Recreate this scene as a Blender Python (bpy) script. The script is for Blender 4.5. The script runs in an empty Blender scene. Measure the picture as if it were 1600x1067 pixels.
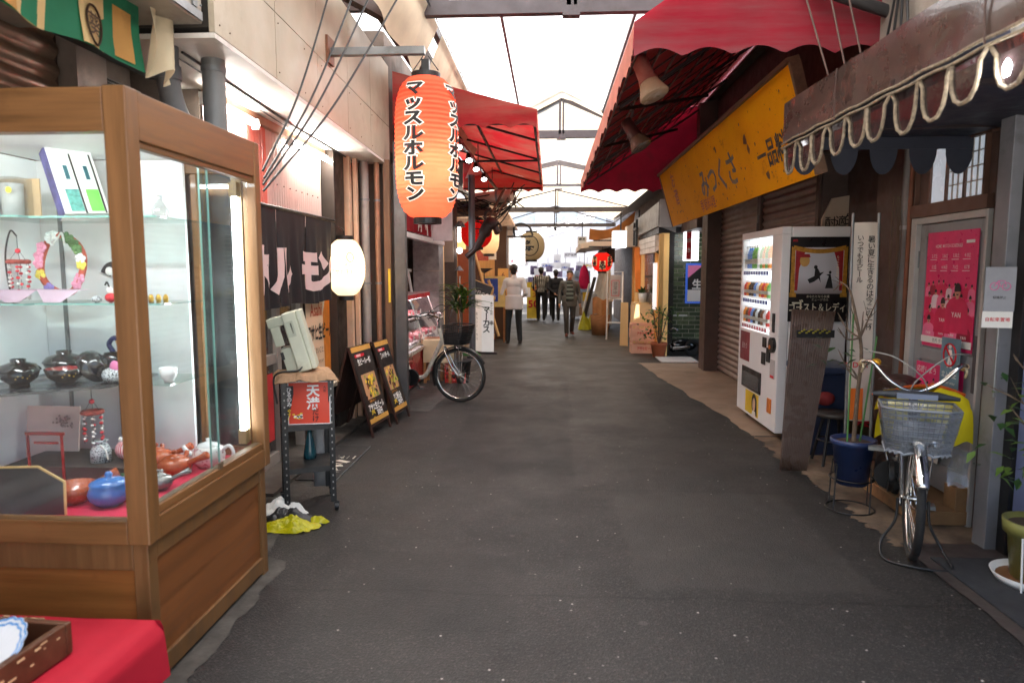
import bpy, bmesh, math, random
from mathutils import Vector as V, Matrix, noise
R = math.radians; PI = math.pi; rnd = random.Random(7)
sc = bpy.context.scene; col = sc.collection
IDM = Matrix.Identity(4)

def lin(c):
    c = c / 255.0
    return c / 12.92 if c <= .04045 else ((c + .055) / 1.055) ** 2.4
def S(r, g, b): return (lin(r), lin(g), lin(b))

# ------------------------------------------------------------------ materials
def G_(c): return tuple(min(.86, 1 - (1 - min(q, 1)) ** 1.2) for q in c)
class NT:
    def __init__(s, name):
        s.m = bpy.data.materials.new(name); s.m.use_nodes = True
        s.t = s.m.node_tree; s.t.nodes.clear()
        s.out = s.n('ShaderNodeOutputMaterial')
        s.tc = s.n('ShaderNodeTexCoord').outputs['Object']
    def n(s, k, **kw):
        x = s.t.nodes.new(k)
        for a, b in kw.items(): setattr(x, a, b)
        return x
    def set(s, sock, v):
        if isinstance(v, bpy.types.NodeSocket): s.t.links.new(v, sock)
        else: sock.default_value = v
    def mapped(s, scale):
        x = s.n('ShaderNodeMapping'); s.set(x.inputs['Vector'], s.tc); x.inputs['Scale'].default_value = scale
        return x.outputs[0]
    def noise(s, scale, det=4, vec=None, rough=.6):
        x = s.n('ShaderNodeTexNoise'); s.set(x.inputs['Vector'], vec or s.tc)
        x.inputs['Scale'].default_value = scale; x.inputs['Detail'].default_value = det; x.inputs['Roughness'].default_value = rough
        return x.outputs[0]
    def rng(s, v, a, b, c, d):
        x = s.n('ShaderNodeMapRange'); x.clamp = True
        for i, q in enumerate((v, a, b, c, d)): s.set(x.inputs[i], q)
        return x.outputs[0]
    def mix(s, f, a, b, mode='MIX'):
        x = s.n('ShaderNodeMix', data_type='RGBA', blend_type=mode)
        s.set(x.inputs[0], f)
        for i, q in ((6, a), (7, b)):
            s.set(x.inputs[i], (*q, 1) if isinstance(q, tuple) and len(q) == 3 else q)
        return x.outputs[2]
    def bump(s, h, st, dist=.01):
        x = s.n('ShaderNodeBump'); s.set(x.inputs['Height'], h); x.inputs['Strength'].default_value = st; x.inputs['Distance'].default_value = dist
        return x.outputs[0]
    def pbsdf(s, colr, rough, metal=0, nrm=None, **kw):
        p = s.n('ShaderNodeBsdfPrincipled')
        s.set(p.inputs['Base Color'], (*colr, 1) if isinstance(colr, tuple) else colr)
        s.set(p.inputs['Roughness'], rough); s.set(p.inputs['Metallic'], metal)
        if nrm is not None: s.set(p.inputs['Normal'], nrm)
        for k, v in kw.items(): s.set(p.inputs[k.replace('_', ' ')], v)
        return p.outputs[0]
    def mixs(s, f, a, b):
        x = s.n('ShaderNodeMixShader'); s.set(x.inputs[0], f); s.set(x.inputs[1], a); s.set(x.inputs[2], b); return x.outputs[0]
    def done(s, sh): s.t.links.new(sh, s.out.inputs[0]); return s.m

MC = {}
def mat(name, c, rough=.6, metal=0, var=.22, scale=4, bump=.15, bscale=50, dirt=0, dcol=(.045, .036, .028), dscale=1.6, stretch=None, coat=0, trans=0, em=0, ecol=None):
    """principled surface with uneven tone, blotches of grime, uneven gloss and fine relief"""
    if name in MC: return MC[name]
    t = NT(name); ecol = ecol or c; c = G_(c)
    vec = t.mapped(stretch) if stretch else None
    n1 = t.noise(scale, 5, vec)
    k = t.rng(n1, .3, .7, 1 - var, 1 + var * .6)
    x = t.n('ShaderNodeVectorMath', operation='SCALE'); x.inputs[0].default_value = c; t.set(x.inputs['Scale'], k)
    cc = x.outputs[0]
    if dirt:
        d = t.rng(t.noise(dscale, 8, vec, .7), .62 - dirt * .35, .75, 0, .85)
        cc = t.mix(d, cc, dcol)
    nb = t.noise(bscale, 3, vec) if bump else None
    rg = t.rng(t.noise(scale * 2.3, 4), .3, .7, max(.02, rough - .12), min(1, rough + .12))
    kw = {}
    if coat: kw['Coat_Weight'] = coat
    if em: kw['Emission_Strength'] = em; kw['Emission_Color'] = (*(ecol or c), 1)
    p = t.pbsdf(cc, rg, metal, t.bump(nb, bump, .004) if bump else None, **kw)
    if trans:
        tr = t.n('ShaderNodeBsdfTranslucent'); t.set(tr.inputs[0], cc); p = t.mixs(trans, p, tr.outputs[0])
    MC[name] = t.done(p); return MC[name]

def wood(name, c, axis=2, rough=.45, dark=.55, dirt=.1, sc_=1.0, coat=0):
    if name in MC: return MC[name]
    t = NT(name); c = G_(c); s = [26 * sc_] * 3; s[axis] = 1.4 * sc_
    v = t.mapped(s)
    a = t.noise(1, 5, v, .65); b = t.noise(.35, 3, v)
    c2 = tuple(q * dark for q in c)
    cc = t.mix(t.rng(a, .35, .68, 0, 1), c, c2)
    cc = t.mix(t.rng(b, .4, .7, 0, .5), cc, tuple(q * .7 for q in c))
    if dirt:
        d = t.rng(t.noise(2.2, 7, None, .7), .66 - dirt * .3, .8, 0, .7); cc = t.mix(d, cc, tuple(q * .22 for q in c))
    kw = {'Coat_Weight': coat} if coat else {}
    MC[name] = t.done(t.pbsdf(cc, t.rng(a, .3, .7, rough + .12, rough - .08), 0, t.bump(a, .12, .003), **kw)); return MC[name]

def emit(name, c, st, var=0):
    if name in MC: return MC[name]
    t = NT(name); e = t.n('ShaderNodeEmission'); e.inputs[0].default_value = (*c, 1); e.inputs[1].default_value = st
    MC[name] = t.done(e.outputs[0]); return MC[name]

def glass(name, tint=(.93, .97, .96), gl=.06, rough=.02, dirt=.05):
    if name in MC: return MC[name]
    t = NT(name)
    tr = t.n('ShaderNodeBsdfTransparent'); tr.inputs[0].default_value = (*tint, 1)
    g = t.n('ShaderNodeBsdfGlossy'); g.inputs['Roughness'].default_value = rough
    df = t.n('ShaderNodeBsdfDiffuse'); df.inputs[0].default_value = (.6, .62, .62, 1)
    fr = t.n('ShaderNodeLayerWeight'); pw_ = t.n('ShaderNodeMath', operation='POWER'); t.set(pw_.inputs[0], fr.outputs['Facing']); pw_.inputs[1].default_value = 4.5
    x = t.n('ShaderNodeMath', operation='MULTIPLY_ADD'); t.set(x.inputs[0], pw_.outputs[0]); x.inputs[1].default_value = .8; x.inputs[2].default_value = gl; x.use_clamp = True
    a = t.mixs(x.outputs[0], tr.outputs[0], g.outputs[0])
    a = t.mixs(t.rng(t.noise(3, 6), .4, .8, 0, dirt * 2), a, df.outputs[0])
    MC[name] = t.done(a); return MC[name]

def cloth(name, c, trans=.3, var=.15, dirt=0, dcol=(.25, .22, .2), weave=300, dscale=1.4, stretch=None):
    if name in MC: return MC[name]
    t = NT(name); c = G_(c); vec = t.mapped(stretch) if stretch else None
    k = t.rng(t.noise(3, 6), .3, .7, 1 - var, 1 + var)
    x = t.n('ShaderNodeVectorMath', operation='SCALE'); x.inputs[0].default_value = c; t.set(x.inputs['Scale'], k); cc = x.outputs[0]
    if dirt: cc = t.mix(t.rng(t.noise(dscale, 7, vec, .65), .64 - dirt * .35, .74, 0, .75), cc, dcol)
    p = t.pbsdf(cc, .8, 0, t.bump(t.noise(weave, 2), .2, .001))
    if trans:
        tr = t.n('ShaderNodeBsdfTranslucent'); t.set(tr.inputs[0], cc); p = t.mixs(trans, p, tr.outputs[0])
    MC[name] = t.done(p); return MC[name]

# ------------------------------------------------------------------ text
TX = {}
def glyph(ch, off):
    k = (ch, off)
    if k not in TX:
        c = bpy.data.curves.new('g', 'FONT'); c.body = ch; c.size = 1; c.offset = off; c.resolution_u = 2
        o = bpy.data.objects.new('g', c); col.objects.link(o)
        m = o.to_mesh(); vs = [tuple(v.co) for v in m.vertices]; fs = [tuple(p.vertices) for p in m.polygons]
        o.to_mesh_clear(); bpy.data.objects.remove(o); bpy.data.curves.remove(c)
        TX[k] = (vs, fs)
    return TX[k]
def layout(s, size, off=0, vert=False, pitch=None, sx=1.0):
    """flat lettering centred on the origin in the XY plane"""
    vs, fs = [], []; x = y = 0
    for ch in s:
        if ch == ' ':
            if vert: y -= .5
            else: x += .4
            continue
        g, f = glyph(ch, off)
        if not g: continue
        full = ord(ch) > 0x2000
        adv = (pitch or 1) if (full or vert) else max(q[0] for q in g) + .06
        b = len(vs)
        for q in g:
            if vert:
                if full: ax, ay = q[0] - .5, q[1] - .38
                else: mx = (max(r[0] for r in g) + min(r[0] for r in g)) / 2; ax, ay = q[0] - mx, q[1] - .38
                if ch in 'ー～〜': ax, ay = ay, -ax
                vs.append((ax * sx, y + ay))
            else: vs.append(((x + q[0]) * sx, q[1] - .36))
        fs += [tuple(i + b for i in p) for p in f]
        if vert: y -= (pitch or 1)
        else: x += adv
    if vert: vs = [(p[0] * size, (p[1] - (y + 1) / 2) * size) for p in vs]
    else: vs = [((p[0] - x * sx / 2) * size, p[1] * size) for p in vs]
    return vs, fs

def fm(o, right, up):
    """matrix of a flat panel: local x = right, y = up, z = towards the viewer"""
    r = V(right).normalized(); u = V(up); u = (u - r * u.dot(r)).normalized(); n = r.cross(u)
    m = Matrix((r, u, n)).transposed().to_4x4(); m.translation = V(o); return m
def F_cam(x, y, z): return fm((x, y, z), (1, 0, 0), (0, 0, 1))      # faces the camera end of the alley
def F_left(x, y, z): return fm((x, y, z), (0, 1, 0), (0, 0, 1))     # on the left row, faces the alley
def F_right(x, y, z): return fm((x, y, z), (0, -1, 0), (0, 0, 1))   # on the right row, faces the alley

# ------------------------------------------------------------------ mesh collector
class MB:
    def __init__(s, T=None): s.v = []; s.f = []; s.fm = []; s.sm = []; s.mats = []; s.T = T or IDM; s.c = 0
    def M(s, m):
        if m not in s.mats: s.mats.append(m)
        s.c = s.mats.index(m); return s
    def add(s, vs, fs, smooth=False):
        b = len(s.v); s.v += [s.T @ V(p) for p in vs]
        for f in fs: s.f.append([i + b for i in f]); s.fm.append(s.c); s.sm.append(smooth)
        return s
    def box(s, c, d, rot=None):
        m = (rot if isinstance(rot, Matrix) else Matrix.Rotation(rot, 3, 'Z')) if rot else Matrix.Identity(3)
        vs = [V(c) + m.to_3x3() @ V((sx * d[0] / 2, sy * d[1] / 2, sz * d[2] / 2)) for sx in (-1, 1) for sy in (-1, 1) for sz in (-1, 1)]
        return s.add(vs, [(0, 1, 3, 2), (4, 6, 7, 5), (0, 4, 5, 1), (2, 3, 7, 6), (0, 2, 6, 4), (1, 5, 7, 3)])
    def b6(s, x0, x1, y0, y1, z0, z1): return s.box(((x0 + x1) / 2, (y0 + y1) / 2, (z0 + z1) / 2), (abs(x1 - x0), abs(y1 - y0), abs(z1 - z0)))
    def bar(s, a, b, w, h=None, up=(0, 0, 1)):
        a = V(a); b = V(b); d = (b - a); L = d.length; d.normalize(); u = V(up)
        if abs(d.dot(u)) > .98: u = V((0, 1, 0))
        r = d.cross(u).normalized(); u = r.cross(d)
        return s.box((a + b) / 2, (w, L, h or w), Matrix((r, d, u)).transposed())
    def quad(s, *p, smooth=False): return s.add(p, [tuple(range(len(p)))], smooth)
    def prism(s, poly, z0, z1):
        n = len(poly); vs = [(p[0], p[1], z0) for p in poly] + [(p[0], p[1], z1) for p in poly]
        return s.add(vs, [tuple(range(n))[::-1], tuple(range(n, 2 * n))] + [(i, (i + 1) % n, n + (i + 1) % n, n + i) for i in range(n)])
    def tube(s, pts, r, n=8, closed=False, smooth=True, cap=True):
        pts = [V(p) for p in pts]; k = len(pts); rs = r if isinstance(r, (list, tuple)) else [r] * k
        vs, fs = [], []; u = None
        for i, p in enumerate(pts):
            if closed: d = (pts[(i + 1) % k] - pts[i - 1])
            else: d = pts[min(i + 1, k - 1)] - pts[max(i - 1, 0)]
            d = d.normalized() if d.length > 1e-9 else V((0, 0, 1))
            if u is None: u = d.orthogonal().normalized()
            u = (u - d * u.dot(d)); u = u.normalized() if u.length > 1e-6 else d.orthogonal().normalized()
            w = d.cross(u)
            for j in range(n):
                a = 2 * PI * j / n; vs.append(p + (u * math.cos(a) + w * math.sin(a)) * rs[i])
        for i in range(k if closed else k - 1):
            q = (i + 1) % k
            for j in range(n): fs.append((i * n + j, i * n + (j + 1) % n, q * n + (j + 1) % n, q * n + j))
        s.add(vs, fs, smooth)
        if cap and not closed:
            s.add([vs[j] for j in range(n)], [tuple(range(n))[::-1]]); s.add([vs[(k - 1) * n + j] for j in range(n)], [tuple(range(n))])
        return s
    def cyl(s, a, b, r0, r1=None, n=16, cap=True): return s.tube([a, b], [r0, r0 if r1 is None else r1], n, cap=cap)
    def lathe(s, prof, c=(0, 0, 0), n=24, smooth=True, rot=None, sx=1, sy=1):
        m = rot or Matrix.Identity(3); vs = []; k = len(prof)
        for r, z in prof:
            for j in range(n): a = 2 * PI * j / n; vs.append(V(c) + m @ V((r * math.cos(a) * sx, r * math.sin(a) * sy, z)))
        return s.add(vs, [(i * n + j, i * n + (j + 1) % n, (i + 1) * n + (j + 1) % n, (i + 1) * n + j) for i in range(k - 1) for j in range(n)], smooth)
    def ball(s, c, r, n=12, k=8, rot=None):
        r = r if isinstance(r, tuple) else (r, r, r); m = rot or Matrix.Identity(3); vs = []
        for i in range(k + 1):
            t = PI * i / k
            for j in range(n): a = 2 * PI * j / n; vs.append(V(c) + m @ V((r[0] * math.sin(t) * math.cos(a), r[1] * math.sin(t) * math.sin(a), -r[2] * math.cos(t))))
        return s.add(vs, [(i * n + j, i * n + (j + 1) % n, (i + 1) * n + (j + 1) % n, (i + 1) * n + j) for i in range(k) for j in range(n)], True)
    def grid(s, fn, nu, nv, smooth=True):
        vs = [fn(i / nu, j / nv) for i in range(nu + 1) for j in range(nv + 1)]; w = nv + 1
        return s.add(vs, [(i * w + j, (i + 1) * w + j, (i + 1) * w + j + 1, i * w + j + 1) for i in range(nu) for j in range(nv)], smooth)
    def text(s, st, size, at=(0, 0), off=0, vert=False, pitch=None, z=.002, T=None, sx=1.0, fn=None, cut=None):
        vs, fs = layout(st, size, off, vert, pitch, sx)
        if cut:
            bm = bmesh.new(); bv = [bm.verts.new((p[0], p[1], 0)) for p in vs]
            for f in fs:
                try: bm.faces.new([bv[i] for i in f])
                except ValueError: pass
            lo = min(p[0] for p in vs); hi = max(p[0] for p in vs); x = lo + cut
            while x < hi:
                bmesh.ops.bisect_plane(bm, geom=bm.verts[:] + bm.edges[:] + bm.faces[:], plane_co=(x, 0, 0), plane_no=(1, 0, 0)); x += cut
            bm.verts.index_update(); vs = [tuple(v.co) for v in bm.verts]; fs = [tuple(v.index for v in f.verts) for f in bm.faces]; bm.free()
        if fn: pts = [fn(p[0] + at[0], p[1] + at[1]) for p in vs]
        else: pts = [(p[0] + at[0], p[1] + at[1], z) for p in vs]
        if T: pts = [T @ V(p) for p in pts]
        return s.add(pts, fs)
    def rect(s, x0, x1, y0, y1, z=0, T=None):
        p = [(x0, y0, z), (x1, y0, z), (x1, y1, z), (x0, y1, z)]
        return s.quad(*[T @ V(q) for q in p] if T else p)
    def poly(s, pts, z=0, T=None):
        p = [V((q[0], q[1], z)) for q in pts]
        return s.quad(*[T @ q for q in p] if T else p)
    def slab(s, x0, x1, y0, y1, z0, z1, T):
        old = s.T; s.T = s.T @ T; s.b6(x0, x1, y0, y1, z0, z1); s.T = old; return s
    def build(s, name, parent=None, label=None, cat=None, group=None, kind=None, loc=None, bev=0, sub=0, solid=0):
        me = bpy.data.meshes.new(name); o = bpy.data.objects.new(name, me); col.objects.link(o)
        if parent is not None: base = WL[parent.name]; o.parent = parent
        else: base = V(loc) if loc is not None else V((0, 0, 0)); o.location = base
        WL[o.name] = base.copy()
        me.from_pydata([p - base for p in s.v], [], s.f)
        for m in s.mats: me.materials.append(m)
        me.polygons.foreach_set('material_index', s.fm); me.polygons.foreach_set('use_smooth', s.sm); me.update()
        bm = bmesh.new(); bm.from_mesh(me); bmesh.ops.recalc_face_normals(bm, faces=bm.faces); bm.to_mesh(me); bm.free()
        if bev: b = o.modifiers.new('b', 'BEVEL'); b.width = bev; b.segments = 2; b.limit_method = 'ANGLE'; b.angle_limit = R(40)
        if sub: b = o.modifiers.new('s', 'SUBSURF'); b.levels = b.render_levels = sub
        if solid: b = o.modifiers.new('k', 'SOLIDIFY'); b.thickness = solid; b.offset = 0
        tag(o, label, cat, group, kind); return o
WL = {}
def tag(o, label=None, cat=None, group=None, kind=None):
    for k, v in (('label', label), ('category', cat), ('group', group), ('kind', kind)):
        if v: o[k] = v
    return o
def thing(name, label, cat, loc, group=None):
    o = bpy.data.objects.new(name, None); col.objects.link(o); o.location = loc; o.empty_display_size = .1
    WL[o.name] = V(loc); return tag(o, label, cat, group)
def dup(root, loc, rz=0, label=None, mesh_from=None):
    def cp(o, p):
        c = o.copy(); col.objects.link(c); WL[c.name] = V(loc)
        if p is not None: c.parent = p
        for ch in list(o.children): cp(ch, c)
        return c
    r = cp(root, None); r.location = loc; r.rotation_euler.z = rz
    if label: r['label'] = label
    return r
def part(root, name, m, fn, label=None, bev=0, T=None, sub=0, kind=None, solid=0):
    mb = MB(T); mb.M(m); fn(mb); return mb.build(name, root, label, bev=bev, sub=sub, kind=kind, solid=solid)
def remesh(mb, name, parent, voxel, m, smooth=3, loc=None):
    o = mb.build(name, parent, loc=loc)
    a = o.modifiers.new('r', 'REMESH'); a.mode = 'VOXEL'; a.voxel_size = voxel; a.use_smooth_shade = True
    if smooth: b = o.modifiers.new('s', 'SMOOTH'); b.iterations = smooth; b.factor = .5
    dg = bpy.context.evaluated_depsgraph_get(); me = bpy.data.meshes.new_from_object(o.evaluated_get(dg))
    o.modifiers.clear(); old = o.data; o.data = me; bpy.data.meshes.remove(old)
    me.materials.clear(); me.materials.append(m); me.polygons.foreach_set('material_index', [0] * len(me.polygons)); return o
def rag(a, b, n, amp, sd):
    """points from a to b along a broken, wandering edge"""
    r = random.Random(sd); out = []
    for i in range(n + 1):
        t = i / n; p = V(a).lerp(V(b), t); q = (noise.noise((t * 9 + sd, sd * 1.7, 0)) + .6 * noise.noise((t * 31, sd, 2)) + .35 * noise.noise((t * 90, sd, 5))) * amp + r.uniform(-1, 1) * amp * .16
        d = (V(b) - V(a)).normalized(); out.append((p.x - d.y * q, p.y + d.x * q))
    return out
def arc(c, r, a0, a1, n, ax=(1, 0, 0), ay=(0, 0, 1)):
    return [V(c) + V(ax) * r * math.cos(a0 + (a1 - a0) * i / n) + V(ay) * r * math.sin(a0 + (a1 - a0) * i / n) for i in range(n + 1)]
def spline(pts, n=6):
    P = [V(p) for p in pts]; P = [P[0] * 2 - P[1]] + P + [P[-1] * 2 - P[-2]]; out = []
    for i in range(1, len(P) - 2):
        for k in range(n):
            t = k / n; a, b, c, d = P[i - 1:i + 3]
            out.append(.5 * ((2 * b) + (c - a) * t + (2 * a - 5 * b + 4 * c - d) * t * t + (3 * b - a - 3 * c + d) * t ** 3))
    return out + [P[-2]]

# common materials
dark_steel = mat('dark_steel', S(76, 70, 72), .5, .3, dirt=.2)
blk = mat('black_paint', S(28, 27, 27), .4, 0, var=.3)
blkp = mat('black_plastic', S(22, 22, 23), .45, 0)
wht = mat('white_paint', S(225, 224, 220), .4, 0, var=.06, dirt=.06, dcol=(.35, .33, .3))
grey_st = mat('galvanised', S(130, 132, 132), .42, .6, var=.3, dirt=.25)
chrome = mat('chrome', S(205, 203, 198), .14, 1, var=.15, bump=.03, dirt=.12)
rubber = mat('rubber', S(30, 29, 28), .8, 0)
ink = mat('black_ink', S(24, 22, 22), .6, 0, bump=0)
inkw = mat('white_ink', S(232, 228, 222), .6, 0, bump=0, var=.06)
inkr = mat('red_ink', S(205, 32, 45), .6, 0, bump=0)
inkp = mat('pink_ink', S(226, 120, 165), .6, 0, bump=0)
inky = mat('yellow_ink', S(235, 190, 50), .6, 0, bump=0)
inkb = mat('blue_ink', S(40, 70, 160), .6, 0, bump=0)
inkg = mat('grey_ink', S(120, 118, 116), .6, 0, bump=0)
leafd = mat('leaf_dark', S(48, 78, 38), .4, 0, var=.4, scale=20, trans=.25)
leafl = mat('leaf_light', S(98, 128, 52), .45, 0, var=.35, scale=20, trans=.3)
bark = mat('bark', S(105, 88, 72), .9, 0, var=.4, scale=20, bump=.5)
clear = glass('clear_glass')
paper = mat('paper', S(232, 228, 218), .7, 0, var=.08, dirt=.08, dcol=(.5, .45, .38))
# ================================================================== PEOPLE
skin = mat('skin', S(196, 142, 112), .55, 0, var=.08, bump=.05); hairm = mat('hair_black', S(26, 22, 22), .5, 0, var=.3, bump=.4, bscale=120); hairg = mat('hair_grey', S(62, 56, 52), .55, 0, var=.3, bump=.4, bscale=120)
def cap_(mb, a, b, ra, rb, n=12):
    a = V(a); b = V(b); mb.tube([a, a.lerp(b, .5), b], [ra, (ra + rb) / 2, rb], n); mb.ball(a, ra, n, 8); mb.ball(b, rb, n, 8)
def person(label, loc, rz, h, J, top, legs, shoes, hair, face=True, torso_extra=None, coat_open=False):
    """J: joints in a 1.70 m frame, facing -Y; l/r are the figure's own left (+x) and right (-x)"""
    s = h / 1.70; t = thing('person', label, 'person', loc); T = Matrix.Translation(loc) @ Matrix.Rotation(rz, 4, 'Z') @ Matrix.Scale(s, 4)
    hd = V(J.get('head', (0, -.01, 1.585)))
    mb = MB(T)
    mb.ball(hd + V((0, .01, .03)), (.073, .092, .085), 16, 12); mb.ball(hd + V((0, -.025, -.04)), (.055, .062, .07), 14, 10); mb.ball(hd + V((0, -.092, -.012)), (.012, .018, .02), 8, 6)
    for q in (-1, 1): mb.ball(hd + V((q * .074, .01, -.01)), (.012, .02, .03), 8, 6)
    cap_(mb, hd + V((0, .015, -.06)), (0, .01, 1.4), .052, .06); cap_(mb, (0, 0, 1.34), (0, 0, .95), .085, .09)
    for q in (1, -1):
        k = 'l' if q > 0 else 'r'; sh_, el, wr_ = V(J['sh' + k]), V(J['el' + k]), V(J['wr' + k]); hp_, kn, an = V(J['hp' + k]), V(J['kn' + k]), V(J['an' + k])
        cap_(mb, (0, 0, 1.36), sh_, .06, .048); cap_(mb, sh_, el, .05, .038); cap_(mb, el, wr_, .038, .026); cap_(mb, (q * .04, 0, .95), hp_, .08, .07); cap_(mb, hp_, kn, .07, .048); cap_(mb, kn, an, .05, .036)
        d = (wr_ - el).normalized(); d = (d * .7 + V(J.get('hd' + k, d)) * .3).normalized(); side = V((0, -1, 0)); side = (side - d * side.dot(d)); side = side.normalized() if side.length > .1 else V((1, 0, 0)); nrm = d.cross(side)
        pal = wr_ + d * .05; mb.ball(pal, (.03, .03, .045), 10, 8, Matrix((side, nrm, d)).transposed()); cap_(mb, wr_, pal, .024, .022)
        for f_, (o_, L) in enumerate(((-.027, .066), (-.009, .078), (.009, .074), (.026, .058))): b0 = pal + side * o_ + d * .03; b1 = b0 + d * L * .55 + nrm * .006 * q; b2 = b1 + d * L * .35 - nrm * .02 * -q; cap_(mb, b0, b1, .0095, .009, 8); cap_(mb, b1, b2, .009, .0075, 8)
        th0 = pal + side * .026 - d * .015; cap_(mb, th0, th0 + side * .028 + d * .032, .011, .0095, 8); cap_(mb, th0 + side * .028 + d * .032, th0 + side * .03 + d * .058, .0095, .008, 8)
    body = remesh(mb, 'body', t, .0075, skin, 2)
    # clothing
    mb = MB(T)
    mb.ball((0, 0, 1.31), (.185, .115, .13), 18, 10); mb.ball((0, .005, 1.15), (.165, .115, .2), 18, 10); mb.ball((0, .005, .98), (.172, .125, min(.14, top.get('hem', .13))), 18, 10); cap_(mb, (0, .01, 1.42), (0, .01, 1.46), .07, .058)
    if top.get('hem', .13) > .19: mb.lathe([(0, 1.0 - top['hem']), (.9, 1.0 - top['hem']), (1.02, 1.02 - top['hem']), (.96, 1.05), (0, 1.08)], (0, .008, 0), 28, sx=.2, sy=.145)
    for k in 'lr':
        sh_, el, wr_ = V(J['sh' + k]), V(J['el' + k]), V(J['wr' + k]); cap_(mb, (0, 0, 1.36), sh_, .085, .072); cap_(mb, sh_, el, .07, .056); cap_(mb, el, el.lerp(wr_, top.get('sleeve', .95)), .056, .042)
    o = remesh(mb, top['name'], t, .011, top['m'], 3); o['label'] = top['label'] if 'label' in top else None
    if o['label'] is None: del o['label']
    mb = MB(T); mb.ball((0, .005, .93), (.165, .12, .1), 16, 10)
    for q, k in ((1, 'l'), (-1, 'r')):
        hp_, kn, an = V(J['hp' + k]), V(J['kn' + k]), V(J['an' + k]); cap_(mb, hp_ + V((0, 0, .06)), kn, .096, .07); cap_(mb, kn, an.lerp(kn, .02), .07, .056)
    remesh(mb, 'trousers', t, .011, legs, 3)
    for q, k in ((1, 'l'), (-1, 'r')):
        an = V(J['an' + k]); f = V(J.get('ft' + k, (0, -1, 0))).normalized(); sd_ = V((-f.y, f.x, 0)).normalized(); mb = MB(T); zz = an.z - .075
        m3 = Matrix((sd_, f, V((0, 0, 1)))).transposed(); mb.ball(V((an.x, an.y, zz + .035)) + f * .075, (.045, .115, .034), 14, 8, m3); mb.ball(V((an.x, an.y, zz + .05)) - f * .01, (.04, .055, .05), 12, 8, m3); mb.box(V((an.x, an.y, zz + .008)) + f * .06, (.08, .26, .016), m3); remesh(mb, 'shoe', t, .009, shoes, 2)
    mb = MB(T)
    for i in range(90):
        a = rnd.uniform(0, 2 * PI); e = rnd.uniform(-.15, 1.5); y = math.sin(a) * math.cos(e)
        lo = -.2 if y > .1 else .45
        if math.sin(e) < lo and y < .35: continue
        p = hd + V((.078 * math.cos(a) * math.cos(e), .015 + .098 * y, .035 + .092 * math.sin(e))); mb.ball(p, rnd.uniform(.016, .026), 8, 6)
    mb.ball(hd + V((0, .025, .055)), (.078, .09, .075), 16, 10); mb.ball(hd + V((0, .06, -.01)), (.068, .052, .085), 14, 8)
    remesh(mb, 'hair', t, .009, hair, 1)
    if face:
        for q in (-1, 1):
            part(t, 'eye', ink, lambda mb: mb.ball(hd + V((q * .03, -.081, .012)), (.011, .006, .005), 8, 6), T=T); part(t, 'eyebrow', hair, lambda mb: mb.bar(hd + V((q * .015, -.086, .032)), hd + V((q * .047, -.074, .033)), .008, .007), T=T)
        part(t, 'mouth', mat('lips', S(140, 74, 66), .6), lambda mb: mb.ball(hd + V((0, -.083, -.052)), (.022, .006, .005), 8, 6), T=T)
    return t, T
def joints(**k):
    J = dict(shl=(.185, 0, 1.375), ell=(.235, .02, 1.1), wrl=(.24, -.05, .86), shr=(-.185, 0, 1.375), elr=(-.235, .02, 1.1), wrr=(-.24, -.05, .86), hpl=(.09, 0, .9), knl=(.1, -.01, .5), anl=(.105, .01, .09), hpr=(-.09, 0, .9), knr=(-.1, -.01, .5), anr=(-.105, .01, .09)); J.update(k); return J
whs = cloth('white_shirt', S(226, 226, 228), .12, .05); navy_tr = mat('trousers_navy', S(34, 40, 44), .8, 0, var=.2, bump=.2); blk_tr = mat('trousers_black', S(24, 22, 24), .8, 0, bump=.2); shoe_b = mat('shoe_black', S(24, 22, 22), .35)
# man in white shirt, back view
t, T = person('person in an untucked white shirt and dark trousers standing with his back turned', (-.79, 14.95, 0), R(176), 1.71, joints(shl=(.19, 0, 1.37), ell=(.27, .02, 1.1), wrl=(.2, -.12, .93), elr=(-.26, .03, 1.12), wrr=(-.2, -.14, 1.05), anl=(.14, .02, .09), knl=(.13, -.02, .5), anr=(-.13, .0, .09), head=(.01, -.03, 1.59)), dict(name='shirt', m=whs, hem=.25, sleeve=.85), navy_tr, shoe_b, hairm, True)
part(t, 'papers', inkw, lambda mb: mb.box((-.27, -.12, 1.12), (.1, .16, .2), .4), T=T)
# striped shirt man
def stripes():
    q = NT('stripe_shirt'); m = q.n('ShaderNodeMapping'); q.set(m.inputs[0], q.tc); w = q.n('ShaderNodeTexWave', bands_direction='X'); q.set(w.inputs['Vector'], m.outputs[0]); w.inputs['Scale'].default_value = 5.2; w.inputs['Distortion'].default_value = 1.6; w.inputs['Detail Scale'].default_value = 1.2
    return q.done(q.pbsdf(q.mix(q.rng(w.outputs[1], .72, .84, 0, 1), S(30, 27, 27), S(196, 188, 176)), .8))
person('person in a black and white vertically striped shirt and black trousers walking away', (-.29, 21.7, 0), R(180), 1.69, joints(ell=(.26, .05, 1.12), wrl=(.2, -.08, .98), elr=(-.26, .06, 1.12), wrr=(-.2, -.06, .97), anl=(.09, -.18, .1), knl=(.1, -.16, .5), anr=(-.1, .14, .12), knr=(-.1, .02, .5)), dict(name='shirt', m=stripes(), hem=.15, sleeve=.5), blk_tr, shoe_b, hairm)
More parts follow.
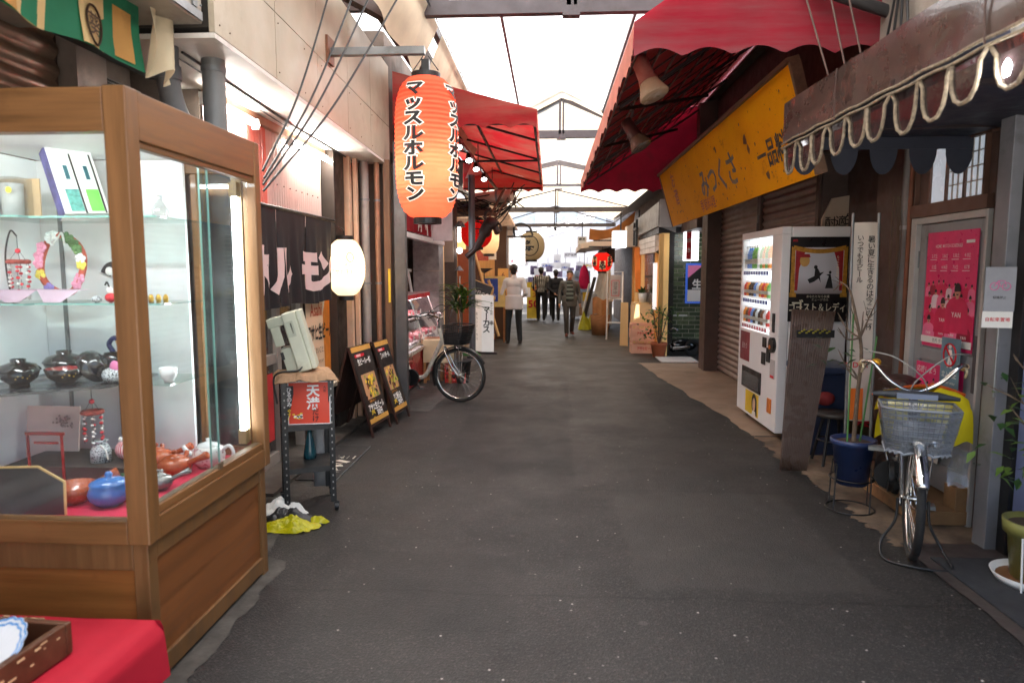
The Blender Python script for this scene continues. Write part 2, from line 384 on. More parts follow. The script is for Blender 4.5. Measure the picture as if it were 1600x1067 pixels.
person('person in a black suit walking away with one hand clasped behind the back', (.17, 21.4, 0), R(178), 1.61, joints(ell=(.25, .1, 1.12), wrl=(.05, .17, .96), elr=(-.25, .06, 1.1), wrr=(-.24, -.02, .88), anl=(.08, -.2, .1), knl=(.09, -.17, .5), anr=(-.09, .16, .13), knr=(-.09, .03, .5)), dict(name='jacket', m=mat('suit_black', S(22, 22, 27), .8, bump=.2), hem=.2), blk_tr, shoe_b, hairm)
person('short person in dark clothes far off between the striped shirt and the black suit', (-.06, 24.2, 0), R(185), 1.42, joints(), dict(name='coat', m=mat('coat_dark', S(52, 48, 54), .8), hem=.24), blk_tr, shoe_b, hairm)
# walking man in grey jacket, facing the camera
gj = mat('jacket_grey', S(84, 82, 78), .8, 0, var=.15, bump=.3); 
def knit():
    q = NT('striped_knit'); w = q.n('ShaderNodeTexWave', bands_direction='Z'); q.set(w.inputs['Vector'], q.tc); w.inputs['Scale'].default_value = 3.1; w.inputs['Phase Offset'].default_value = 1.0
    return q.done(q.pbsdf(q.mix(q.rng(w.outputs[1], .5, .6, 0, 1), S(52, 54, 52), S(116, 128, 120)), .85))
J = joints(shl=(.19, .01, 1.36), ell=(.25, .05, 1.1), wrl=(.27, -.03, .86), elr=(-.25, .03, 1.1), wrr=(-.26, -.06, .86), anl=(.075, .13, .12), knl=(.085, -.03, .5), anr=(-.08, -.16, .095), knr=(-.09, -.15, .5), head=(0, -.035, 1.575), ftl=(.15, -1, 0), ftr=(-.12, -1, 0))
t, T = person('person in an open grey jacket and striped knit shirt walking towards the camera', (.47, 16.8, 0), R(3), 1.60, J, dict(name='jacket', m=gj, hem=.23), mat('trousers_grey', S(56, 53, 50), .8, 0, var=.15, bump=.2), mat('shoe_brown', S(96, 46, 38), .4), hairg)
part(t, 'knit_shirt', knit(), lambda mb: mb.grid(lambda u, v: ((u - .5) * (.15 + .05 * v) , -.128 - .012 * math.cos((u - .5) * 3) - .012 * math.sin(v * PI), 1.42 - .5 * v), 14, 20), T=T, solid=.01); part(t, 'collar', mat('collar_dark', S(40, 38, 38), .8), lambda mb: mb.add([(-.07, -.1, 1.46), (.07, -.1, 1.46), (0, -.155, 1.36), (-.05, -.14, 1.38), (.05, -.14, 1.38)], [(0, 3, 2), (1, 2, 4), (0, 2, 1)]), T=T); part(t, 'lapel', gj, lambda mb: [mb.add([(q * .07, -.105, 1.45), (q * .13, -.12, 1.34), (q * .1, -.15, 1.15), (q * .075, -.152, 1.3)], [(0, 1, 2, 3)]) for q in (-1, 1)], T=T, solid=.008)
t = thing('hand_bag', 'small brown bag carried by the person in the grey jacket', 'bag', (.75, 16.8, .5)); part(t, 'bag', mat('bag_tan', S(120, 92, 66), .6, 0, var=.25), lambda mb: mb.box((.745, 16.72, .62), (.07, .2, .2)), bev=.02); part(t, 'handle', mat('bag_strap', S(60, 44, 34), .6), lambda mb: mb.tube(arc((.745, 16.72, .72), .06, 0, PI, 10, (0, 1, 0)), .007, 6))
# ================================================================== SETTING
def asphalt():
    t = NT('asphalt')
    big = t.noise(.55, 6, None, .6); mid = t.noise(3.5, 6); fine = t.noise(70, 4)
    c = t.mix(t.rng(big, .35, .65, 0, 1), S(36, 34, 33), S(54, 51, 49))
    c = t.mix(t.rng(mid, .5, .75, 0, .55), c, S(36, 34, 33))
    v = t.n('ShaderNodeTexVoronoi'); t.set(v.inputs['Vector'], t.tc); v.inputs['Scale'].default_value = 130
    spk = t.rng(v.outputs['Color'], .86, .96, 0, 1)
    c = t.mix(t.rng(fine, .42, .62, 0, .6), c, S(26, 25, 24))
    w = t.n('ShaderNodeTexVoronoi'); t.set(w.inputs['Vector'], t.tc); w.inputs['Scale'].default_value = 17
    dot = t.rng(w.outputs['Distance'], .12, .06, 0, 1)
    sel = t.n('ShaderNodeSeparateColor'); t.set(sel.inputs[0], w.outputs['Color'])
    m = t.n('ShaderNodeMath', operation='MULTIPLY'); t.set(m.inputs[0], dot); t.set(m.inputs[1], t.rng(sel.outputs[0], .72, .9, 0, 1))
    c = t.mix(m.outputs[0], c, S(196, 190, 182))
    sel2 = t.n('ShaderNodeSeparateColor'); t.set(sel2.inputs[0], v.outputs['Color'])
    c = t.mix(t.rng(sel2.outputs[1], .8, 1, 0, .3), c, S(110, 104, 98))
    g_ = t.n('ShaderNodeTexVoronoi'); t.set(g_.inputs['Vector'], t.tc); g_.inputs['Scale'].default_value = 3.1; gs = t.n('ShaderNodeSeparateColor'); t.set(gs.inputs[0], g_.outputs['Color'])
    gm = t.n('ShaderNodeMath', operation='MULTIPLY'); t.set(gm.inputs[0], t.rng(g_.outputs['Distance'], .075, .05, 0, 1)); t.set(gm.inputs[1], t.rng(gs.outputs[2], .7, .8, 0, .5)); c = t.mix(gm.outputs[0], c, S(92, 87, 82))
    c = t.mix(t.rng(t.noise(.9, 9, t.mapped((1.1, .8, 1)), .75), .6, .78, 0, .3), c, S(96, 92, 88))
    xyz = t.n('ShaderNodeSeparateXYZ'); t.set(xyz.inputs[0], t.tc); wob = t.rng(t.noise(5, 6), .3, .7, -.05, .05)
    def ax(k, c0, h0):
        a = t.n('ShaderNodeMath', operation='ADD'); t.set(a.inputs[0], xyz.outputs[k]); a.inputs[1].default_value = -c0
        b = t.n('ShaderNodeMath', operation='ABSOLUTE'); t.set(b.inputs[0], a.outputs[0]); d = t.n('ShaderNodeMath', operation='DIVIDE'); t.set(d.inputs[0], b.outputs[0]); d.inputs[1].default_value = h0; return d.outputs[0]
    for cx, cy, hx, hy, pc_, f0 in ((-.35, 6.9, .55, 1.7, S(26, 25, 25), .7), (1.05, 4.1, .6, .75, S(62, 59, 56), .45), (.75, 9.6, .5, 2.6, S(66, 63, 60), .5), (-.6, 3.3, .45, .42, S(30, 29, 28), .5), (.2, 15, 1.4, 5.5, S(72, 69, 66), .5)):
        mx = t.n('ShaderNodeMath', operation='MAXIMUM'); t.set(mx.inputs[0], ax(0, cx, hx)); t.set(mx.inputs[1], ax(1, cy, hy)); ad = t.n('ShaderNodeMath', operation='ADD'); t.set(ad.inputs[0], mx.outputs[0]); t.set(ad.inputs[1], wob)
        c = t.mix(t.rng(ad.outputs[0], .97, 1.03, f0, 0), c, pc_)
    # worn, blackened patches and rain marks
    st = t.rng(t.noise(1.1, 8, t.mapped((1, .75, 1)), .7), .55, .72, 0, .4)
    c = t.mix(st, c, S(30, 29, 28))
    sp_ = t.n('ShaderNodeSeparateXYZ'); t.set(sp_.inputs[0], t.tc); ma = t.n('ShaderNodeMath', operation='MULTIPLY_ADD'); t.set(ma.inputs[0], t.noise(2.2, 5)); ma.inputs[1].default_value = .16; t.set(ma.inputs[2], sp_.outputs[1])
    pp = t.n('ShaderNodeMath', operation='PINGPONG'); t.set(pp.inputs[0], ma.outputs[0]); pp.inputs[1].default_value = .83
    c = t.mix(t.rng(pp.outputs[0], .003, .016, .55, 0), c, S(20, 19, 19))
    h = t.n('ShaderNodeMath', operation='ADD'); t.set(h.inputs[0], fine); t.set(h.inputs[1], v.outputs['Distance'])
    return t.done(t.pbsdf(c, t.rng(t.noise(1.7, 4), .3, .7, .5, .68), 0, t.bump(h.outputs[0], .45, .006), Specular_IOR_Level=.42))
ASPH = asphalt()
conc = mat('worn_concrete', S(126, 106, 86), .8, 0, var=.5, scale=4, bump=.6, bscale=40, dirt=.8, dcol=S(44, 40, 37), dscale=2.5)
tan = mat('tan_concrete', S(146, 126, 106), .75, 0, var=.25, scale=2, bump=.3, bscale=80, dirt=.2, dcol=S(104, 88, 74))
mb = MB().M(ASPH)
def gz(x, y): return 0.0
mb.add([(-60, -40, 0), (60, -40, 0), (60, 260, 0), (-60, 260, 0)], [(0, 1, 2, 3)])
mb.build('road', kind='structure')
# right pavement: worn concrete apron with a broken edge
e = rag((2.02, 3.95), (1.98, 6.6), 150, .08, 3)
mb = MB().M(conc); mb.quad(*[(x, y, .004) for x, y in e], (3.3, 6.6, .004), (3.3, 3.95, .004)); mb.build('pavement', kind='structure')
e = rag((1.98, 6.64), (1.52, 11.9), 50, .05, 9)
mb = MB().M(tan); mb.quad(*[(x, y, .004) for x, y in e], (3.2, 11.9, .004), (3.2, 6.64, .004)); mb.build('pavement', kind='structure')
red_c = mat('reddish_concrete', S(62, 54, 51), .6, 0, var=.35, scale=4, bump=.3, dirt=.35, dcol=S(62, 56, 54))
mb = MB().M(red_c); ee = rag((1.98, .6), (2.06, 4.0), 60, .012, 5); mb.quad(*[(x, y, .008) for x, y in ee], (2.62, 4.0, .008), (2.62, .6, .008)); mb.build('pavement', kind='structure')
# left: worn strip in front of the shops
e = rag((-1.37, 1.5), (-1.44, 3.55), 150, .03, 21) + rag((-1.6, 3.62), (-1.85, 5.2), 60, .04, 22)
mb = MB().M(mat('stained_concrete', S(74, 70, 64), .8, 0, var=.5, scale=6, bump=.6, dirt=.7, dcol=S(38, 36, 34)))
mb.quad((-3.4, 1.5, .004), *[(x, y, .004) for x, y in e], (-3.4, 5.2, .004)); mb.build('pavement', kind='structure')
mb = MB().M(mat('tiled_entrance', S(62, 57, 52), .6, 0, var=.3, dirt=.3, dcol=S(80, 70, 62)))
mb.b6(-3.0, -1.95, 4.6, 7.2, .004, .03); mb.build('pavement', kind='structure')
e = rag((-1.35, 7.6), (-1.25, 13), 40, .06, 33)
mb = MB().M(mat('swept_concrete', S(74, 71, 68), .7, 0, var=.35, bump=.3, dirt=.4, dcol=S(58, 55, 53)))
mb.quad((-3.4, 7.6, .004), *[(x, y, .004) for x, y in e], (-3.4, 13, .004)); mb.build('pavement', kind='structure')
mb = MB().M(mat('white_slab', S(214, 212, 206), .6, 0, var=.1, dirt=.1)); mb.b6(1.95, 2.6, 11.95, 12.7, .004, .02); mb.build('pavement', kind='structure')
mb = MB().M(mat('bounce_paving', S(205, 201, 194), .8, 0, var=.2)); mb.b6(-14, 14, -22, 1.0, .001, .006); mb.M(mat('street_paving', S(110, 108, 106), .8, 0, var=.2)); mb.b6(-8, 9, 25, 45, .001, .006); mb.build('pavement', kind='structure')  # pale ground added behind the camera to bounce sunlight into the alley

# ---- arcade roof
def roofmat(a=(.97, .955, .92), b=(.38, .32, .24), nm='roof_canvas'):
    t = NT(nm)
    k = t.noise(1.2, 8, t.mapped((1, .5, 1)), .65)
    c = t.mix(t.rng(k, .5, .74, 0, .85), a, b)
    d = t.n('ShaderNodeBsdfDiffuse'); t.set(d.inputs[0], c)
    r = t.n('ShaderNodeBsdfTranslucent'); t.set(r.inputs[0], c)
    return t.done(t.mixs(.93, d.outputs[0], r.outputs[0]))
ROOF = roofmat()
ROOF2 = roofmat((.5, .43, .33), (.34, .26, .16), 'far_canvas')
cream = cloth('cream_tarp', S(226, 208, 178), .5, .1, dirt=.25, dcol=S(170, 140, 100), stretch=(2, .6, 1))
roof = thing('arcade_roof', 'translucent white canvas roof on dark steel trusses over the whole alley', 'roof', (.18, 8, 3.3))
def sheet(y0, y1, x0, xr, x1, ze, zr, n):
    def f(mb):
        for (xa, za, xb, zb) in ((x0, ze, xr, zr), (xr, zr, x1, ze)):
            def fn(u, v):
                x = xa + (xb - xa) * u; y = y0 + (y1 - y0) * v
                return (x, y, za + (zb - za) * u - .03 * abs(math.sin(v * n * PI)) * (1 - abs(2 * u - 1)) + .012 * noise.noise((x * 4, y * 3, 0)))
            mb.grid(fn, 8, 60)
    return f
part(roof, 'canvas_sheet', ROOF, sheet(-.2, 12.35, -1.16, .18, 1.52, 4.1, 4.75, 8), 'upper translucent white canvas sheet')
part(roof, 'canvas_sheet', ROOF2, sheet(14.4, 24.0, -1.85, .16, 2.15, 3.34, 3.86, 4), 'lower far canvas sheet, stained cream')
def truss(y, x0, xr, x1, zc, zr, h=.13, rw=.07):
    def f(mb):
        mb.bar((x0, y, zc), (x1, y, zc), .09, h); mb.bar((x0, y, zc + .05), (xr, y, zr), rw, rw + .02); mb.bar((xr, y, zr), (x1, y, zc + .05), rw, rw + .02)
        mb.bar((xr - .025, y, zc), (xr - .025, y, zr), .04, .09); mb.bar((xr + .035, y, zc), (xr + .035, y, zr), .03, .09)
        mb.b6(xr - .08, xr + .08, y - .05, y + .05, zc - .09, zc - .068)
    return f
for y in (1.2, 6.6, 12.55): part(roof, 'truss', dark_steel, truss(y, -1.18, .18, 1.54, 4.02, 4.66))
pale_st = mat('pale_steel', S(150, 150, 160), .5, .3)
part(roof, 'truss', pale_st, truss(14.45, -1.8, .16, 2.1, 3.36, 3.82, .05), 'slim pale truss')
part(roof, 'truss', dark_steel, truss(19.1, -1.9, .16, 2.2, 3.27, 3.8, .13, .012))
part(roof, 'truss', dark_steel, truss(23.6, -1.9, .16, 2.2, 3.14, 3.78, .11, .012))
def eave(mb):
    mb.bar((-1.2, -.2, 4.06), (-1.2, 12.4, 4.06), .06, .1); mb.bar((1.56, -.2, 4.06), (1.56, 12.4, 4.06), .06, .1)
    mb.bar((-1.9, 12.7, 3.3), (-1.9, 24, 3.3), .06, .1); mb.bar((2.2, 12.7, 3.3), (2.2, 24, 3.3), .06, .1)
    for z in (4.35,): mb.bar((-.55, -.2, 4.37), (-.55, 12.4, 4.37), .03, .05); mb.bar((.9, -.2, 4.37), (.9, 12.4, 4.37), .03, .05)
part(roof, 'eaves_rail', dark_steel, eave)
part(roof, 'gap_fill_sheet', ROOF2, lambda mb: (mb.quad((-1.16, 12.3, 4.06), (.18, 12.3, 4.72), (.16, 14.5, 3.9), (-1.85, 14.5, 3.38)), mb.quad((.18, 12.3, 4.72), (1.52, 12.3, 4.06), (2.15, 14.5, 3.38), (.16, 14.5, 3.9))), 'added sheet tilted to the sun to whiten the sky gap between the two canvas sheets')  # sheet added across the open sky gap, tilted to catch the sun
lamp_small = part(roof, 'roof_camera', blkp, lambda mb: (mb.b6(.12, .2, 23.3, 23.5, 2.95, 3.06), mb.cyl((.16, 23.4, 3.06), (.16, 23.5, 3.14), .015)))
# roofs added over the shop rows: opaque ones block sun, translucent ones pass daylight
side = thing('added_lean_to', 'added lean-to roofing sheets along the left shops beside the brown beam', 'roof', (-2.3, 4, 4.2))
part(side, 'added_roof_sheet', ROOF, lambda mb: mb.quad((-1.1, -.2, 4.17), (-1.1, 12.5, 4.17), (-2.3, 12.5, 4.35), (-2.3, -.2, 4.35)), 'translucent sheet added over the bright sky gap')
part(side, 'added_roof_sheet', mat('sun_block_roof', S(70, 64, 60), .8), lambda mb: mb.quad((-2.25, -2.6, 4.36), (-2.25, 25, 4.36), (-9, 25, 4.6), (-9, -2.6, 4.6)), 'opaque sheet added to block the sun')
brown_beam = wood('brown_beam_wood', S(70, 48, 38), 1, .6, .6)
part(side, 'eaves_beam', brown_beam, lambda mb: (mb.bar((-1.42, -.2, 3.93), (-1.42, 12.4, 3.93), .09, .24), mb.bar((-1.98, 5.6, 3.98), (-1.4, 7.2, 4.02), .09, .1), mb.bar((-2.1, 6.6, 4.06), (-1.3, 6.62, 4.06), .07, .09), mb.bar((-1.7, 3, 4.12), (-1.7, 12.4, 4.12), .07, .07)), 'weathered brown timber beam')
rs = thing('added_lean_to', 'lean-to roofing added behind the red awning on the right to steer daylight', 'roof', (2.4, 4, 4.1))
part(rs, 'added_roof_sheet', ROOF, lambda mb: mb.quad((1.45, -.2, 4.17), (1.45, 12.5, 4.17), (2.5, 12.5, 4.3), (2.5, -.2, 4.3)), 'translucent sheet added over the bright sky gap')
part(rs, 'added_roof_sheet', mat('sun_block_roof', (.05, .05, .05)), lambda mb: mb.quad((2.45, -2.6, 4.31), (2.45, 25, 4.31), (9, 25, 4.9), (9, -2.6, 4.9)), 'opaque sheet added to block the sun')
part(rs, 'rafter', dark_steel, lambda mb: [mb.bar((1.6, y, 4.06), (3.2, y, 4.24), .06, .1) for y in (0, 4, 8, 12)])

# lacing tarps hung from the left eave
def tarp(y0, y1, ztop, drop, label, sd):
    t = thing('tarpaulin', label, 'tarpaulin', (-1.16, y0, ztop - drop))
    def fn(u, v):
        y = y0 + (y1 - y0) * u; z = ztop - drop * v * (1 - .35 * u * (1 - u) * 2)
        return (-1.15 - .22 * v + .025 * math.sin(u * 23 + sd) * v + .012 * noise.noise((u * 9, v * 3, sd)), y, z)
    part(t, 'canvas', cream, lambda mb: mb.grid(fn, 40, 8))
    part(t, 'lacing', blk, lambda mb: [mb.tube([(-1.14, y0 + (y1 - y0) * k / 24, ztop + .03), (-1.12, y0 + (y1 - y0) * (k + .5) / 24, ztop - .03), (-1.14, y0 + (y1 - y0) * (k + 1) / 24, ztop + .03)], .005, 4) for k in range(24)])
tarp(3.2, 7.15, 4.05, .5, 'cream tarpaulin laced under the roof edge above the big orange lantern', 1)
tarp(7.4, 12.1, 4.05, .55, 'cream tarpaulin laced to the roof edge above the butcher awning', 5)

# ================================================================== LEFT ROW
beige = mat('beige_panel', S(172, 158, 136), .5, .05, var=.14, scale=1.5, bump=.08, dirt=.16, dcol=S(140, 118, 96), dscale=1.2)
# shop behind the glass case
sh = thing('shutter_shop', 'shuttered shop front with metal fascia behind the wooden display case', 'shop', (-2.7, 2, 0))
wall_br = mat('brown_wall', S(92, 78, 68), .8, 0, dirt=.3)
part(sh, 'wall', wall_br, lambda mb: (mb.b6(-3.4, -2.72, -2.6, 4.42, 0, 4.3),))
def shutter(x, y0, y1, z0, z1, dirn, pitch=.075, amp=.014):
    def f(mb):
        n = int((z1 - z0) / pitch * 6)
        def fn(u, v):
            z = z0 + (z1 - z0) * v; ph = (z - z0) / pitch % 1
            return (x + dirn * amp * (.5 - .5 * math.cos(ph * 2 * PI)) ** .6, y0 + (y1 - y0) * u, z)
        mb.grid(fn, 2, n)
    return f
rust_sh = mat('rusty_shutter', S(128, 106, 88), .42, .35, var=.3, scale=3, dirt=.3, dcol=S(58, 40, 30), stretch=(1, 1, 5))
part(sh, 'roller_shutter', rust_sh, shutter(-2.715, .2, 3.72, .1, 3.0, 1, .11, .03))
part(sh, 'door_frame', mat('bare_alu', S(120, 106, 96), .5, .3, dirt=.2), lambda mb: (mb.b6(-2.71, -2.6, 3.74, 3.9, 0, 3.0), mb.b6(-2.71, -2.64, 3.96, 4.06, 0, 3.0)))
def mesh_grille(mb):
    for k in range(22): mb.b6(-2.668, -2.66, 4.08 + k * .016, 4.084 + k * .016, 1.9, 2.75)
    for k in range(48): mb.b6(-2.666, -2.658, 4.08, 4.43, 1.9 + k * .018, 1.905 + k * .018)
    mb.b6(-2.70, -2.68, 4.07, 4.43, 1.9, 2.75)
part(sh, 'vent_grille', mat('grille_grey', S(92, 88, 84), .5, .4), mesh_grille)
def nfas(mb):
    mb.b6(-2.7, -1.74, -2.6, 3.46, 2.82, 3.9)
part(sh, 'fascia', mat('grey_fascia', S(150, 142, 130), .45, .3, var=.15, dirt=.2), nfas, bev=.008)
part(sh, 'fascia_trim', grey_st, lambda mb: (mb.b6(-1.742, -1.728, -2.6, 3.44, 2.83, 2.87), mb.b6(-1.742, -1.73, 3.36, 3.4, 2.88, 3.9), [mb.ball((-1.73, 3.43, z), .006, 6, 4) for z in (2.9, 3.2, 3.5)]))

# drain pipes / pole
pip = thing('steel_pole', 'grey steel pole with flaking paint behind the display case', 'pole', (-1.89, 3.86, 0))
part(pip, 'pole', mat('pole_grey', S(120, 120, 118), .5, .2, var=.25, dirt=.35, dcol=S(60, 58, 56), stretch=(1, 1, .4)), lambda mb: mb.cyl((-1.89, 3.86, 0), (-1.89, 3.86, 4.3), .062, n=24))
part(pip, 'clamp', grey_st, lambda mb: [mb.cyl((-1.89, 3.86, z), (-1.89, 3.86, z + .03), .067, n=24) for z in (2.7, 1.2)])
dp = thing('drain_pipe', 'dark bent drain pipe beside the grey pole under the fascia', 'pipe', (-1.9, 3.66, 2.0))
part(dp, 'pipe', mat('drain_dark', S(92, 92, 92), .6, 0, var=.3, dirt=.3), lambda mb: mb.tube(spline([(-2.02, 3.62, 2.82), (-2.02, 3.62, 2.6), (-2.0, 3.64, 2.45), (-1.95, 3.68, 2.3), (-1.93, 3.7, 2.15), (-1.93, 3.7, 0.02)]), .058, 16))
part(dp, 'joint', mat('drain_dark', S(74, 74, 74)), lambda mb: [mb.cyl(a, b, .066, n=16) for a, b in (((-2.02, 3.62, 2.6), (-2.02, 3.62, 2.67)), ((-1.945, 3.685, 2.27), (-1.95, 3.675, 2.33)))])

# green banner with crest
green = cloth('green_cloth', S(30, 108, 74), .3, .15, dirt=.1, dcol=S(20, 60, 44))
creamc = cloth('cream_cloth', S(214, 178, 122), .35, .12, dirt=.15, dcol=S(150, 115, 75))
tanc = cloth('tan_cloth', S(196, 142, 76), .35, .12, dirt=.1, dcol=S(140, 96, 50))
ban = thing('shop_banner', 'green cloth banner with cream and tan squares and a round crest', 'banner', (-1.93, 2.6, 2.5))
def bpos(y, z): return (-1.93 + .02 * math.sin(y * 14) * (2.95 - z) / .4 + .012 * noise.noise((y * 5, z * 5, 1)), y, z)
def btop(y): return 2.92
def bbot(y): return 2.53 + .012 * math.sin(y * 9)
def strip(m, y0, y1, zf0=0, zf1=1, dx=0):
    def fn(u, v):
        y = y0 + (y1 - y0) * u; z = bbot(y) + (btop(y) - bbot(y)) * (zf0 + (zf1 - zf0) * v); p = bpos(y, z); return (p[0] + dx, p[1], p[2])
    return lambda mb: mb.grid(fn, 10, 8)
part(ban, 'cloth_panel', green, strip(green, 1.7, 3.22))
part(ban, 'cloth_panel', creamc, lambda mb: (strip(0, 2.26, 2.33, 0, 1, .004)(mb), strip(0, 2.46, 2.63, 0, 1, .004)(mb), strip(0, 2.79, 2.98, 0, .72, .004)(mb)), 'cream squares sewn on the green')
part(ban, 'cloth_panel', tanc, lambda mb: (strip(0, 2.33, 2.46, 0, 1, .005)(mb), strip(0, 3.04, 3.16, .04, .6, .004)(mb)), 'tan squares sewn on the green')
def crest(mb):
    c = (2.885, 2.625)
    for k in range(2):
        pts = [bpos(c[0] + .062 * math.cos(a), c[1] + .08 * math.sin(a)) for a in [2 * PI * i / 20 for i in range(20)]]
        mb.tube([(p[0] + .012, p[1], p[2]) for p in pts], .005, 5, closed=True)
    mb.text('葵', .105, fn=lambda x, y: tuple(V(bpos(c[0] + x, c[1] + y)) + V((.013, 0, 0))), off=.01)
part(ban, 'crest', mat('crest_ink', S(70, 48, 30), .8, bump=0), crest)
def flap(u, v):
    y = 3.22 + .22 * u; z = 2.9 - (.36 + .03 * math.sin(u * 9)) * v
    return (-1.88 + .04 * math.sin(u * 9 + v * 3) * (.3 + v), y, z)
part(ban, 'cloth_panel', cloth('pale_cream_cloth', S(226, 208, 172), .4, .1, dirt=.15, dcol=S(160, 140, 110)), lambda mb: mb.grid(flap, 16, 14), 'loose pale cream end flap')
part(ban, 'fringe', mat('moss_green', S(90, 92, 50), .9), lambda mb: [mb.tube([(-1.86, 3.22 + .22 * k / 30, 2.91), (-1.85 + rnd.uniform(-.02, .02), 3.22 + .22 * k / 30 + rnd.uniform(-.02, .02), 2.9)], .004, 4) for k in range(30)])

# ---- grill shop with big beige fascia
gs = thing('grill_shop', 'grill restaurant front with long beige fascia, corrugated wall and beer posters', 'shop', (-2.2, 6, 0))
def fas(mb):
    P = [(-1.72, 3.5), (-1.82, 7.8)]
    def fx(y): return -1.70 - .028 * (y - 3.5)
    ys = [3.5, 4.35, 5.2, 6.05, 6.9, 7.8]
    for i in range(5):
        a, b = ys[i] + .004, ys[i + 1] - .004
        for z0, z1 in ((2.8, 3.2), (3.206, 3.86)):
            vs = [(fx(a), a, z0), (fx(b), b, z0), (fx(b), b, z1), (fx(a), a, z1)]
            mb.add(vs + [(p[0] - .03, p[1], p[2]) for p in vs], [(0, 1, 2, 3), (4, 7, 6, 5), (0, 4, 5, 1), (1, 5, 6, 2), (2, 6, 7, 3), (3, 7, 4, 0)])
part(gs, 'fascia', beige, fas)
def fxx(y): return -1.70 - .028 * (y - 3.5)
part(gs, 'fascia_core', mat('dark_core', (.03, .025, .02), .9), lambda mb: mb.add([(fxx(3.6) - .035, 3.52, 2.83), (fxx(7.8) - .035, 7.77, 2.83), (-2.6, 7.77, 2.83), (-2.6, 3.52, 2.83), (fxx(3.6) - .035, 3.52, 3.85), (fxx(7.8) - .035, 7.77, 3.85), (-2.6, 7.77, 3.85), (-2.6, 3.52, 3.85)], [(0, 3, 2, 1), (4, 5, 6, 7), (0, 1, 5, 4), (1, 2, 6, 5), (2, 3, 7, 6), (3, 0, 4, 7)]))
part(gs, 'soffit', mat('soffit_white', S(214, 206, 196), .5, 0, var=.1, dirt=.15, dcol=S(150, 130, 110)), lambda mb: mb.add([(fxx(3.5) + .0, 3.5, 2.795), (fxx(7.8), 7.8, 2.795), (-2.4, 7.8, 2.795), (-2.4, 3.5, 2.795), (fxx(3.5), 3.5, 2.77), (fxx(7.8), 7.8, 2.77), (-2.4, 7.8, 2.77), (-2.4, 3.5, 2.77)], [(0, 1, 2, 3), (7, 6, 5, 4), (0, 4, 5, 1), (1, 5, 6, 2), (2, 6, 7, 3), (3, 7, 4, 0)]))
part(gs, 'screw', mat('screw_dark', S(90, 70, 55), .5, .5), lambda mb: [mb.ball((fxx(y) + .001, y, z), .005, 6, 4) for y in (3.56, 3.68, 4.4, 4.9, 5.3, 6.1, 6.5, 6.95) for z in (2.85, 3.15)])
corr = mat('corrugated_wall', S(196, 176, 168), .42, .2, var=.12, scale=2, dirt=.08, dcol=S(150, 70, 55))
corr_red_lit = mat('corrugated_red_lit', S(206, 110, 96), .42, .15, var=.2, scale=2, dirt=.1)  # paints red light onto one stretch of the pale cladding
def corrw(y0, y1, z0, z1, pitch=.05):
    def f(mb):
        n = int((y1 - y0) / pitch) * 4
        def fn(u, v):
            y = y0 + (y1 - y0) * u; return (-2.25 + .008 * max(-1, min(1, 2 * math.sin(y / pitch * 2 * PI))), y, z0 + (z1 - z0) * v)
        mb.grid(fn, n, 2, False)
    return f
part(gs, 'corrugated_cladding', corr, lambda mb: (corrw(5.4, 6.68, 2.0, 2.77)(mb), corrw(4.44, 4.98, 2.0, 2.77)(mb)), 'pale corrugated cladding')
part(gs, 'corrugated_cladding', corr_red_lit, corrw(4.98, 5.4, 2.0, 2.77), 'corrugated cladding with red light put into its colour')
part(gs, 'screw', mat('screw_dark', (.1, .07, .05)), lambda mb: [mb.ball((-2.238, 4.6 + k * .14, z), .007, 6, 4) for k in range(15) for z in (2.12, 2.3)])
part(gs, 'light_rail', mat('rail_brown', S(170, 130, 104), .5), lambda mb: (mb.b6(-2.26, -2.2, 4.44, 6.9, 2.71, 2.768),))
part(gs, 'wall', wall_br, lambda mb: (mb.b6(-3.6, -2.28, 4.44, 7.95, 2.0, 4.2), mb.b6(-3.6, -3.4, 4.44, 7.95, 0, 2), mb.b6(-3.4, -2.28, 7.35, 7.9, 0, 2.0), mb.b6(-2.27, -1.74, 7.6, 7.75, 0, 2.77)))
dk_post = mat('dark_bronze', S(52, 44, 38), .5, .3, var=.3, dirt=.1)
part(gs, 'corner_post', dk_post, lambda mb: mb.b6(-2.3, -2.12, 6.7, 7.02, 0, 2.77), bev=.004)
pale_tr = mat('pale_trim', S(214, 176, 146), .5)
part(gs, 'trim_post', pale_tr, lambda mb: (mb.b6(-2.14, -2.08, 7.08, 7.16, 0, 2.77), mb.b6(-2.08, -2.04, 7.2, 7.26, 0, 2.77)))
alu = mat('aluminium', S(168, 160, 152), .4, .5, var=.15)
part(gs, 'door_frame', alu, lambda mb: (mb.b6(-2.3, -2.22, 4.46, 4.56, 0, 2.0), mb.b6(-2.3, -2.22, 5.42, 5.5, 0, 2.0), mb.b6(-2.3, -2.22, 5.95, 6.02, 0, 2.0), mb.b6(-2.29, -2.23, 4.56, 5.42, .85, .93), mb.b6(-2.29, -2.23, 4.56, 5.42, 0, .12)), bev=.003)
part(gs, 'door_glass', glass('shop_glass', (.75, .72, .7), .1, .04, .1), lambda mb: (mb.b6(-2.27, -2.26, 4.56, 5.42, .12, 2.0), mb.b6(-2.27, -2.26, 5.5, 5.95, .5, 2)))
part(gs, 'sill', mat('sill_white', S(214, 196, 172), .5, dirt=.2), lambda mb: (mb.b6(-2.3, -2.12, 5.98, 6.74, .46, .5),), bev=.004)
part(gs, 'dado', mat('dado_black', S(36, 32, 30), .6, dirt=.2), lambda mb: mb.b6(-2.3, -2.16, 5.98, 6.72, 0, .455))
warm_in = mat('warm_interior', S(150, 96, 60), .8, 0, var=.4)
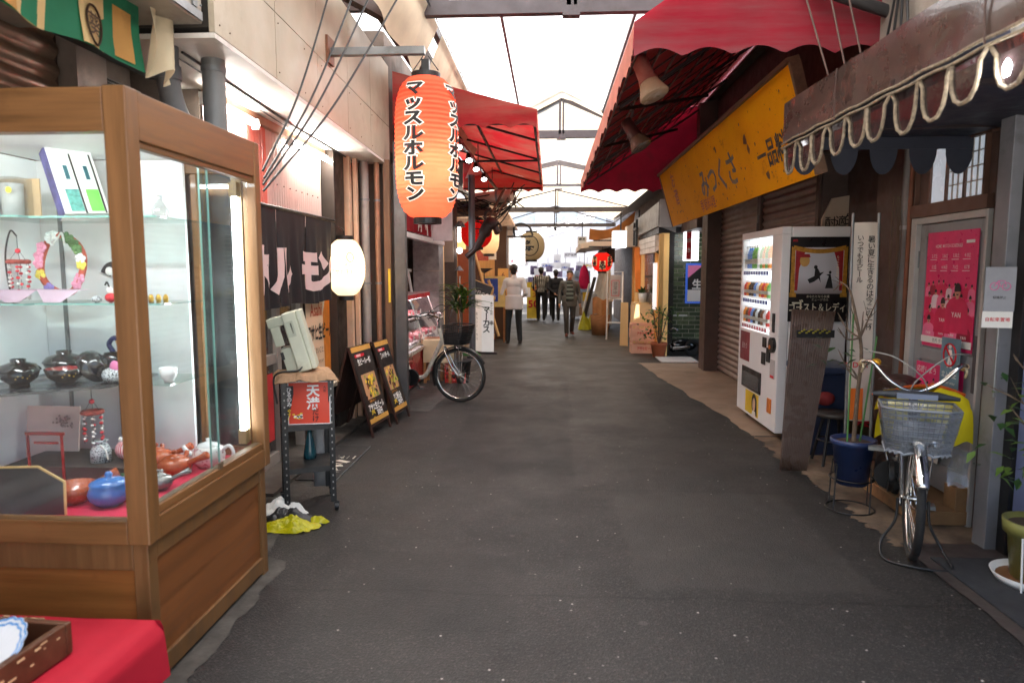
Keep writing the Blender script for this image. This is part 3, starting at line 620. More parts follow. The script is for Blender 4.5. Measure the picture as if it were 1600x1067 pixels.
part(gs, 'interior', warm_in, lambda mb: (mb.b6(-3.38, -3.3, 4.5, 7.3, 0.04, 1.98), mb.b6(-3.2, -2.7, 4.8, 6.9, .04, .8), mb.b6(-3.3, -3.1, 5.0, 6.6, 1.2, 1.25)))
# loose notices in the door
for (y, z, w, h, c, lb) in ((4.95, 1.22, .16, .2, S(225, 214, 205), 'white notice with small print behind the door glass, upper right'), (4.78, 1.12, .1, .22, S(230, 225, 220), 'narrow white notice behind the door glass, upper left'), (5.12, .5, .5, .55, S(190, 44, 46), 'red food poster in the lower door pane')):
    t = thing('notice', lb, 'notice', (-2.24, y, z - h / 2)); T = F_left(-2.25, y, z)
    part(t, 'sheet', mat('n%d' % int(z * 100), c, .7), lambda mb: mb.slab(-w / 2, w / 2, -h / 2, h / 2, 0, .003, T))
    def lines(mb):
        r = random.Random(int(z * 99))
        if h > .4:
            mb.M(inky); mb.poly([(-.2, -.25), (-.02, -.22), (.0, -.05), (-.15, -.02)], .005, T); mb.M(mat('food_brown', S(120, 70, 40))); mb.poly([(-.1, -.1), (.1, -.15), (.14, .1), (-.05, .15)], .006, T)
            mb.M(inkw); mb.text('焼肉', .1, (.0, .2), .02, T=T, z=.007)
        else:
            for k in range(7): mb.M(ink if k % 3 else inkr); mb.text('本日おすすめ品々'[:4 + k % 3], w * .16, (0, h * (.38 - .12 * k)), T=T, z=.005)
    part(t, 'lettering', ink, lines)

# fluorescent tubes over the corrugated wall
tube_e = emit('tube_light', (1.0, .95, .88), 36)
fl = None
for (ya, yb, lb) in ((4.3, 5.02, 'lit fluorescent tube on the corrugated wall, nearer the grey pole'), (5.72, 6.95, 'lit fluorescent tube on the corrugated wall above the black noren')):
    t = thing('fluorescent_lamp', lb, 'lamp', (-2.18, (ya + yb) / 2, 2.7), 'tube lamps under the beige fascia')
    part(t, 'tube', tube_e, lambda mb: mb.cyl((-2.15, ya, 2.66), (-2.15, yb, 2.66), .02))
    part(t, 'fitting', wht, lambda mb: (mb.b6(-2.2, -2.17, ya - .02, yb + .02, 2.68, 2.71), mb.b6(-2.19, -2.14, ya - .03, ya, 2.63, 2.7), mb.b6(-2.19, -2.14, yb, yb + .03, 2.63, 2.7)))
cab = thing('cable_run', 'black cable clipped along the white soffit above the tubes', 'cable', (-2.1, 5.5, 2.76)); 
part(cab, 'cable', blk, lambda mb: (mb.tube([(-1.98, 3.7, 2.764), (-2.08, 5.5, 2.76), (-2.12, 7.5, 2.764)], .008, 6), mb.tube([(-2.05, 3.7, 2.764), (-2.14, 5.5, 2.76), (-2.15, 7.0, 2.764)], .004, 6)))

# noren
nor = thing('noren_curtain', 'black split noren curtain with bold white katakana in the grill doorway', 'curtain', (-2.12, 5.8, 1.3))
nblk = cloth('noren_black', S(26, 22, 24), .05, .2, dirt=.15, dcol=S(70, 52, 48))
NY0, NY1, NZ0, NZ1 = 4.55, 6.52, 1.32, 2.08
def npos(y, z):
    k = (NZ1 - z) / (NZ1 - NZ0)
    return V((-2.1 + .022 * math.sin(y * 17) * k + .012 * math.sin(y * 41 + z * 3) * k + .03 * k * noise.noise((y * 2.2, z * 1.5, 4)), y, z + .012 * math.sin(y * 6) * k))
for (a, b) in ((4.55, 5.18), (5.19, 5.82), (5.83, 6.52)):
    part(nor, 'cloth_panel', nblk, lambda mb: mb.grid(lambda u, v: npos(a + (b - a) * u, NZ0 + (NZ1 - NZ0) * v), 40, 16))
nwh = cloth('noren_white', S(226, 200, 196), .15, .06)
def ntext(mb):
    for ch, yc in (('ホ', 4.86), ('ル', 5.3), ('モ', 5.87), ('ン', 6.32)):
        mb.text(ch, .39, fn=lambda x, y: npos(yc + x * 1.05, 1.6 + y) + V((.006, 0, 0)), off=.065, cut=.02)
part(nor, 'lettering', nwh, ntext)
part(nor, 'rod', blk, lambda mb: mb.cyl((-2.1, 4.5, 2.08), (-2.1, 6.62, 2.08), .014))

# beer poster
bp = thing('beer_poster', 'cream and amber beer poster with black brush lettering under the noren', 'poster', (-2.2, 6.3, .55))
bT = F_left(-2.205, 6.4, 0)
part(bp, 'sheet', mat('poster_cream', S(232, 196, 160), .5, var=.08), lambda mb: mb.slab(-.36, .36, .52, 1.62, 0, .004, bT))
def glassbeer(mb):
    mb.M(mat('beer_amber', S(226, 132, 50), .4, var=.3)); mb.poly([(.12, .62), (.31, .56), (.35, 1.3), (.2, 1.4), (.09, 1.2)], .006, bT)
    mb.M(inkw); mb.poly([(.09, 1.2), (.2, 1.4), (.35, 1.3), (.35, 1.48), (.1, 1.5)], .007, bT)
    mb.M(mat('beer_rim', S(196, 140, 70))); mb.poly([(-.36, .52), (.36, .52), (.36, .56), (-.36, .56)], .006, bT)
part(bp, 'picture', inkw, glassbeer)
def bptext(mb):
    mb.M(ink); mb.text('アサヒ生ビール', .165, (-.0, 1.02), .03, T=bT, z=.009, sx=.62)
    mb.M(mat('mark_red', S(190, 70, 40), bump=0)); mb.text('Asahi', .17, (-.1, 1.24), .008, T=bT, z=.009, sx=.8)
    mb.M(mat('ink_brown', S(110, 70, 50), bump=0)); mb.text('うまいこと', .07, (-.06, .85), T=bT, z=.009, sx=.8); mb.text('樽生 冷えてます', .035, (-.05, .74), T=bT, z=.009)
    for k in range(20):
        a = 2 * PI * k / 20; b = 2 * PI * (k + 1) / 20
        for r0, r1 in ((.085, .1), (.055, .062)): mb.poly([(-.02 + r0 * math.cos(a), 1.44 + r0 * 1.2 * math.sin(a)), (-.02 + r1 * math.cos(a), 1.44 + r1 * 1.2 * math.sin(a)), (-.02 + r1 * math.cos(b), 1.44 + r1 * 1.2 * math.sin(b)), (-.02 + r0 * math.cos(b), 1.44 + r0 * 1.2 * math.sin(b))], .009, bT)
part(bp, 'lettering', ink, bptext)

# ---------------- lanterns
def paper_shell(c, tr=.62): 
    k = 'lantern_%02x%02x%02x' % tuple(int(q * 255) for q in c)
    if k in MC: return MC[k]
    t = NT(k); n = t.rng(t.noise(6, 5), .3, .7, .9, 1.06)
    x = t.n('ShaderNodeVectorMath', operation='SCALE'); x.inputs[0].default_value = c; t.set(x.inputs['Scale'], n)
    d = t.n('ShaderNodeBsdfDiffuse'); t.set(d.inputs[0], x.outputs[0]); r = t.n('ShaderNodeBsdfTranslucent'); t.set(r.inputs[0], x.outputs[0])
    MC[k] = t.done(t.mixs(tr, d.outputs[0], r.outputs[0])); return MC[k]
def lantern(root, c, r, h, colr, bulb, ribs=26, shape=4.0, cap=.55, nb=2, capm=None, bcol=(1, .82, .6), boff=0, gr=1):
    """paper lantern body of stacked ribs with black rims and bulbs inside; shape = squareness of the outline"""
    def prad(z): return r * max(0.0, 1 - abs(2 * z / h) ** shape) ** (1 / shape)
    zc = 0.0
    z1 = h / 2
    for i in range(200):
        z1 = h / 2 * (1 - i / 200)
        if prad(z1) >= r * cap: break
    prof = []
    N = ribs * 4
    for i in range(N + 1):
        z = -z1 + 2 * z1 * i / N; prof.append((prad(z) - (.0035 * gr * (r / .25)) * (.5 + .5 * math.cos(2 * PI * i / 4)), z))
    part(root, 'paper_shade', paper_shell(colr), lambda mb: mb.lathe(prof, c, 40))
    capm = capm or blk
    part(root, 'rim', capm, lambda mb: mb.lathe([(r * cap - .02, z1 - .02), (r * cap + .008, z1 - .01), (r * cap + .008, z1 + .035), (r * cap - .02, z1 + .035), (0, z1 + .035)], c, 28, False))
    part(root, 'rim', capm, lambda mb: mb.lathe([(r * cap - .02, -z1 + .02), (r * cap + .006, -z1 + .01), (r * cap + .006, -z1 - .045), (r * cap - .03, -z1 - .045)], c, 28, False))
    def bl(mb):
        for k in range(nb): mb.ball((c[0], c[1], c[2] + boff + (k - (nb - 1) / 2) * h / (nb + .7)), .055, 12, 8)
    if bulb: part(root, 'bulb', emit('bulb_%g' % bulb, bcol, bulb), bl)
    return prad, z1
lx, ly, lz, lr, lh = -.985, 5.5, 2.56, .252, 1.1
ln = thing('paper_lantern', 'tall orange paper lantern with black katakana hanging from a steel bracket', 'lantern', (lx, ly, lz - .6))
prad, z1 = lantern(ln, (lx, ly, lz), lr, lh, S(255, 128, 98), 36, 30, 3.6, .42, 1, boff=-.16, gr=2.2)
def ltext(off, dr, th0, sz):
    def f(mb):
        def fn(x, y):
            a = th0 + x / lr; rr = prad(y) + dr; return (lx + rr * math.sin(a), ly - rr * math.cos(a), lz + y)
        mb.text('マッスルホルモン', sz, fn=fn, off=off, vert=True, pitch=.93, cut=.02, sx=1.4, at=(0, .03))
    return f
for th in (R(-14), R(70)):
    part(ln, 'lettering_outline', mat('glow_white_ink', S(240, 226, 210), .6, bump=0, em=.25, ecol=(1, .9, .8)), ltext(.1, .006, th, .121)); part(ln, 'lettering', ink, ltext(.045, .009, th, .121))  # outline glows by itself, standing for bulb light through white paper
part(ln, 'hanger', blk, lambda mb: (mb.tube([(lx - .1, ly, lz + .6), (lx - .02, ly, 3.27)], .004, 5), mb.tube([(lx + .1, ly, lz + .6), (lx + .02, ly, 3.27)], .004, 5), mb.b6(lx - .03, lx + .03, ly - .03, ly + .03, lz + .58, lz + .68)))
br = thing('steel_bracket', 'galvanised square arm holding the big orange lantern', 'bracket', (-1.75, 5.5, 3.27))
part(br, 'arm', grey_st, lambda mb: mb.b6(-1.76, -.99, 5.47, 5.53, 3.28, 3.34), bev=.004)
part(br, 'mount_plate', mat('rust_plate', S(120, 80, 60), .6, .3), lambda mb: mb.b6(-1.757, -1.735, 5.42, 5.58, 3.22, 3.42))
wl = thing('paper_lantern', 'glowing white egg-shaped paper lantern beside the noren', 'lantern', (-2.0, 7.0, 1.3))
wp, wz = lantern(wl, (-2.04, 6.75, 1.63), .19, .585, S(255, 236, 204), 24, 16, 2.3, .36, 1, bcol=(1, .86, .66))
def wtext(mb):
    def fn(x, y): a = R(22) + x / .2; rr = wp(y) + .005; return (-2.04 + rr * math.sin(a), 6.75 - rr * math.cos(a), 1.63 + y)
    mb.M(mat('ink_brown', S(110, 70, 50))); mb.text('アサヒ生ビール', .052, (.0, -.04), .01, fn=fn, cut=.02)
    mb.M(mat('amber_ink', S(200, 120, 40), bump=0)); mb.text('Asahi', .05, (.03, .03), fn=fn, cut=.02)
    n = 18; ring = [fn(.03 + .035 * math.cos(2 * PI * k / n), .1 + .045 * math.sin(2 * PI * k / n)) for k in range(n)]; mb.tube(ring, .004, 4, closed=True)
part(wl, 'lettering', ink, wtext)
part(wl, 'hook', blk, lambda mb: (mb.tube(spline([(-2.04, 6.75, 1.92), (-2.05, 6.72, 2.0), (-2.1, 6.7, 2.03), (-2.13, 6.66, 2.07)]), .006, 6), mb.b6(-2.08, -2.0, 6.71, 6.79, 1.88, 1.93)))

# wires fanning up from the pole to the roof
for k, (a, b, lb) in enumerate((((-1.74, 4.12, 2.2), (-1.62, 5.4, 3.98), 'black wire fanning up to the roof, leftmost of the four'), ((-1.74, 4.14, 2.16), (-1.42, 5.45, 3.98), 'black wire fanning up to the roof, second from the left'), ((-1.745, 4.13, 2.12), (-1.28, 5.5, 4.0), 'black wire fanning up to the roof, second from the right'), ((-1.74, 4.12, 2.08), (-1.06, 5.6, 4.0), 'black wire fanning up to the roof, rightmost of the four'))):
    mid = V(a).lerp(V(b), .4) + V((0.02, 0, -.09)); mb = MB().M(blk); mb.tube(spline([a, mid, b], 10), .0075, 6)
    mb.build('overhead_wire', None, lb, 'wire', 'wires rising to the roof', loc=a)
# ================================================================== DISPLAY CASE
cw = wood('case_wood_upright', S(124, 84, 46), 2, .42, .5, .34, coat=.1)
cwx = wood('case_wood_across', S(122, 82, 44), 0, .42, .5, .34, coat=.1)
cwy = wood('case_wood_along', S(124, 83, 44), 1, .42, .5, .34, coat=.1)
cwb = wood('case_wood_base', S(118, 82, 46), 2, .45, .6, .3)
pan_x = wood('case_panel_across', S(150, 94, 44), 0, .42, .55, .2, .7)
pan_y = wood('case_panel_along', S(128, 76, 37), 1, .42, .55, .2, .7)
X0, X1, Y0, Y1 = -2.66, -1.475, 2.36, 3.46
cs = thing('display_case', 'large wooden glass display case lit inside and full of lacquer bowls and teapots', 'display case', (-2.1, 2.85, 0))
ZT0, ZT1, ZB0, ZB1 = 2.085, 2.24, .585, .685
part(cs, 'corner_post', cw, lambda mb: (mb.b6(X1 - .085, X1, Y0, Y0 + .075, ZB0, ZT1), mb.b6(X1 - .07, X1 - .001, Y1 - .06, Y1, ZB0, ZT1 - .002), mb.b6(X0, X0 + .07, Y0, Y0 + .07, ZB0, ZT1), mb.b6(-1.82, -1.785, Y1 - .05, Y1 - .003, ZB1, ZT0)), bev=.005)
part(cs, 'top_rail', cwx, lambda mb: (mb.b6(X0, X1 - .086, Y0 + .003, Y0 + .06, ZT0, ZT1 - .004), mb.b6(X0, X1 - .072, Y1 - .05, Y1 - .004, ZT0, ZT1 - .004)), bev=.004)
part(cs, 'top_rail', cwy, lambda mb: (mb.b6(X1 - .06, X1 - .003, Y0 + .076, Y1 - .061, ZT0 - .02, ZT1 - .003), mb.b6(X1 - .05, X1 - .012, Y0 + .076, Y1 - .061, ZT0 - .045, ZT0 - .021)), bev=.004)
part(cs, 'bottom_rail', cwx, lambda mb: (mb.b6(X0, X1 - .086, Y0 + .003, Y0 + .06, ZB0, ZB1 - .01), mb.b6(X0, X1 - .072, Y1 - .05, Y1 - .004, ZB0, ZB1)), bev=.004)
part(cs, 'bottom_rail', cwy, lambda mb: (mb.b6(X1 - .06, X1 - .003, Y0 + .076, Y1 - .061, ZB0, ZB1 - .01), mb.b6(X1 - .05, X1 - .014, Y0 + .076, Y1 - .061, ZB1 - .009, ZB1 + .025)), bev=.004)
part(cs, 'top_board', cwx, lambda mb: mb.b6(X0 + .06, X1 - .06, Y0 + .06, Y1 - .05, ZT1 - .06, ZT1 - .02))
part(cs, 'inner_ceiling', mat('case_white', S(238, 240, 236), .55, 0, var=.04), lambda mb: mb.b6(X0 + .06, X1 - .06, Y0 + .06, Y1 - .05, ZT1 - .085, ZT1 - .061))
bx = .025
part(cs, 'base_frame', cwb, lambda mb: (
    mb.b6(X1 - bx - .06, X1 - bx, Y0 + bx, Y0 + bx + .06, 0, ZB0 - .002), mb.b6(X1 - bx - .06, X1 - bx, Y1 - .08, Y1 - .02, 0, ZB0 - .002),
    mb.b6(X0, X1 - bx - .061, Y0 + bx + .002, Y0 + bx + .05, ZB0 - .11, ZB0 - .002), mb.b6(X0, X1 - bx - .061, Y0 + bx + .002, Y0 + bx + .05, .02, .1),
    mb.b6(X1 - bx - .05, X1 - bx - .002, Y0 + bx + .061, Y1 - .081, ZB0 - .08, ZB0 - .002), mb.b6(X1 - bx - .05, X1 - bx - .002, Y0 + bx + .061, Y1 - .081, .02, .1), mb.b6(X0, X1 - bx - .07, Y1 - .07, Y1 - .03, .02, ZB0 - .003)), bev=.004)
part(cs, 'base_panel', pan_x, lambda mb: mb.b6(X0, X1 - bx - .061, Y0 + bx + .018, Y0 + bx + .03, .1, ZB0 - .11))
part(cs, 'base_panel', pan_y, lambda mb: mb.b6(X1 - bx - .03, X1 - bx - .016, Y0 + bx + .061, Y1 - .081, .1, ZB0 - .08))
part(cs, 'red_cloth_floor', cloth('crimson_felt', S(196, 32, 66), 0, .08), lambda mb: mb.b6(X0 + .05, X1 - .062, Y0 + .062, Y1 - .052, ZB0 + .02, ZB0 + .055))
part(cs, 'back_panel', mat('case_white', (.8, .8, .8)), lambda mb: (mb.b6(X0 + .05, -1.84, Y1 - .075, Y1 - .055, ZB0 + .06, ZT1 - .09), mb.b6(X0 + .03, X0 + .06, Y0 + .08, Y1 - .06, ZB0 + .06, ZT1 - .09)))
cgl = glass('case_glass', (.96, .985, .975), .045, .01, .03)
part(cs, 'glass_pane', cgl, lambda mb: mb.b6(X0 + .07, X1 - .086, Y0 + .03, Y0 + .036, ZB1 - .01, ZT0))
ym = (Y0 + Y1) / 2 + .04
part(cs, 'sliding_glass', cgl, lambda mb: mb.b6(X1 - .035, X1 - .03, Y0 + .076, ym + .02, ZB1 + .02, ZT0 - .03), 'near sliding pane')
part(cs, 'sliding_glass', cgl, lambda mb: mb.b6(X1 - .05, X1 - .045, ym - .02, Y1 - .061, ZB1 + .02, ZT0 - .03), 'far sliding pane')
gedge = mat('glass_edge', S(120, 168, 158), .2, 0, var=.1, bump=0)
part(cs, 'glass_edge', gedge, lambda mb: (mb.b6(X1 - .0365, X1 - .0285, ym + .02, ym + .023, ZB1 + .02, ZT0 - .03), mb.b6(X1 - .0515, X1 - .0435, ym - .023, ym - .02, ZB1 + .02, ZT0 - .03)))
part(cs, 'slide_track', mat('track_brown', S(112, 92, 72), .45, .4), lambda mb: (mb.b6(X1 - .056, X1 - .024, Y0 + .077, Y1 - .062, ZB1 + .004, ZB1 + .028), mb.b6(X1 - .02, X1 - .013, ym - .02, ym + .02, ZB1 + .02, ZB1 + .05)))
part(cs, 'back_glass', glass('back_glass', (.62, .66, .68), .06, .02, .06), lambda mb: mb.b6(-1.784, X1 - .071, Y1 - .03, Y1 - .024, ZB1 + .002, ZT0))
part(cs, 'shelf_standard', grey_st, lambda mb: [mb.b6(x, x + .018, Y1 - .085, Y1 - .0755, ZB0 + .06, ZT0) for x in (-2.105, -2.5)])
shg = glass('shelf_glass', (.84, .93, .9), .05, .02, .02)
SH = (1.845, 1.452, 1.075)
for i, z in enumerate(SH[:2]):
    g = part(cs, 'glass_shelf', shg, lambda mb: (mb.b6(X0 + .07, -2.36, Y1 - .52, Y1 - .06, z - .008, z), mb.b6(-2.355, -1.76, Y1 - .46, Y1 - .09, z - .008, z)))
    part(g, 'shelf_lip', gedge, lambda mb: (mb.b6(X0 + .07, -2.36, Y1 - .523, Y1 - .52, z - .008, z), mb.b6(-2.355, -1.76, Y1 - .463, Y1 - .46, z - .008, z), mb.b6(-2.36, -2.357, Y1 - .52, Y1 - .06, z - .008, z)))
part(cs, 'dark_shelf', mat('lacquer_shelf', S(48, 47, 50), .25, 0, var=.15), lambda mb: (mb.prism([(X0 + .07, 2.74), (-2.36, 2.74), (-2.02, 3.0), (-2.02, Y1 - .08), (X0 + .07, Y1 - .08)], SH[2] - .012, SH[2]), mb.b6(-2.2, -2.17, Y1 - .13, Y1 - .09, ZB0 + .06, SH[2] - .013)))
part(cs, 'glass_shelf', shg, lambda mb: mb.b6(-2.02, -1.76, Y1 - .42, Y1 - .09, SH[2] - .008, SH[2]), 'short lower shelf')
case_e = emit('case_tube_light', (.88, .96, 1.0), 62)
part(cs, 'tube_lamp', emit('case_upright_light', (.86, .95, 1.0), 16), lambda mb: (mb.cyl((X1 - .1, Y1 - .085, ZB1 + .1), (X1 - .1, Y1 - .085, ZT0 - .12), .015)), 'upright lit tube at the far corner')
part(cs, 'tube_lamp', case_e, lambda mb: (mb.cyl((X0 + .3, Y0 + .1, ZT0 + .06), (X1 - .14, Y0 + .1, ZT0 + .06), .014)), 'hidden tube behind the top rail')
part(cs, 'lamp_fitting', mat('fitting_cream', S(150, 126, 88), .5), lambda mb: (mb.b6(X1 - .125, X1 - .075, Y1 - .065, Y1 - .055, ZB1 + .04, ZT0 - .02), mb.b6(X1 - .12, X1 - .08, Y1 - .105, Y1 - .066, ZB1 + .03, ZB1 + .1), mb.b6(X1 - .12, X1 - .08, Y1 - .105, Y1 - .066, ZT0 - .12, ZT0 - .05)))
ZF = ZB0 + .056

# ---- contents of the case
lacq = mat('black_lacquer', S(16, 12, 12), .12, 0, var=.3, bump=0, coat=.6); lacr = mat('red_lacquer', S(140, 24, 22), .2, 0, bump=0, coat=.5); gold = mat('gold_leaf', S(190, 150, 60), .35, .7)
def bowl(name, label, c, r, lid=True, tilt=None):
    t = thing(name, label, 'bowl', c, None)
    m = tilt or Matrix.Identity(3)
    h = r * .62
    part(t, 'body', lacq, lambda mb: mb.lathe([(0, 0), (r * .48, 0), (r * .46, r * .2), (r * .5, r * .22), (r * .85, r * .5), (r, r * .95), (r * .97, r * .95), (r * .8, r * .5), (r * .4, r * .27), (0, r * .25)], c, 32, rot=m))
    if lid: part(t, 'lid', lacq, lambda mb: mb.lathe([(r * 1.05, r * .93), (r * 1.02, r * 1.0), (r * .8, r * 1.25), (r * .4, r * 1.38), (r * .36, r * 1.4), (r * .38, r * 1.55), (r * .34, r * 1.55), (r * .3, r * 1.42), (0, r * 1.42)], c, 32, rot=m))
    else: part(t, 'inside', lacr, lambda mb: mb.lathe([(r * .965, r * .945), (r * .79, r * .52), (r * .4, r * .285), (0, r * .27)], c, 32, rot=m))
    part(t, 'gold_motif', gold, lambda mb: [mb.ball(V(c) + m @ V((r * .86 * math.sin(.5 + q * .12) * 1.03, -r * .86 * math.cos(.5 + q * .12) * 1.03, r * (.55 + .07 * ((q * 7) % 5)))), r * .045, 6, 4) for q in range(8)])
bowl('lacquer_bowl', 'lidded black lacquer bowl standing alone at the left end of the dark shelf', (-2.40, 2.93, SH[2]), .083)
bowl('lacquer_bowl', 'lidded black lacquer bowl behind the open one with red inside', (-2.36, 3.17, SH[2]), .09)
bowl('lacquer_bowl', 'open black lacquer bowl with red inside on the dark shelf', (-2.235, 3.0, SH[2]), .083, False)
t = thing('bowl_lid', 'black lacquer lid with red underside leaning beside the open bowl', 'lid', (-2.13, 3.06, SH[2]))
mm = Matrix.Rotation(R(62), 3, 'Y') @ Matrix.Rotation(R(12), 3, 'X')
part(t, 'lid', lacq, lambda mb: mb.lathe([(.08, 0), (.075, .02), (.05, .04), (.03, .045), (.03, .058), (0, .058)], (-2.155, 3.08, SH[2] + .075), 28, rot=mm)); part(t, 'underside', lacr, lambda mb: mb.lathe([(.078, -.001), (.06, .018), (0, .03)], (-2.155, 3.08, SH[2] + .075), 28, rot=mm))
t = thing('handled_cup', 'dark cup with a curled navy handle behind the leaning lid', 'cup', (-2.12, 3.2, SH[2]))
part(t, 'body', lacq, lambda mb: mb.lathe([(0, 0), (.04, 0), (.06, .05), (.058, .1), (.04, .13), (0, .135)], (-2.13, 3.2, SH[2]), 24)); part(t, 'handle', mat('navy_glaze', S(30, 34, 80), .3), lambda mb: mb.tube(spline([(-2.13, 3.2, SH[2] + .13), (-2.15, 3.2, SH[2] + .17), (-2.12, 3.2, SH[2] + .2), (-2.09, 3.2, SH[2] + .17)]), .012, 8))
t = thing('tea_whisk', 'bamboo tea whisk and patterned pouch at the right end of the dark shelf', 'whisk', (-2.06, 3.18, SH[2]))
bam = mat('bamboo', S(206, 168, 110), .5)
part(t, 'tines', bam, lambda mb: [mb.tube([(-2.05, 3.18, SH[2] + .1), (-2.05 + .03 * math.cos(k), 3.18 + .03 * math.sin(k), SH[2] + .14), (-2.05 + .045 * math.cos(k), 3.18 + .045 * math.sin(k), SH[2] + .19)], .002, 4) for k in [q * .35 for q in range(18)]]); part(t, 'grip', bam, lambda mb: mb.cyl((-2.05, 3.18, SH[2] + .0), (-2.05, 3.18, SH[2] + .1), .014))
t = thing('patterned_pouch', 'small black and white patterned pouch with pink cord on the dark shelf', 'pouch', (-2.07, 3.08, SH[2]))
chk = NT('check_cloth'); vv = chk.n('ShaderNodeTexVoronoi'); chk.set(vv.inputs['Vector'], chk.tc); vv.inputs['Scale'].default_value = 130
chkm = chk.done(chk.pbsdf(chk.mix(chk.rng(vv.outputs['Distance'], .3, .5, 0, 1), S(20, 26, 38), S(210, 212, 214)), .8)); 
part(t, 'bag', chkm, lambda mb: mb.ball((-2.065, 3.08, SH[2] + .035), (.045, .04, .036), 16, 10)); part(t, 'cord', inkp, lambda mb: mb.ball((-2.05, 3.08, SH[2] + .075), (.02, .02, .03), 8, 6))

# top shelf: long boxes and wrapped cups
t = thing('incense_box', 'tall slanting gift box with purple side and two green labelled sticks', 'box', (-2.25, 3.1, SH[0]))
Tb = Matrix.Translation((-2.14, 3.08, SH[0] + .005)) @ Matrix.Rotation(R(-22), 4, 'Y') @ Matrix.Rotation(R(-10), 4, 'X') @ Matrix.Rotation(R(56), 4, 'Z') @ Matrix.Diagonal((1.1, 1.5, 1.0, 1))
purple = NT('purple_marble'); pm = purple.done(purple.pbsdf(purple.mix(purple.rng(purple.noise(14, 6), .4, .65, 0, 1), S(56, 48, 96), S(92, 88, 150)), .4))
part(t, 'box', wht, lambda mb: mb.b6(-.085, .085, -.02, .03, 0, .34), T=Tb); part(t, 'side', pm, lambda mb: mb.b6(-.0875, -.0855, -.0195, .0295, .002, .338), T=Tb)
def sticks(mb):
    for xa in (-.06, .016):
        mb.M(mat('pale_green', S(212, 228, 218), .5)); mb.b6(xa, xa + .05, -.0215, -.0205, .01, .3)
        mb.M(mat('bright_green', S(110, 205, 84), .5) if xa > 0 else mat('teal_print', S(84, 150, 140), .5, var=.5, scale=60)); mb.b6(xa, xa + .05, -.0225, -.0217, .01, .12)
        mb.M(blk); mb.b6(xa + .052, xa + .058, -.0225, -.0215, .0, .3); mb.M(mat('teal_dark', S(30, 86, 96), .5)); mb.b6(xa + .018, xa + .034, -.0225, -.0217, .17, .24)
part(t, 'label_sticks', wht, sticks, T=Tb)
t = thing('wrapped_cups', 'pale cups wrapped in clear film leaning at the left of the top shelf', 'cups', (-2.55, 3.08, SH[0]))
part(t, 'cup', mat('grey_ceramic', S(190, 192, 190), .4, var=.15), lambda mb: (mb.lathe([(0, 0), (.042, 0), (.046, .15), (.04, .15), (.03, .02)], (-2.6, 3.08, SH[0] + .004), 20), mb.lathe([(0, 0), (.042, 0), (.046, .15), (.04, .15), (.03, .02)], (-2.49, 3.08, SH[0] + .004), 20)))
part(t, 'card', mat('kraft_card', S(200, 168, 128), .8), lambda mb: mb.box((-2.53, 3.14, SH[0] + .092), (.26, .006, .185)))
part(t, 'film', glass('film', (.95, .96, .95), .12, .15, .1), lambda mb: mb.b6(-2.655, -2.43, 3.02, 3.13, SH[0] + .002, SH[0] + .18)); part(t, 'sticker', mat('yellow_seal', S(224, 200, 70), .5), lambda mb: (mb.cyl((-2.59, 3.015, SH[0] + .12), (-2.59, 3.018, SH[0] + .12), .012), mb.cyl((-2.455, 3.015, SH[0] + .12), (-2.455, 3.018, SH[0] + .12), .014)))
# wreath
t = thing('flower_wreath', 'round orange cord wreath with pink and green cloth flowers', 'wreath', (-2.42, 3.24, SH[1]))
wc = V((-2.375, 3.22, SH[1] + .178))
part(t, 'ring', mat('rust_cord', S(176, 74, 52), .8, bump=.6, bscale=120), lambda mb: mb.tube([wc + V((.108 * math.cos(a), .01 * math.sin(3 * a), .14 * math.sin(a))) for a in [2 * PI * k / 40 for k in range(40)]], .016, 10, closed=True))
for cname, c, angs in (('flower', S(232, 150, 176), (2.5, 2.85, 3.1, -.5, -.75)), ('flower', S(236, 214, 90), (3.5, -.0)), ('leaf', S(84, 116, 70), (.75, 1.0, 1.2, .55)), ('flower', S(244, 240, 236), (1.75, 2.0, .2)), ('flower', S(150, 130, 200), (4.1,))):
    fmn = mat('felt_%d' % int(c[0] * 999), c, .9)
    def fl_(mb):
        for a in angs:
            p = wc + V((.108 * math.cos(a), -.018, .14 * math.sin(a)))
            for q in range(5): mb.ball(p + V((.015 * math.cos(q * 1.257 + a), 0, .015 * math.sin(q * 1.257 + a))), (.013, .008, .013), 8, 6)
            mb.ball(p + V((0, -.006, 0)), (.008, .006, .008), 6, 5)
    part(t, cname, fmn, fl_)
part(t, 'bow', wht, lambda mb: (mb.tube(spline([wc + V((0, -.02, .125)), wc + V((-.03, -.03, .15)), wc + V((-.025, -.03, .09)), wc + V((0, -.02, .125)), wc + V((.03, -.03, .15)), wc + V((.04, -.03, .09))]), .005, 6)))
t = thing('fan_brooch', 'black fan-shaped ornament with white and orange rabbits on the white back panel', 'ornament', (-2.15, 3.27, SH[1] + .12))
fT = F_cam(-2.21, 3.365, SH[1] + .15)
part(t, 'fan', blk, lambda mb: mb.slab(-.001, .001, -.001, .001, 0, .001, fT) and [mb.poly([(.02 * math.cos(a), .02 * math.sin(a) - .04), (.075 * math.cos(a), .085 * math.sin(a) - .04), (.075 * math.cos(a + .24), .085 * math.sin(a + .24) - .04), (.02 * math.cos(a + .24), .02 * math.sin(a + .24) - .04)], .004, fT) for a in [.35 + .24 * k for k in range(10)]])
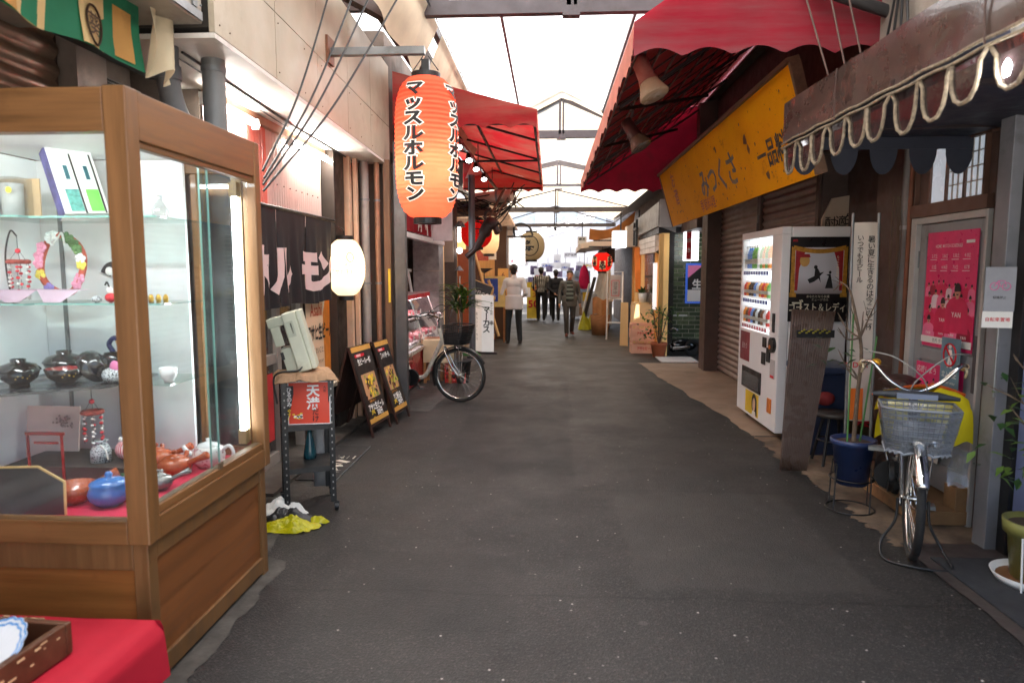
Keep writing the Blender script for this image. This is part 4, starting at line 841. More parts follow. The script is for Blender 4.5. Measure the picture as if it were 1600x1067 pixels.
part(t, 'rabbit', wht, lambda mb: (mb.ball(fT @ V((-.02, -.005, .008)), (.022, .008, .022)))); part(t, 'rabbit', mat('salmon', S(232, 150, 120), .8), lambda mb: mb.ball(fT @ V((.025, -.005, .008)), (.022, .008, .022)), 'salmon rabbit'); part(t, 'cord', inkr, lambda mb: mb.tube([fT @ V((-.005, .04, .004)), fT @ V((0, .08, .004)), fT @ V((.005, .04, .004))], .002, 5))
# hanging bead ornaments
def beads(c, n, L, seed, label, rad, wire=True):
    t = thing('hanging_ornament', label, 'ornament', (c[0], c[1], c[2] - L), None); r = random.Random(seed)
    br_ = mat('bead_red', S(196, 40, 52), .6); bw = mat('bead_white', S(236, 226, 220), .6)
    part(t, 'hoop', mat('hoop_brocade', S(150, 60, 50), .8, var=.6, scale=80), lambda mb: mb.tube([V(c) + V((rad * math.cos(a), rad * math.sin(a), -.06)) for a in [2 * PI * k / 20 for k in range(20)]], .011, 8, closed=True))
    pr, pw, th_ = [], [], []
    for k in range(n):
        a = 2 * PI * k / n; x = c[0] + rad * math.cos(a); y = c[1] + rad * math.sin(a); th_.append(((x, y, c[2] - .06), (x, y, c[2] - L))); z = c[2] - .085
        while z > c[2] - L: (pr if r.random() < .55 else pw).append((x, y, z)); z -= r.uniform(.018, .032)
    part(t, 'thread', ink, lambda mb: [mb.tube(q, .0012, 4) for q in th_] + [mb.tube([c, (c[0] + rad * math.cos(2.1 * k), c[1] + rad * math.sin(2.1 * k), c[2] - .06)], .0012, 4) for k in range(3)] + [mb.tube([c, (c[0], c[1], c[2] + .06)], .0015, 4)])
    part(t, 'beads', br_, lambda mb: [mb.ball(p, (.009, .009, .007), 8, 5) for p in pr], 'red beads'); part(t, 'beads', bw, lambda mb: [mb.ball(p, (.008, .008, .006), 8, 5) for p in pw], 'white beads')
    part(t, 'crown_ball', br_, lambda mb: mb.ball((c[0], c[1], c[2] - .01), .012))
beads((-2.13, 3.02, SH[2] - .07), 6, .2, 3, 'red and white bead ornament hanging from a hook under the dark shelf', .04)
beads((-2.5, 3.1, SH[1] + .25), 6, .24, 5, 'red and white bead ornament on a wire stand at the left of the middle shelf', .04)
t = thing('wire_stand', 'black curled wire stand holding the left bead ornament', 'stand', (-2.62, 3.14, SH[1]))
part(t, 'wire', blk, lambda mb: mb.tube(spline([(-2.54, 3.06, SH[1] + .03), (-2.48, 3.04, SH[1] + .005), (-2.44, 3.06, SH[1] + .03), (-2.48, 3.06, SH[1] + .05), (-2.56, 3.12, SH[1] + .01), (-2.58, 3.12, SH[1] + .2), (-2.54, 3.11, SH[1] + .33), (-2.5, 3.1, SH[1] + .31)]), .004, 6))
t = thing('paper_tray', 'pair of translucent pink paper trays under the wreath', 'tray', (-2.42, 3.05, SH[1]))
pinkp = mat('pink_paper', S(232, 196, 216), .7, trans=.4)
part(t, 'tray', pinkp, lambda mb: (mb.add([(-2.6, 3.02, SH[1] + .06), (-2.5, 3.0, SH[1] + .003), (-2.43, 3.0, SH[1] + .003), (-2.38, 3.04, SH[1] + .055), (-2.4, 3.16, SH[1] + .06), (-2.58, 3.16, SH[1] + .06)], [(0, 1, 2, 3), (0, 3, 4, 5)]), mb.add([(-2.38, 3.05, SH[1] + .06), (-2.33, 3.02, SH[1] + .003), (-2.25, 3.02, SH[1] + .003), (-2.19, 3.06, SH[1] + .055), (-2.2, 3.16, SH[1] + .06), (-2.38, 3.16, SH[1] + .06)], [(0, 1, 2, 3), (0, 3, 4, 5)])))
t = thing('bird_figure', 'tiny black, red and white bird figure at the right end of the middle shelf', 'figurine', (-2.07, 3.1, SH[1]))
part(t, 'body', inkr, lambda mb: mb.ball((-2.06, 3.1, SH[1] + .022), (.028, .02, .022))); part(t, 'head', inkw, lambda mb: mb.ball((-2.065, 3.1, SH[1] + .055), (.016, .014, .018))); part(t, 'crest', blk, lambda mb: mb.tube(spline([(-2.065, 3.1, SH[1] + .07), (-2.075, 3.1, SH[1] + .095), (-2.085, 3.1, SH[1] + .08)]), .004, 6)); part(t, 'base_pouch', chkm, lambda mb: mb.ball((-2.115, 3.08, SH[1] + .016), (.025, .018, .016)))
# things on the red floor
glz = mat('terracotta_glaze', S(168, 74, 34), .25, 0, var=.2, scale=12, bump=.05, coat=.3)
def kyusu(label, c, r, ang, m, hang=None, lidm=None, L=1.0):
    t = thing('teapot', label, 'teapot', c); hz = ang if hang is None else hang
    part(t, 'body', m, lambda mb: mb.lathe([(0, 0), (r * .6, 0), (r * .95, r * .35), (r, r * .6), (r * .85, r * .95), (r * .5, r * 1.1), (0, r * 1.12)], c, 28))
    part(t, 'lid', lidm or m, lambda mb: mb.lathe([(r * .55, r * 1.06), (r * .55, r * 1.12), (r * .3, r * 1.22), (r * .1, r * 1.25), (r * .1, r * 1.33), (r * .17, r * 1.4), (r * .12, r * 1.5), (0, r * 1.52)], c, 24))
    def at_(a, d, z): return (c[0] + d * math.cos(a), c[1] + d * math.sin(a), c[2] + z)
    part(t, 'handle', m, lambda mb: mb.tube([at_(hz, r * .85, r * .7), at_(hz, r * 1.4, r * .95), at_(hz, r * (1.7 + .4 * L), r * 1.25), at_(hz, r * (1.75 + .4 * L), r * 1.28)], [r * .2, r * .16, r * .26, r * .2], 12))
    part(t, 'spout', m, lambda mb: mb.tube(spline([at_(hz + 1.6, r * .8, r * .5), at_(hz + 1.6, r * 1.15, r * .7), at_(hz + 1.6, r * 1.45, r * 1.1)]), [r * .2] * 6 + [r * .15] * 6 + [r * .1], 10))
    return t
kyusu('orange clay teapot at the back with its handle pointing up right', (-1.93, 3.18, ZF), .078, .25, glz)
kyusu('orange clay teapot in the middle of the red cloth', (-1.77, 3.06, ZF), .078, -.05, glz)
kyusu('small grey metallic teapot nearest the sliding glass', (-1.72, 2.84, ZF), .06, .35, mat('grey_glaze', S(132, 128, 126), .2, .4, coat=.4))
t = thing('teapot', 'white teapot with pink flower print and looped handle', 'teapot', (-1.675, 3.2, ZF)); c = (-1.675, 3.2, ZF)
def florals():
    q = NT('floral_china'); n = q.noise(38, 4); return q.done(q.pbsdf(q.mix(q.rng(n, .54, .6, 0, .8), S(238, 234, 230), S(168, 74, 92)), .2))
wg = mat('white_china', S(238, 236, 232), .2, bump=0, var=.04)
part(t, 'body', florals(), lambda mb: mb.lathe([(0, 0), (.045, 0), (.072, .03), (.078, .06), (.068, .095), (.05, .105), (0, .108)], c, 30)); part(t, 'lid', wg, lambda mb: mb.lathe([(.052, .104), (.05, .112), (.02, .122), (.008, .128), (.012, .14), (0, .144)], c, 24))
part(t, 'handle', wg, lambda mb: mb.tube(spline([(c[0] + .068, c[1], ZF + .085), (c[0] + .105, c[1], ZF + .105), (c[0] + .125, c[1], ZF + .07), (c[0] + .105, c[1], ZF + .03), (c[0] + .07, c[1], ZF + .03)]), .009, 8)); part(t, 'spout', wg, lambda mb: mb.tube([(c[0] - .06, c[1], ZF + .04), (c[0] - .1, c[1], ZF + .06), (c[0] - .13, c[1], ZF + .1)], [.022, .015, .01], 10))
t = thing('teapot', 'glossy blue lidded pot at the left of the corner post', 'pot', (-2.0, 2.72, ZF)); c = (-1.81, 2.64, ZF); blg = mat('blue_glaze', S(52, 104, 176), .15, 0, var=.25, scale=10, bump=.03, coat=.4)
part(t, 'body', blg, lambda mb: mb.lathe([(0, 0), (.05, 0), (.078, .03), (.082, .055), (.07, .085), (.066, .09), (0, .09)], c, 30)); part(t, 'lid', blg, lambda mb: mb.lathe([(.074, .088), (.07, .098), (.04, .112), (.012, .116), (.016, .128), (.01, .138), (0, .14)], c, 28))
t = thing('clay_pan', 'orange clay pouring pan with a stub handle in front of the dark step', 'pan', (-2.17, 2.74, ZF)); c = (-1.98, 2.66, ZF)
part(t, 'body', glz, lambda mb: mb.lathe([(0, 0), (.05, 0), (.08, .03), (.09, .075), (.085, .075), (.07, .03), (0, .015)], c, 30)); part(t, 'handle', glz, lambda mb: mb.tube([(c[0] + .08, c[1] + .03, ZF + .065), (c[0] + .11, c[1] + .06, ZF + .085), (c[0] + .14, c[1] + .09, ZF + .1)], [.018, .02, .028], 10))
t = thing('display_step', 'low dark wooden step at the back of the red cloth', 'step', (-2.2, 3.1, ZF)); part(t, 'block', wood('dark_step', S(62, 54, 50), 0, .5, .7, .1), lambda mb: mb.b6(-2.5, -1.93, 2.92, 3.24, ZF, ZF + .07), bev=.003)
t = thing('folded_cloth', 'green and white folded cloth beside the blue pot', 'cloth', (-2.05, 2.93, ZF))
grn = NT('green_print'); gm = grn.done(grn.pbsdf(grn.mix(grn.rng(grn.noise(40, 4), .5, .58, 0, 1), S(46, 84, 42), S(196, 214, 196)), .8))
part(t, 'fold', gm, lambda mb: mb.grid(lambda u, v: (-1.99 + .2 * u, 2.84 + .1 * v, ZF + .004 + .05 * math.sin(u * PI) * math.sin(v * PI) + .012 * noise.noise((u * 7, v * 7, 2))), 16, 12))
t = thing('patterned_pouch', 'navy scale-patterned drawstring pouch on the dark step', 'pouch', (-2.17, 3.14, ZF + .07)); part(t, 'bag', chkm, lambda mb: mb.lathe([(0, 0), (.045, 0), (.045, .05), (.03, .08), (.02, .088), (.035, .1), (0, .1)], (-2.1, 3.02, ZF + .07), 4 * 4)); part(t, 'cord', inkw, lambda mb: mb.tube(spline([(-2.08, 2.99, ZF + .155), (-2.05, 2.98, ZF + .13), (-2.04, 2.98, ZF + .09)]), .004, 6))
t = thing('patterned_pouch', 'round pink and white striped pouch on the dark step', 'pouch', (-2.06, 3.15, ZF + .07))
stp = NT('striped_pink'); wv = stp.n('ShaderNodeTexWave'); stp.set(wv.inputs['Vector'], stp.tc); wv.inputs['Scale'].default_value = 28; wv.inputs['Distortion'].default_value = 3
spm = stp.done(stp.pbsdf(stp.mix(stp.rng(wv.outputs[1], .4, .6, 0, 1), S(206, 84, 96), S(240, 214, 214)), .8))
part(t, 'bag', spm, lambda mb: mb.ball((-1.985, 3.05, ZF + .12), (.06, .05, .05), 18, 10)); part(t, 'bow', inkw, lambda mb: (mb.ball((-2.0, 3.03, ZF + .172), (.02, .01, .014)), mb.ball((-1.97, 3.03, ZF + .172), (.02, .01, .014))))
t = thing('wooden_rack', 'small red lacquered hanging rack on the left of the step', 'rack', (-2.4, 3.06, ZF)); part(t, 'frame', lacr, lambda mb: (mb.b6(-2.37, -2.19, 2.9, 2.912, ZF + .22, ZF + .235), mb.b6(-2.33, -2.22, 2.9, 2.91, ZF + .18, ZF + .19), mb.b6(-2.365, -2.357, 2.9, 2.91, ZF, ZF + .22), mb.b6(-2.205, -2.197, 2.9, 2.91, ZF, ZF + .22)))
t = thing('pattern_board', 'pale pink picture board leaning on the white back panel', 'board', (-2.56, 3.2, ZF)); part(t, 'board', mat('pink_board', S(226, 190, 180), .7, var=.12), lambda mb: mb.box((-2.48, 3.2, ZF + .16), (.3, .01, .26), Matrix.Rotation(R(-8), 3, 'X'))); part(t, 'picture', mat('etched', S(150, 120, 116), .8), lambda mb: [mb.ball((-2.4 + rnd.uniform(-.05, .05), 3.18, ZF + .22 + rnd.uniform(-.03, .03)), (.006, .003, .006), 6, 4) for _ in range(40)])
t = thing('black_board', 'dark slate board with clipped corner leaning inside the front glass', 'board', (-2.3, 2.5, ZF)); bT2 = fm((-2.03, 2.5, ZF), (1, .12, 0), (0, .1, 1))
part(t, 'panel', mat('slate', S(58, 56, 56), .5, var=.2), lambda mb: (mb.poly([(-.5, 0), (.122, 0), (.118, .13), (.02, .19), (-.5, .19)], .004, bT2))); part(t, 'edge', bam, lambda mb: (mb.bar(bT2 @ V((.124, 0, .004)), bT2 @ V((.12, .131, .004)), .007, .007), mb.bar(bT2 @ V((.12, .131, .004)), bT2 @ V((.02, .192, .004)), .007, .007), mb.bar(bT2 @ V((.02, .192, .004)), bT2 @ V((-.5, .192, .004)), .007, .007)))
t = thing('name_card', 'white standing card behind the striped pouch', 'card', (-1.99, 3.2, ZF)); part(t, 'card', paper, lambda mb: mb.box((-1.985, 3.22, ZF + .13), (.06, .004, .14))); part(t, 'print', mat('peach_print', S(220, 160, 120)), lambda mb: mb.box((-1.98, 3.216, ZF + .12), (.03, .003, .05)))
t = thing('tea_cup', 'white cup with grey print on the side glass shelf', 'cup', (-1.80, 3.1, SH[2])); part(t, 'cup', wg, lambda mb: mb.lathe([(0, 0), (.022, 0), (.024, .01), (.036, .03), (.04, .07), (.037, .07), (.03, .03), (0, .015)], (-1.80, 3.1, SH[2] + .001), 24))
for k in range(4):
    mb = MB().M(gold); mb.lathe([(0, 0), (.01, 0), (.013, .02), (.008, .035), (0, .04)], (-1.90 + .035 * k, 3.1, SH[1]), 14)
    mb.build('gold_bell', None, 'tiny gold bell in a row on the middle side shelf', 'bell', 'gold bells on the side shelf', loc=(-1.90 + .035 * k, 3.1, SH[1]))
t = thing('glass_flask', 'clear glass flask on the upper side shelf', 'flask', (-1.80, 3.1, SH[0])); part(t, 'glass', glass('flask_glass', (.9, .92, .92), .15, .02, .02), lambda mb: mb.lathe([(0, 0), (.03, 0), (.036, .03), (.02, .06), (.01, .075), (.012, .1)], (-1.80, 3.1, SH[0]), 20))

# ---- red bench in front
rc = cloth('red_bench_cloth', S(172, 10, 36), .05, .1)
tb = thing('covered_bench', 'low bench draped with bright red cloth in front of the display case', 'bench', (-1.9, 2.0, 0))
BX, BZ = -1.40, .365
def benchc(u, v):
    # u along depth 1.2..2.33, v from far left over the right edge and down
    y = 1.15 + 1.09 * u
    if v < .7: x = -3.0 + (BX + 3.0) * v / .7; z = BZ
    else: q = (v - .7) / .3; x = BX + .03 * min(1, 5 * q) + .02 * math.sin(y * 9) * q; z = BZ - .004 * min(1, 9 * q) - .2 * q
    return (x, y, z + .004 * noise.noise((x * 5, y * 7, 0)))
def benchf(u, v):
    x = -3.0 + (BX + 3.0 + .02) * u; return (x, 2.24 + .02 * min(1, v * 5) + .012 * math.sin(x * 8) * v, BZ - .2 * v)
part(tb, 'cloth', rc, lambda mb: (mb.grid(benchc, 16, 40), mb.grid(benchf, 20, 6)))
part(tb, 'frame', cwb, lambda mb: (mb.b6(-2.95, BX - .03, 1.2, 2.2, BZ - .07, BZ - .03), [mb.b6(x, x + .05, y, y + .05, 0, BZ - .07) for x in (-2.9, BX - .1) for y in (1.25, 2.1)]))
tr = thing('wooden_tray', 'worn brown wooden tray on the red cloth', 'tray', (-1.75, 1.95, BZ)); 
trw = wood('tray_wood', S(92, 56, 36), 0, .4, .5, .35, .8); Tt = Matrix.Translation((-1.775, 1.80, BZ + .006)) @ Matrix.Rotation(R(-4), 4, 'Z')
part(tr, 'side', trw, lambda mb: (mb.b6(-.3, .22, .21, .235, 0, .105), mb.b6(-.3, .22, -.3, -.275, 0, .105), mb.b6(.195, .22, -.274, .209, 0, .105), mb.b6(-.3, -.276, -.274, .209, 0, .105)), T=Tt, bev=.004)
part(tr, 'bottom', trw, lambda mb: mb.b6(-.275, .194, -.273, .208, .003, .012), T=Tt)
part(tr, 'worn_rim', mat('bare_wood', S(196, 160, 118), .7, var=.4), lambda mb: [mb.box((rnd.uniform(-.25, .2), .235, .1045), (rnd.uniform(.01, .05), .004, .004)) for _ in range(9)] + [mb.box((.2205, rnd.uniform(-.25, .2), rnd.uniform(.03, .1)), (.002, rnd.uniform(.006, .03), rnd.uniform(.003, .01))) for _ in range(12)], T=Tt)
ds = thing('scalloped_plate', 'blue and white scalloped plate standing in the wooden tray', 'plate', (-1.86, 1.93, BZ + .02)); dT = Tt @ Matrix.Translation((.09, .06, .07)) @ Matrix.Rotation(R(34), 4, 'X') @ Matrix.Rotation(R(-14), 4, 'Y') @ Matrix.Scale(.68, 4)
def scal(r0, r1, z):
    def f(mb):
        n = 120
        for i in range(n):
            a = 2 * PI * i / n; b = 2 * PI * (i + 1) / n
            def q(r, t): s = r * (1 + (.05 * abs(math.sin(9 * t)) if r > .1 else 0)); return (s * math.cos(t), s * math.sin(t), z + (.02 * (r / .2) ** 2))
            mb.quad(q(r0, a), q(r1, a), q(r1, b), q(r0, b), smooth=True)
    return f
part(ds, 'dish', wg, lambda mb: (scal(.0, .15, .0)(mb), scal(.15, .18, .0)(mb)), T=dT); part(ds, 'blue_rim', mat('sky_glaze', S(110, 160, 214), .3), lambda mb: (scal(.145, .155, .003)(mb), scal(.168, .178, .003)(mb)), T=dT)

# ================================================================== STREET THINGS, LEFT
# slotted-angle trolley
ct = thing('shelf_trolley', 'black slotted-angle trolley with three shelves on small castors', 'trolley', (-1.65, 4.48, 0))
cT = Matrix.Translation((-1.65, 4.48, 0)) @ Matrix.Rotation(R(24), 4, 'Z'); W2, D2 = .165, .175
for sx in (-1, 1):
    for sy in (-1, 1):
        zb = .06 if not (sx < 0 and sy < 0) else .0
        def leg(mb):
            mb.b6(sx * W2 - .018 * (1 if sx > 0 else -1) - .018, sx * W2 - .018 * (1 if sx > 0 else -1) + .018, sy * D2 - .0015, sy * D2 + .0015, zb, .91)
            mb.b6(sx * W2 - .0015, sx * W2 + .0015, min(sy * D2, sy * D2 - sy * .036), max(sy * D2, sy * D2 - sy * .036), zb, .91)
        l = part(ct, 'leg', blk, leg, T=cT)
        part(l, 'holes', mat('slot_light', S(150, 146, 140), .6), lambda mb: [mb.b6(sx * W2 - sx * .018 - .004, sx * W2 - sx * .018 + .004, -D2 - .0024 if sy < 0 else sy * D2 - .0024, (-D2 - .0016) if sy < 0 else sy * D2 - .0016, z, z + .012) for z in [zb + .04 + .045 * k for k in range(18)]] if sy < 0 else mb.b6(sx * W2 - sx * .02 - .002, sx * W2 - sx * .02 + .002, D2 - .0024, D2 - .0018, .3, .31), T=cT)
        if zb: part(ct, 'castor', blkp, lambda mb: (mb.cyl((sx * W2 - .012, sy * D2, .026), (sx * W2 + .012, sy * D2, .026), .026), mb.b6(sx * W2 - .016, sx * W2 + .016, sy * D2 - .01, sy * D2 + .01, .04, .062)), T=cT)
shm = mat('shelf_black', S(52, 50, 48), .5, .1, dirt=.25, dcol=S(96, 84, 72))
for z in (.3, .585): part(ct, 'shelf', shm, lambda mb: (mb.b6(-W2 + .003, W2 - .003, -D2 + .003, D2 - .003, z, z + .006), mb.b6(-W2 + .003, W2 - .003, -D2 + .003, -D2 + .006, z - .028, z), mb.b6(W2 - .006, W2 - .003, -D2 + .006, D2 - .003, z - .028, z), mb.b6(-W2 + .003, -W2 + .006, -D2 + .006, D2 - .003, z - .028, z)), T=cT)
card = mat('worn_cardboard', S(164, 128, 96), .9, 0, var=.35, bump=.6, bscale=25, dirt=.3, dcol=S(90, 66, 48))
cb = thing('cardboard_sheet', 'crumpled brown cardboard sheet covering the top of the black trolley', 'cardboard', (-1.65, 4.48, .9))
def cbf(u, v):
    x = -.2 + .4 * u; y = -.205 + .41 * v; ex = max(0, abs(x) - W2, abs(y) - D2)
    return tuple(cT @ V((x, y, .925 + .016 * noise.noise((x * 9, y * 9, 0)) - ex * 1.3 - .012 * noise.noise((x * 30, y * 30, 4)))))
part(cb, 'sheet', card, lambda mb: mb.grid(cbf, 26, 26, False), solid=.006)
mc = thing('machine_housing', 'pale grey-green machine casing leaning on the cardboard', 'machine', (-1.68, 4.5, .93))
mT = cT @ Matrix.Translation((.0, .02, .935)) @ Matrix.Rotation(R(-9), 4, 'Z') @ Matrix.Rotation(R(-15), 4, 'Y')
pg = mat('pale_green_plastic', S(192, 194, 172), .45, 0, var=.08, bump=.05, dirt=.15, dcol=S(140, 128, 100)); pg2 = mat('pale_green_plastic_shade', S(170, 174, 154), .5, 0, var=.1)
part(mc, 'body', pg, lambda mb: mb.b6(-.03, .06, -.11, .12, 0, .4), T=mT, bev=.008); part(mc, 'cover', pg, lambda mb: (mb.b6(.061, .092, -.1, .11, .0, .4),), T=mT, bev=.006, label='front cover')
part(mc, 'side_ledge', pg2, lambda mb: (mb.b6(-.13, -.031, -.1, .1, .33, .39), mb.b6(-.12, -.06, -.108, -.1, .2, .33), mb.b6(-.1, -.031, -.09, .08, .02, .18)), T=mT, bev=.005)
part(mc, 'slot', blk, lambda mb: (mb.b6(.01, .018, -.1125, -.109, .26, .33), mb.b6(-.105, -.085, -.1095, -.107, .11, .16)), T=mT); part(mc, 'handle_recess', pg2, lambda mb: (mb.b6(-.02, .03, -.1125, -.109, .24, .345),), T=mT)
part(mc, 'cable', blk, lambda mb: mb.tube(spline([mT @ V((0, -.11, .03)), cT @ V((-.06, -.2, .96)), cT @ V((-.2, -.18, .93)), cT @ V((-.19, -.19, .75))]), .006, 6))
# red menu sign on the middle shelf
ms = thing('menu_sign', 'red menu sign with big white kanji inside the black trolley', 'sign', (-1.62, 4.4, .6)); sT = fm(cT @ V((.01, -.15, .735)), cT.to_3x3() @ V((1, -.1, 0)) + V((0, -.12, 0)), (0, .1, 1))
part(ms, 'board', mat('sign_red', S(206, 60, 34), .45, var=.12), lambda mb: mb.slab(-.13, .13, -.135, .135, -.006, 0, sT), bev=.001); part(ms, 'border', wht, lambda mb: (mb.slab(-.135, -.13, -.14, .14, -.006, .002, sT), mb.slab(.13, .135, -.14, .14, -.006, .002, sT), mb.slab(-.13, .13, .135, .14, -.006, .002, sT), mb.slab(-.13, .13, -.14, -.135, -.006, .002, sT)))
part(ms, 'lettering', inkw, lambda mb: (mb.text('天満', .085, (.025, .04), .03, True, 1.0, .003, sT, 1.0)), 'white lettering'); part(ms, 'lettering', ink, lambda mb: (mb.text('だけ', .045, (.04, -.08), .01, True, 1, .003, sT), mb.text('大阪', .02, (.1, .09), .005, True, 1.1, .003, sT)), 'black lettering')
def food(mb):
    for k in range(26): mb.M((inkw, ink, inky)[k % 3]); a = rnd.uniform(0, 6.28); q = rnd.uniform(0, .035); mb.slab(-.07 + q * math.cos(a) - .008, -.07 + q * math.cos(a) + .008, -.085 + .7 * q * math.sin(a) - .004, -.085 + .7 * q * math.sin(a) + .004, .001 + k * .0001, .0015 + k * .0001, sT)
part(ms, 'picture', inkw, food)
ms2 = thing('menu_sign', 'narrow black menu sign with white and yellow writing beside the red one', 'sign', (-1.78, 4.36, .6)); s2 = fm(cT @ V((-.13, -.12, .73)), cT.to_3x3() @ V((.5, .8, 0)), (0, 0, 1)); s2 = fm(cT @ V((-.115, -.13, .73)), cT.to_3x3() @ V((1, .25, 0)), (0, 0, 1))
part(ms2, 'board', blk, lambda mb: mb.slab(-.025, .03, -.12, .12, -.004, 0, s2)); part(ms2, 'lettering', inkw, lambda mb: (mb.text('ひるのみ', .036, (.0, .05), .02, True, .9, .002, s2), mb.M(inky).text('やすい', .03, (.0, -.07), .02, True, .9, .002, s2)))
sp = thing('spray_bottle', 'dark teal bottle standing on the lowest trolley shelf', 'bottle', (-1.66, 4.52, .306)); c = tuple(cT @ V((.02, .07, .307)))
part(sp, 'body', mat('teal_bottle', S(36, 84, 92), .2, 0, bump=0, coat=.4), lambda mb: mb.lathe([(0, 0), (.042, 0), (.044, .03), (.03, .12), (.016, .18), (.014, .2), (0, .2)], c, 20)); part(sp, 'cap', blkp, lambda mb: mb.lathe([(.018, .2), (.018, .23), (0, .23)], c, 14))
gpan = thing('grey_panel', 'grey curved plastic sheet tucked behind the trolley legs', 'panel', (-1.5, 4.66, 0)); part(gpan, 'sheet', mat('grey_sheet', S(160, 158, 156), .5), lambda mb: mb.grid(lambda u, v: tuple(cT @ V((.05 + .13 * u + .0, .2 - .01 * math.sin(u * 3), .06 + .85 * v))), 4, 8), solid=.005)
# bags
yb = thing('plastic_bag', 'crumpled yellow plastic bag on the ground by the case', 'bag', (-1.55, 4.15, 0))
def lump(cx, cy, sx, sy, h, sd, ang=0):
    ca, sa = math.cos(ang), math.sin(ang)
    def fn(u, v):
        a = u * 2 * PI; r = v; rr = 1 + .25 * noise.noise((math.cos(a) * 1.6, math.sin(a) * 1.6, sd))
        x, y = sx * r * rr * math.cos(a), sy * r * rr * math.sin(a)
        z = h * max(0, 1 - r ** 1.7) * (1 + .7 * noise.noise((x * 10, y * 10, sd))) +   .024 * abs(noise.noise((x * 20, y * 30, sd))) + .01 * abs(noise.noise((x * 55, y * 50, sd + 3))) * (1.2 - r) + .003
        return (cx + ca * x - sa * y, cy + sa * x + ca * y, max(.006, z))
    return lambda mb: mb.grid(fn, 70, 22, False)
part(yb, 'bag', mat('yellow_film', S(176, 168, 14), .3, 0, var=.12, bump=.4, bscale=22, trans=.2), lambda mb: (lump(-1.62, 4.03, .2, .085, .06, 3, .12)(mb), lump(-1.47, 4.12, .08, .035, .045, 8, .5)(mb)))
bb = thing('plastic_bag', 'flattened black plastic bag lying on top of the yellow bag', 'bag', (-1.6, 4.2, 0)); part(bb, 'bag', mat('black_film', S(34, 33, 34), .35, 0, bump=.4, bscale=20), lambda mb: lump(-1.66, 4.13, .22, .09, .08, 5, -.1)(mb))
pb = thing('paper_sheet', 'crumpled white paper beside the black bag', 'paper', (-1.72, 4.28, 0)); part(pb, 'sheet', paper, lambda mb: lump(-1.76, 4.26, .16, .08, .1, 11, .0)(mb))
mtt = thing('door_mat', 'black entrance mat with white brush characters', 'mat', (-2.0, 5.5, 0)); part(mtt, 'mat', mat('mat_black', S(36, 34, 33), .9, 0, bump=.6, bscale=200), lambda mb: mb.b6(-2.42, -1.63, 4.98, 6.0, .031, .04) if False else mb.b6(-1.94, -1.63, 4.98, 6.0, .005, .014))
part(mtt, 'lettering', mat('mat_white', S(190, 184, 170), .9, dirt=.2), lambda mb: mb.text('肉酒', .27, T=fm((-1.79, 5.45, .0145), (0, 1, 0), (-1, 0, 0)), off=.05, z=.001))
part(mtt, 'edge', grey_st, lambda mb: (mb.b6(-1.628, -1.622, 4.98, 6.0, .005, .015),))

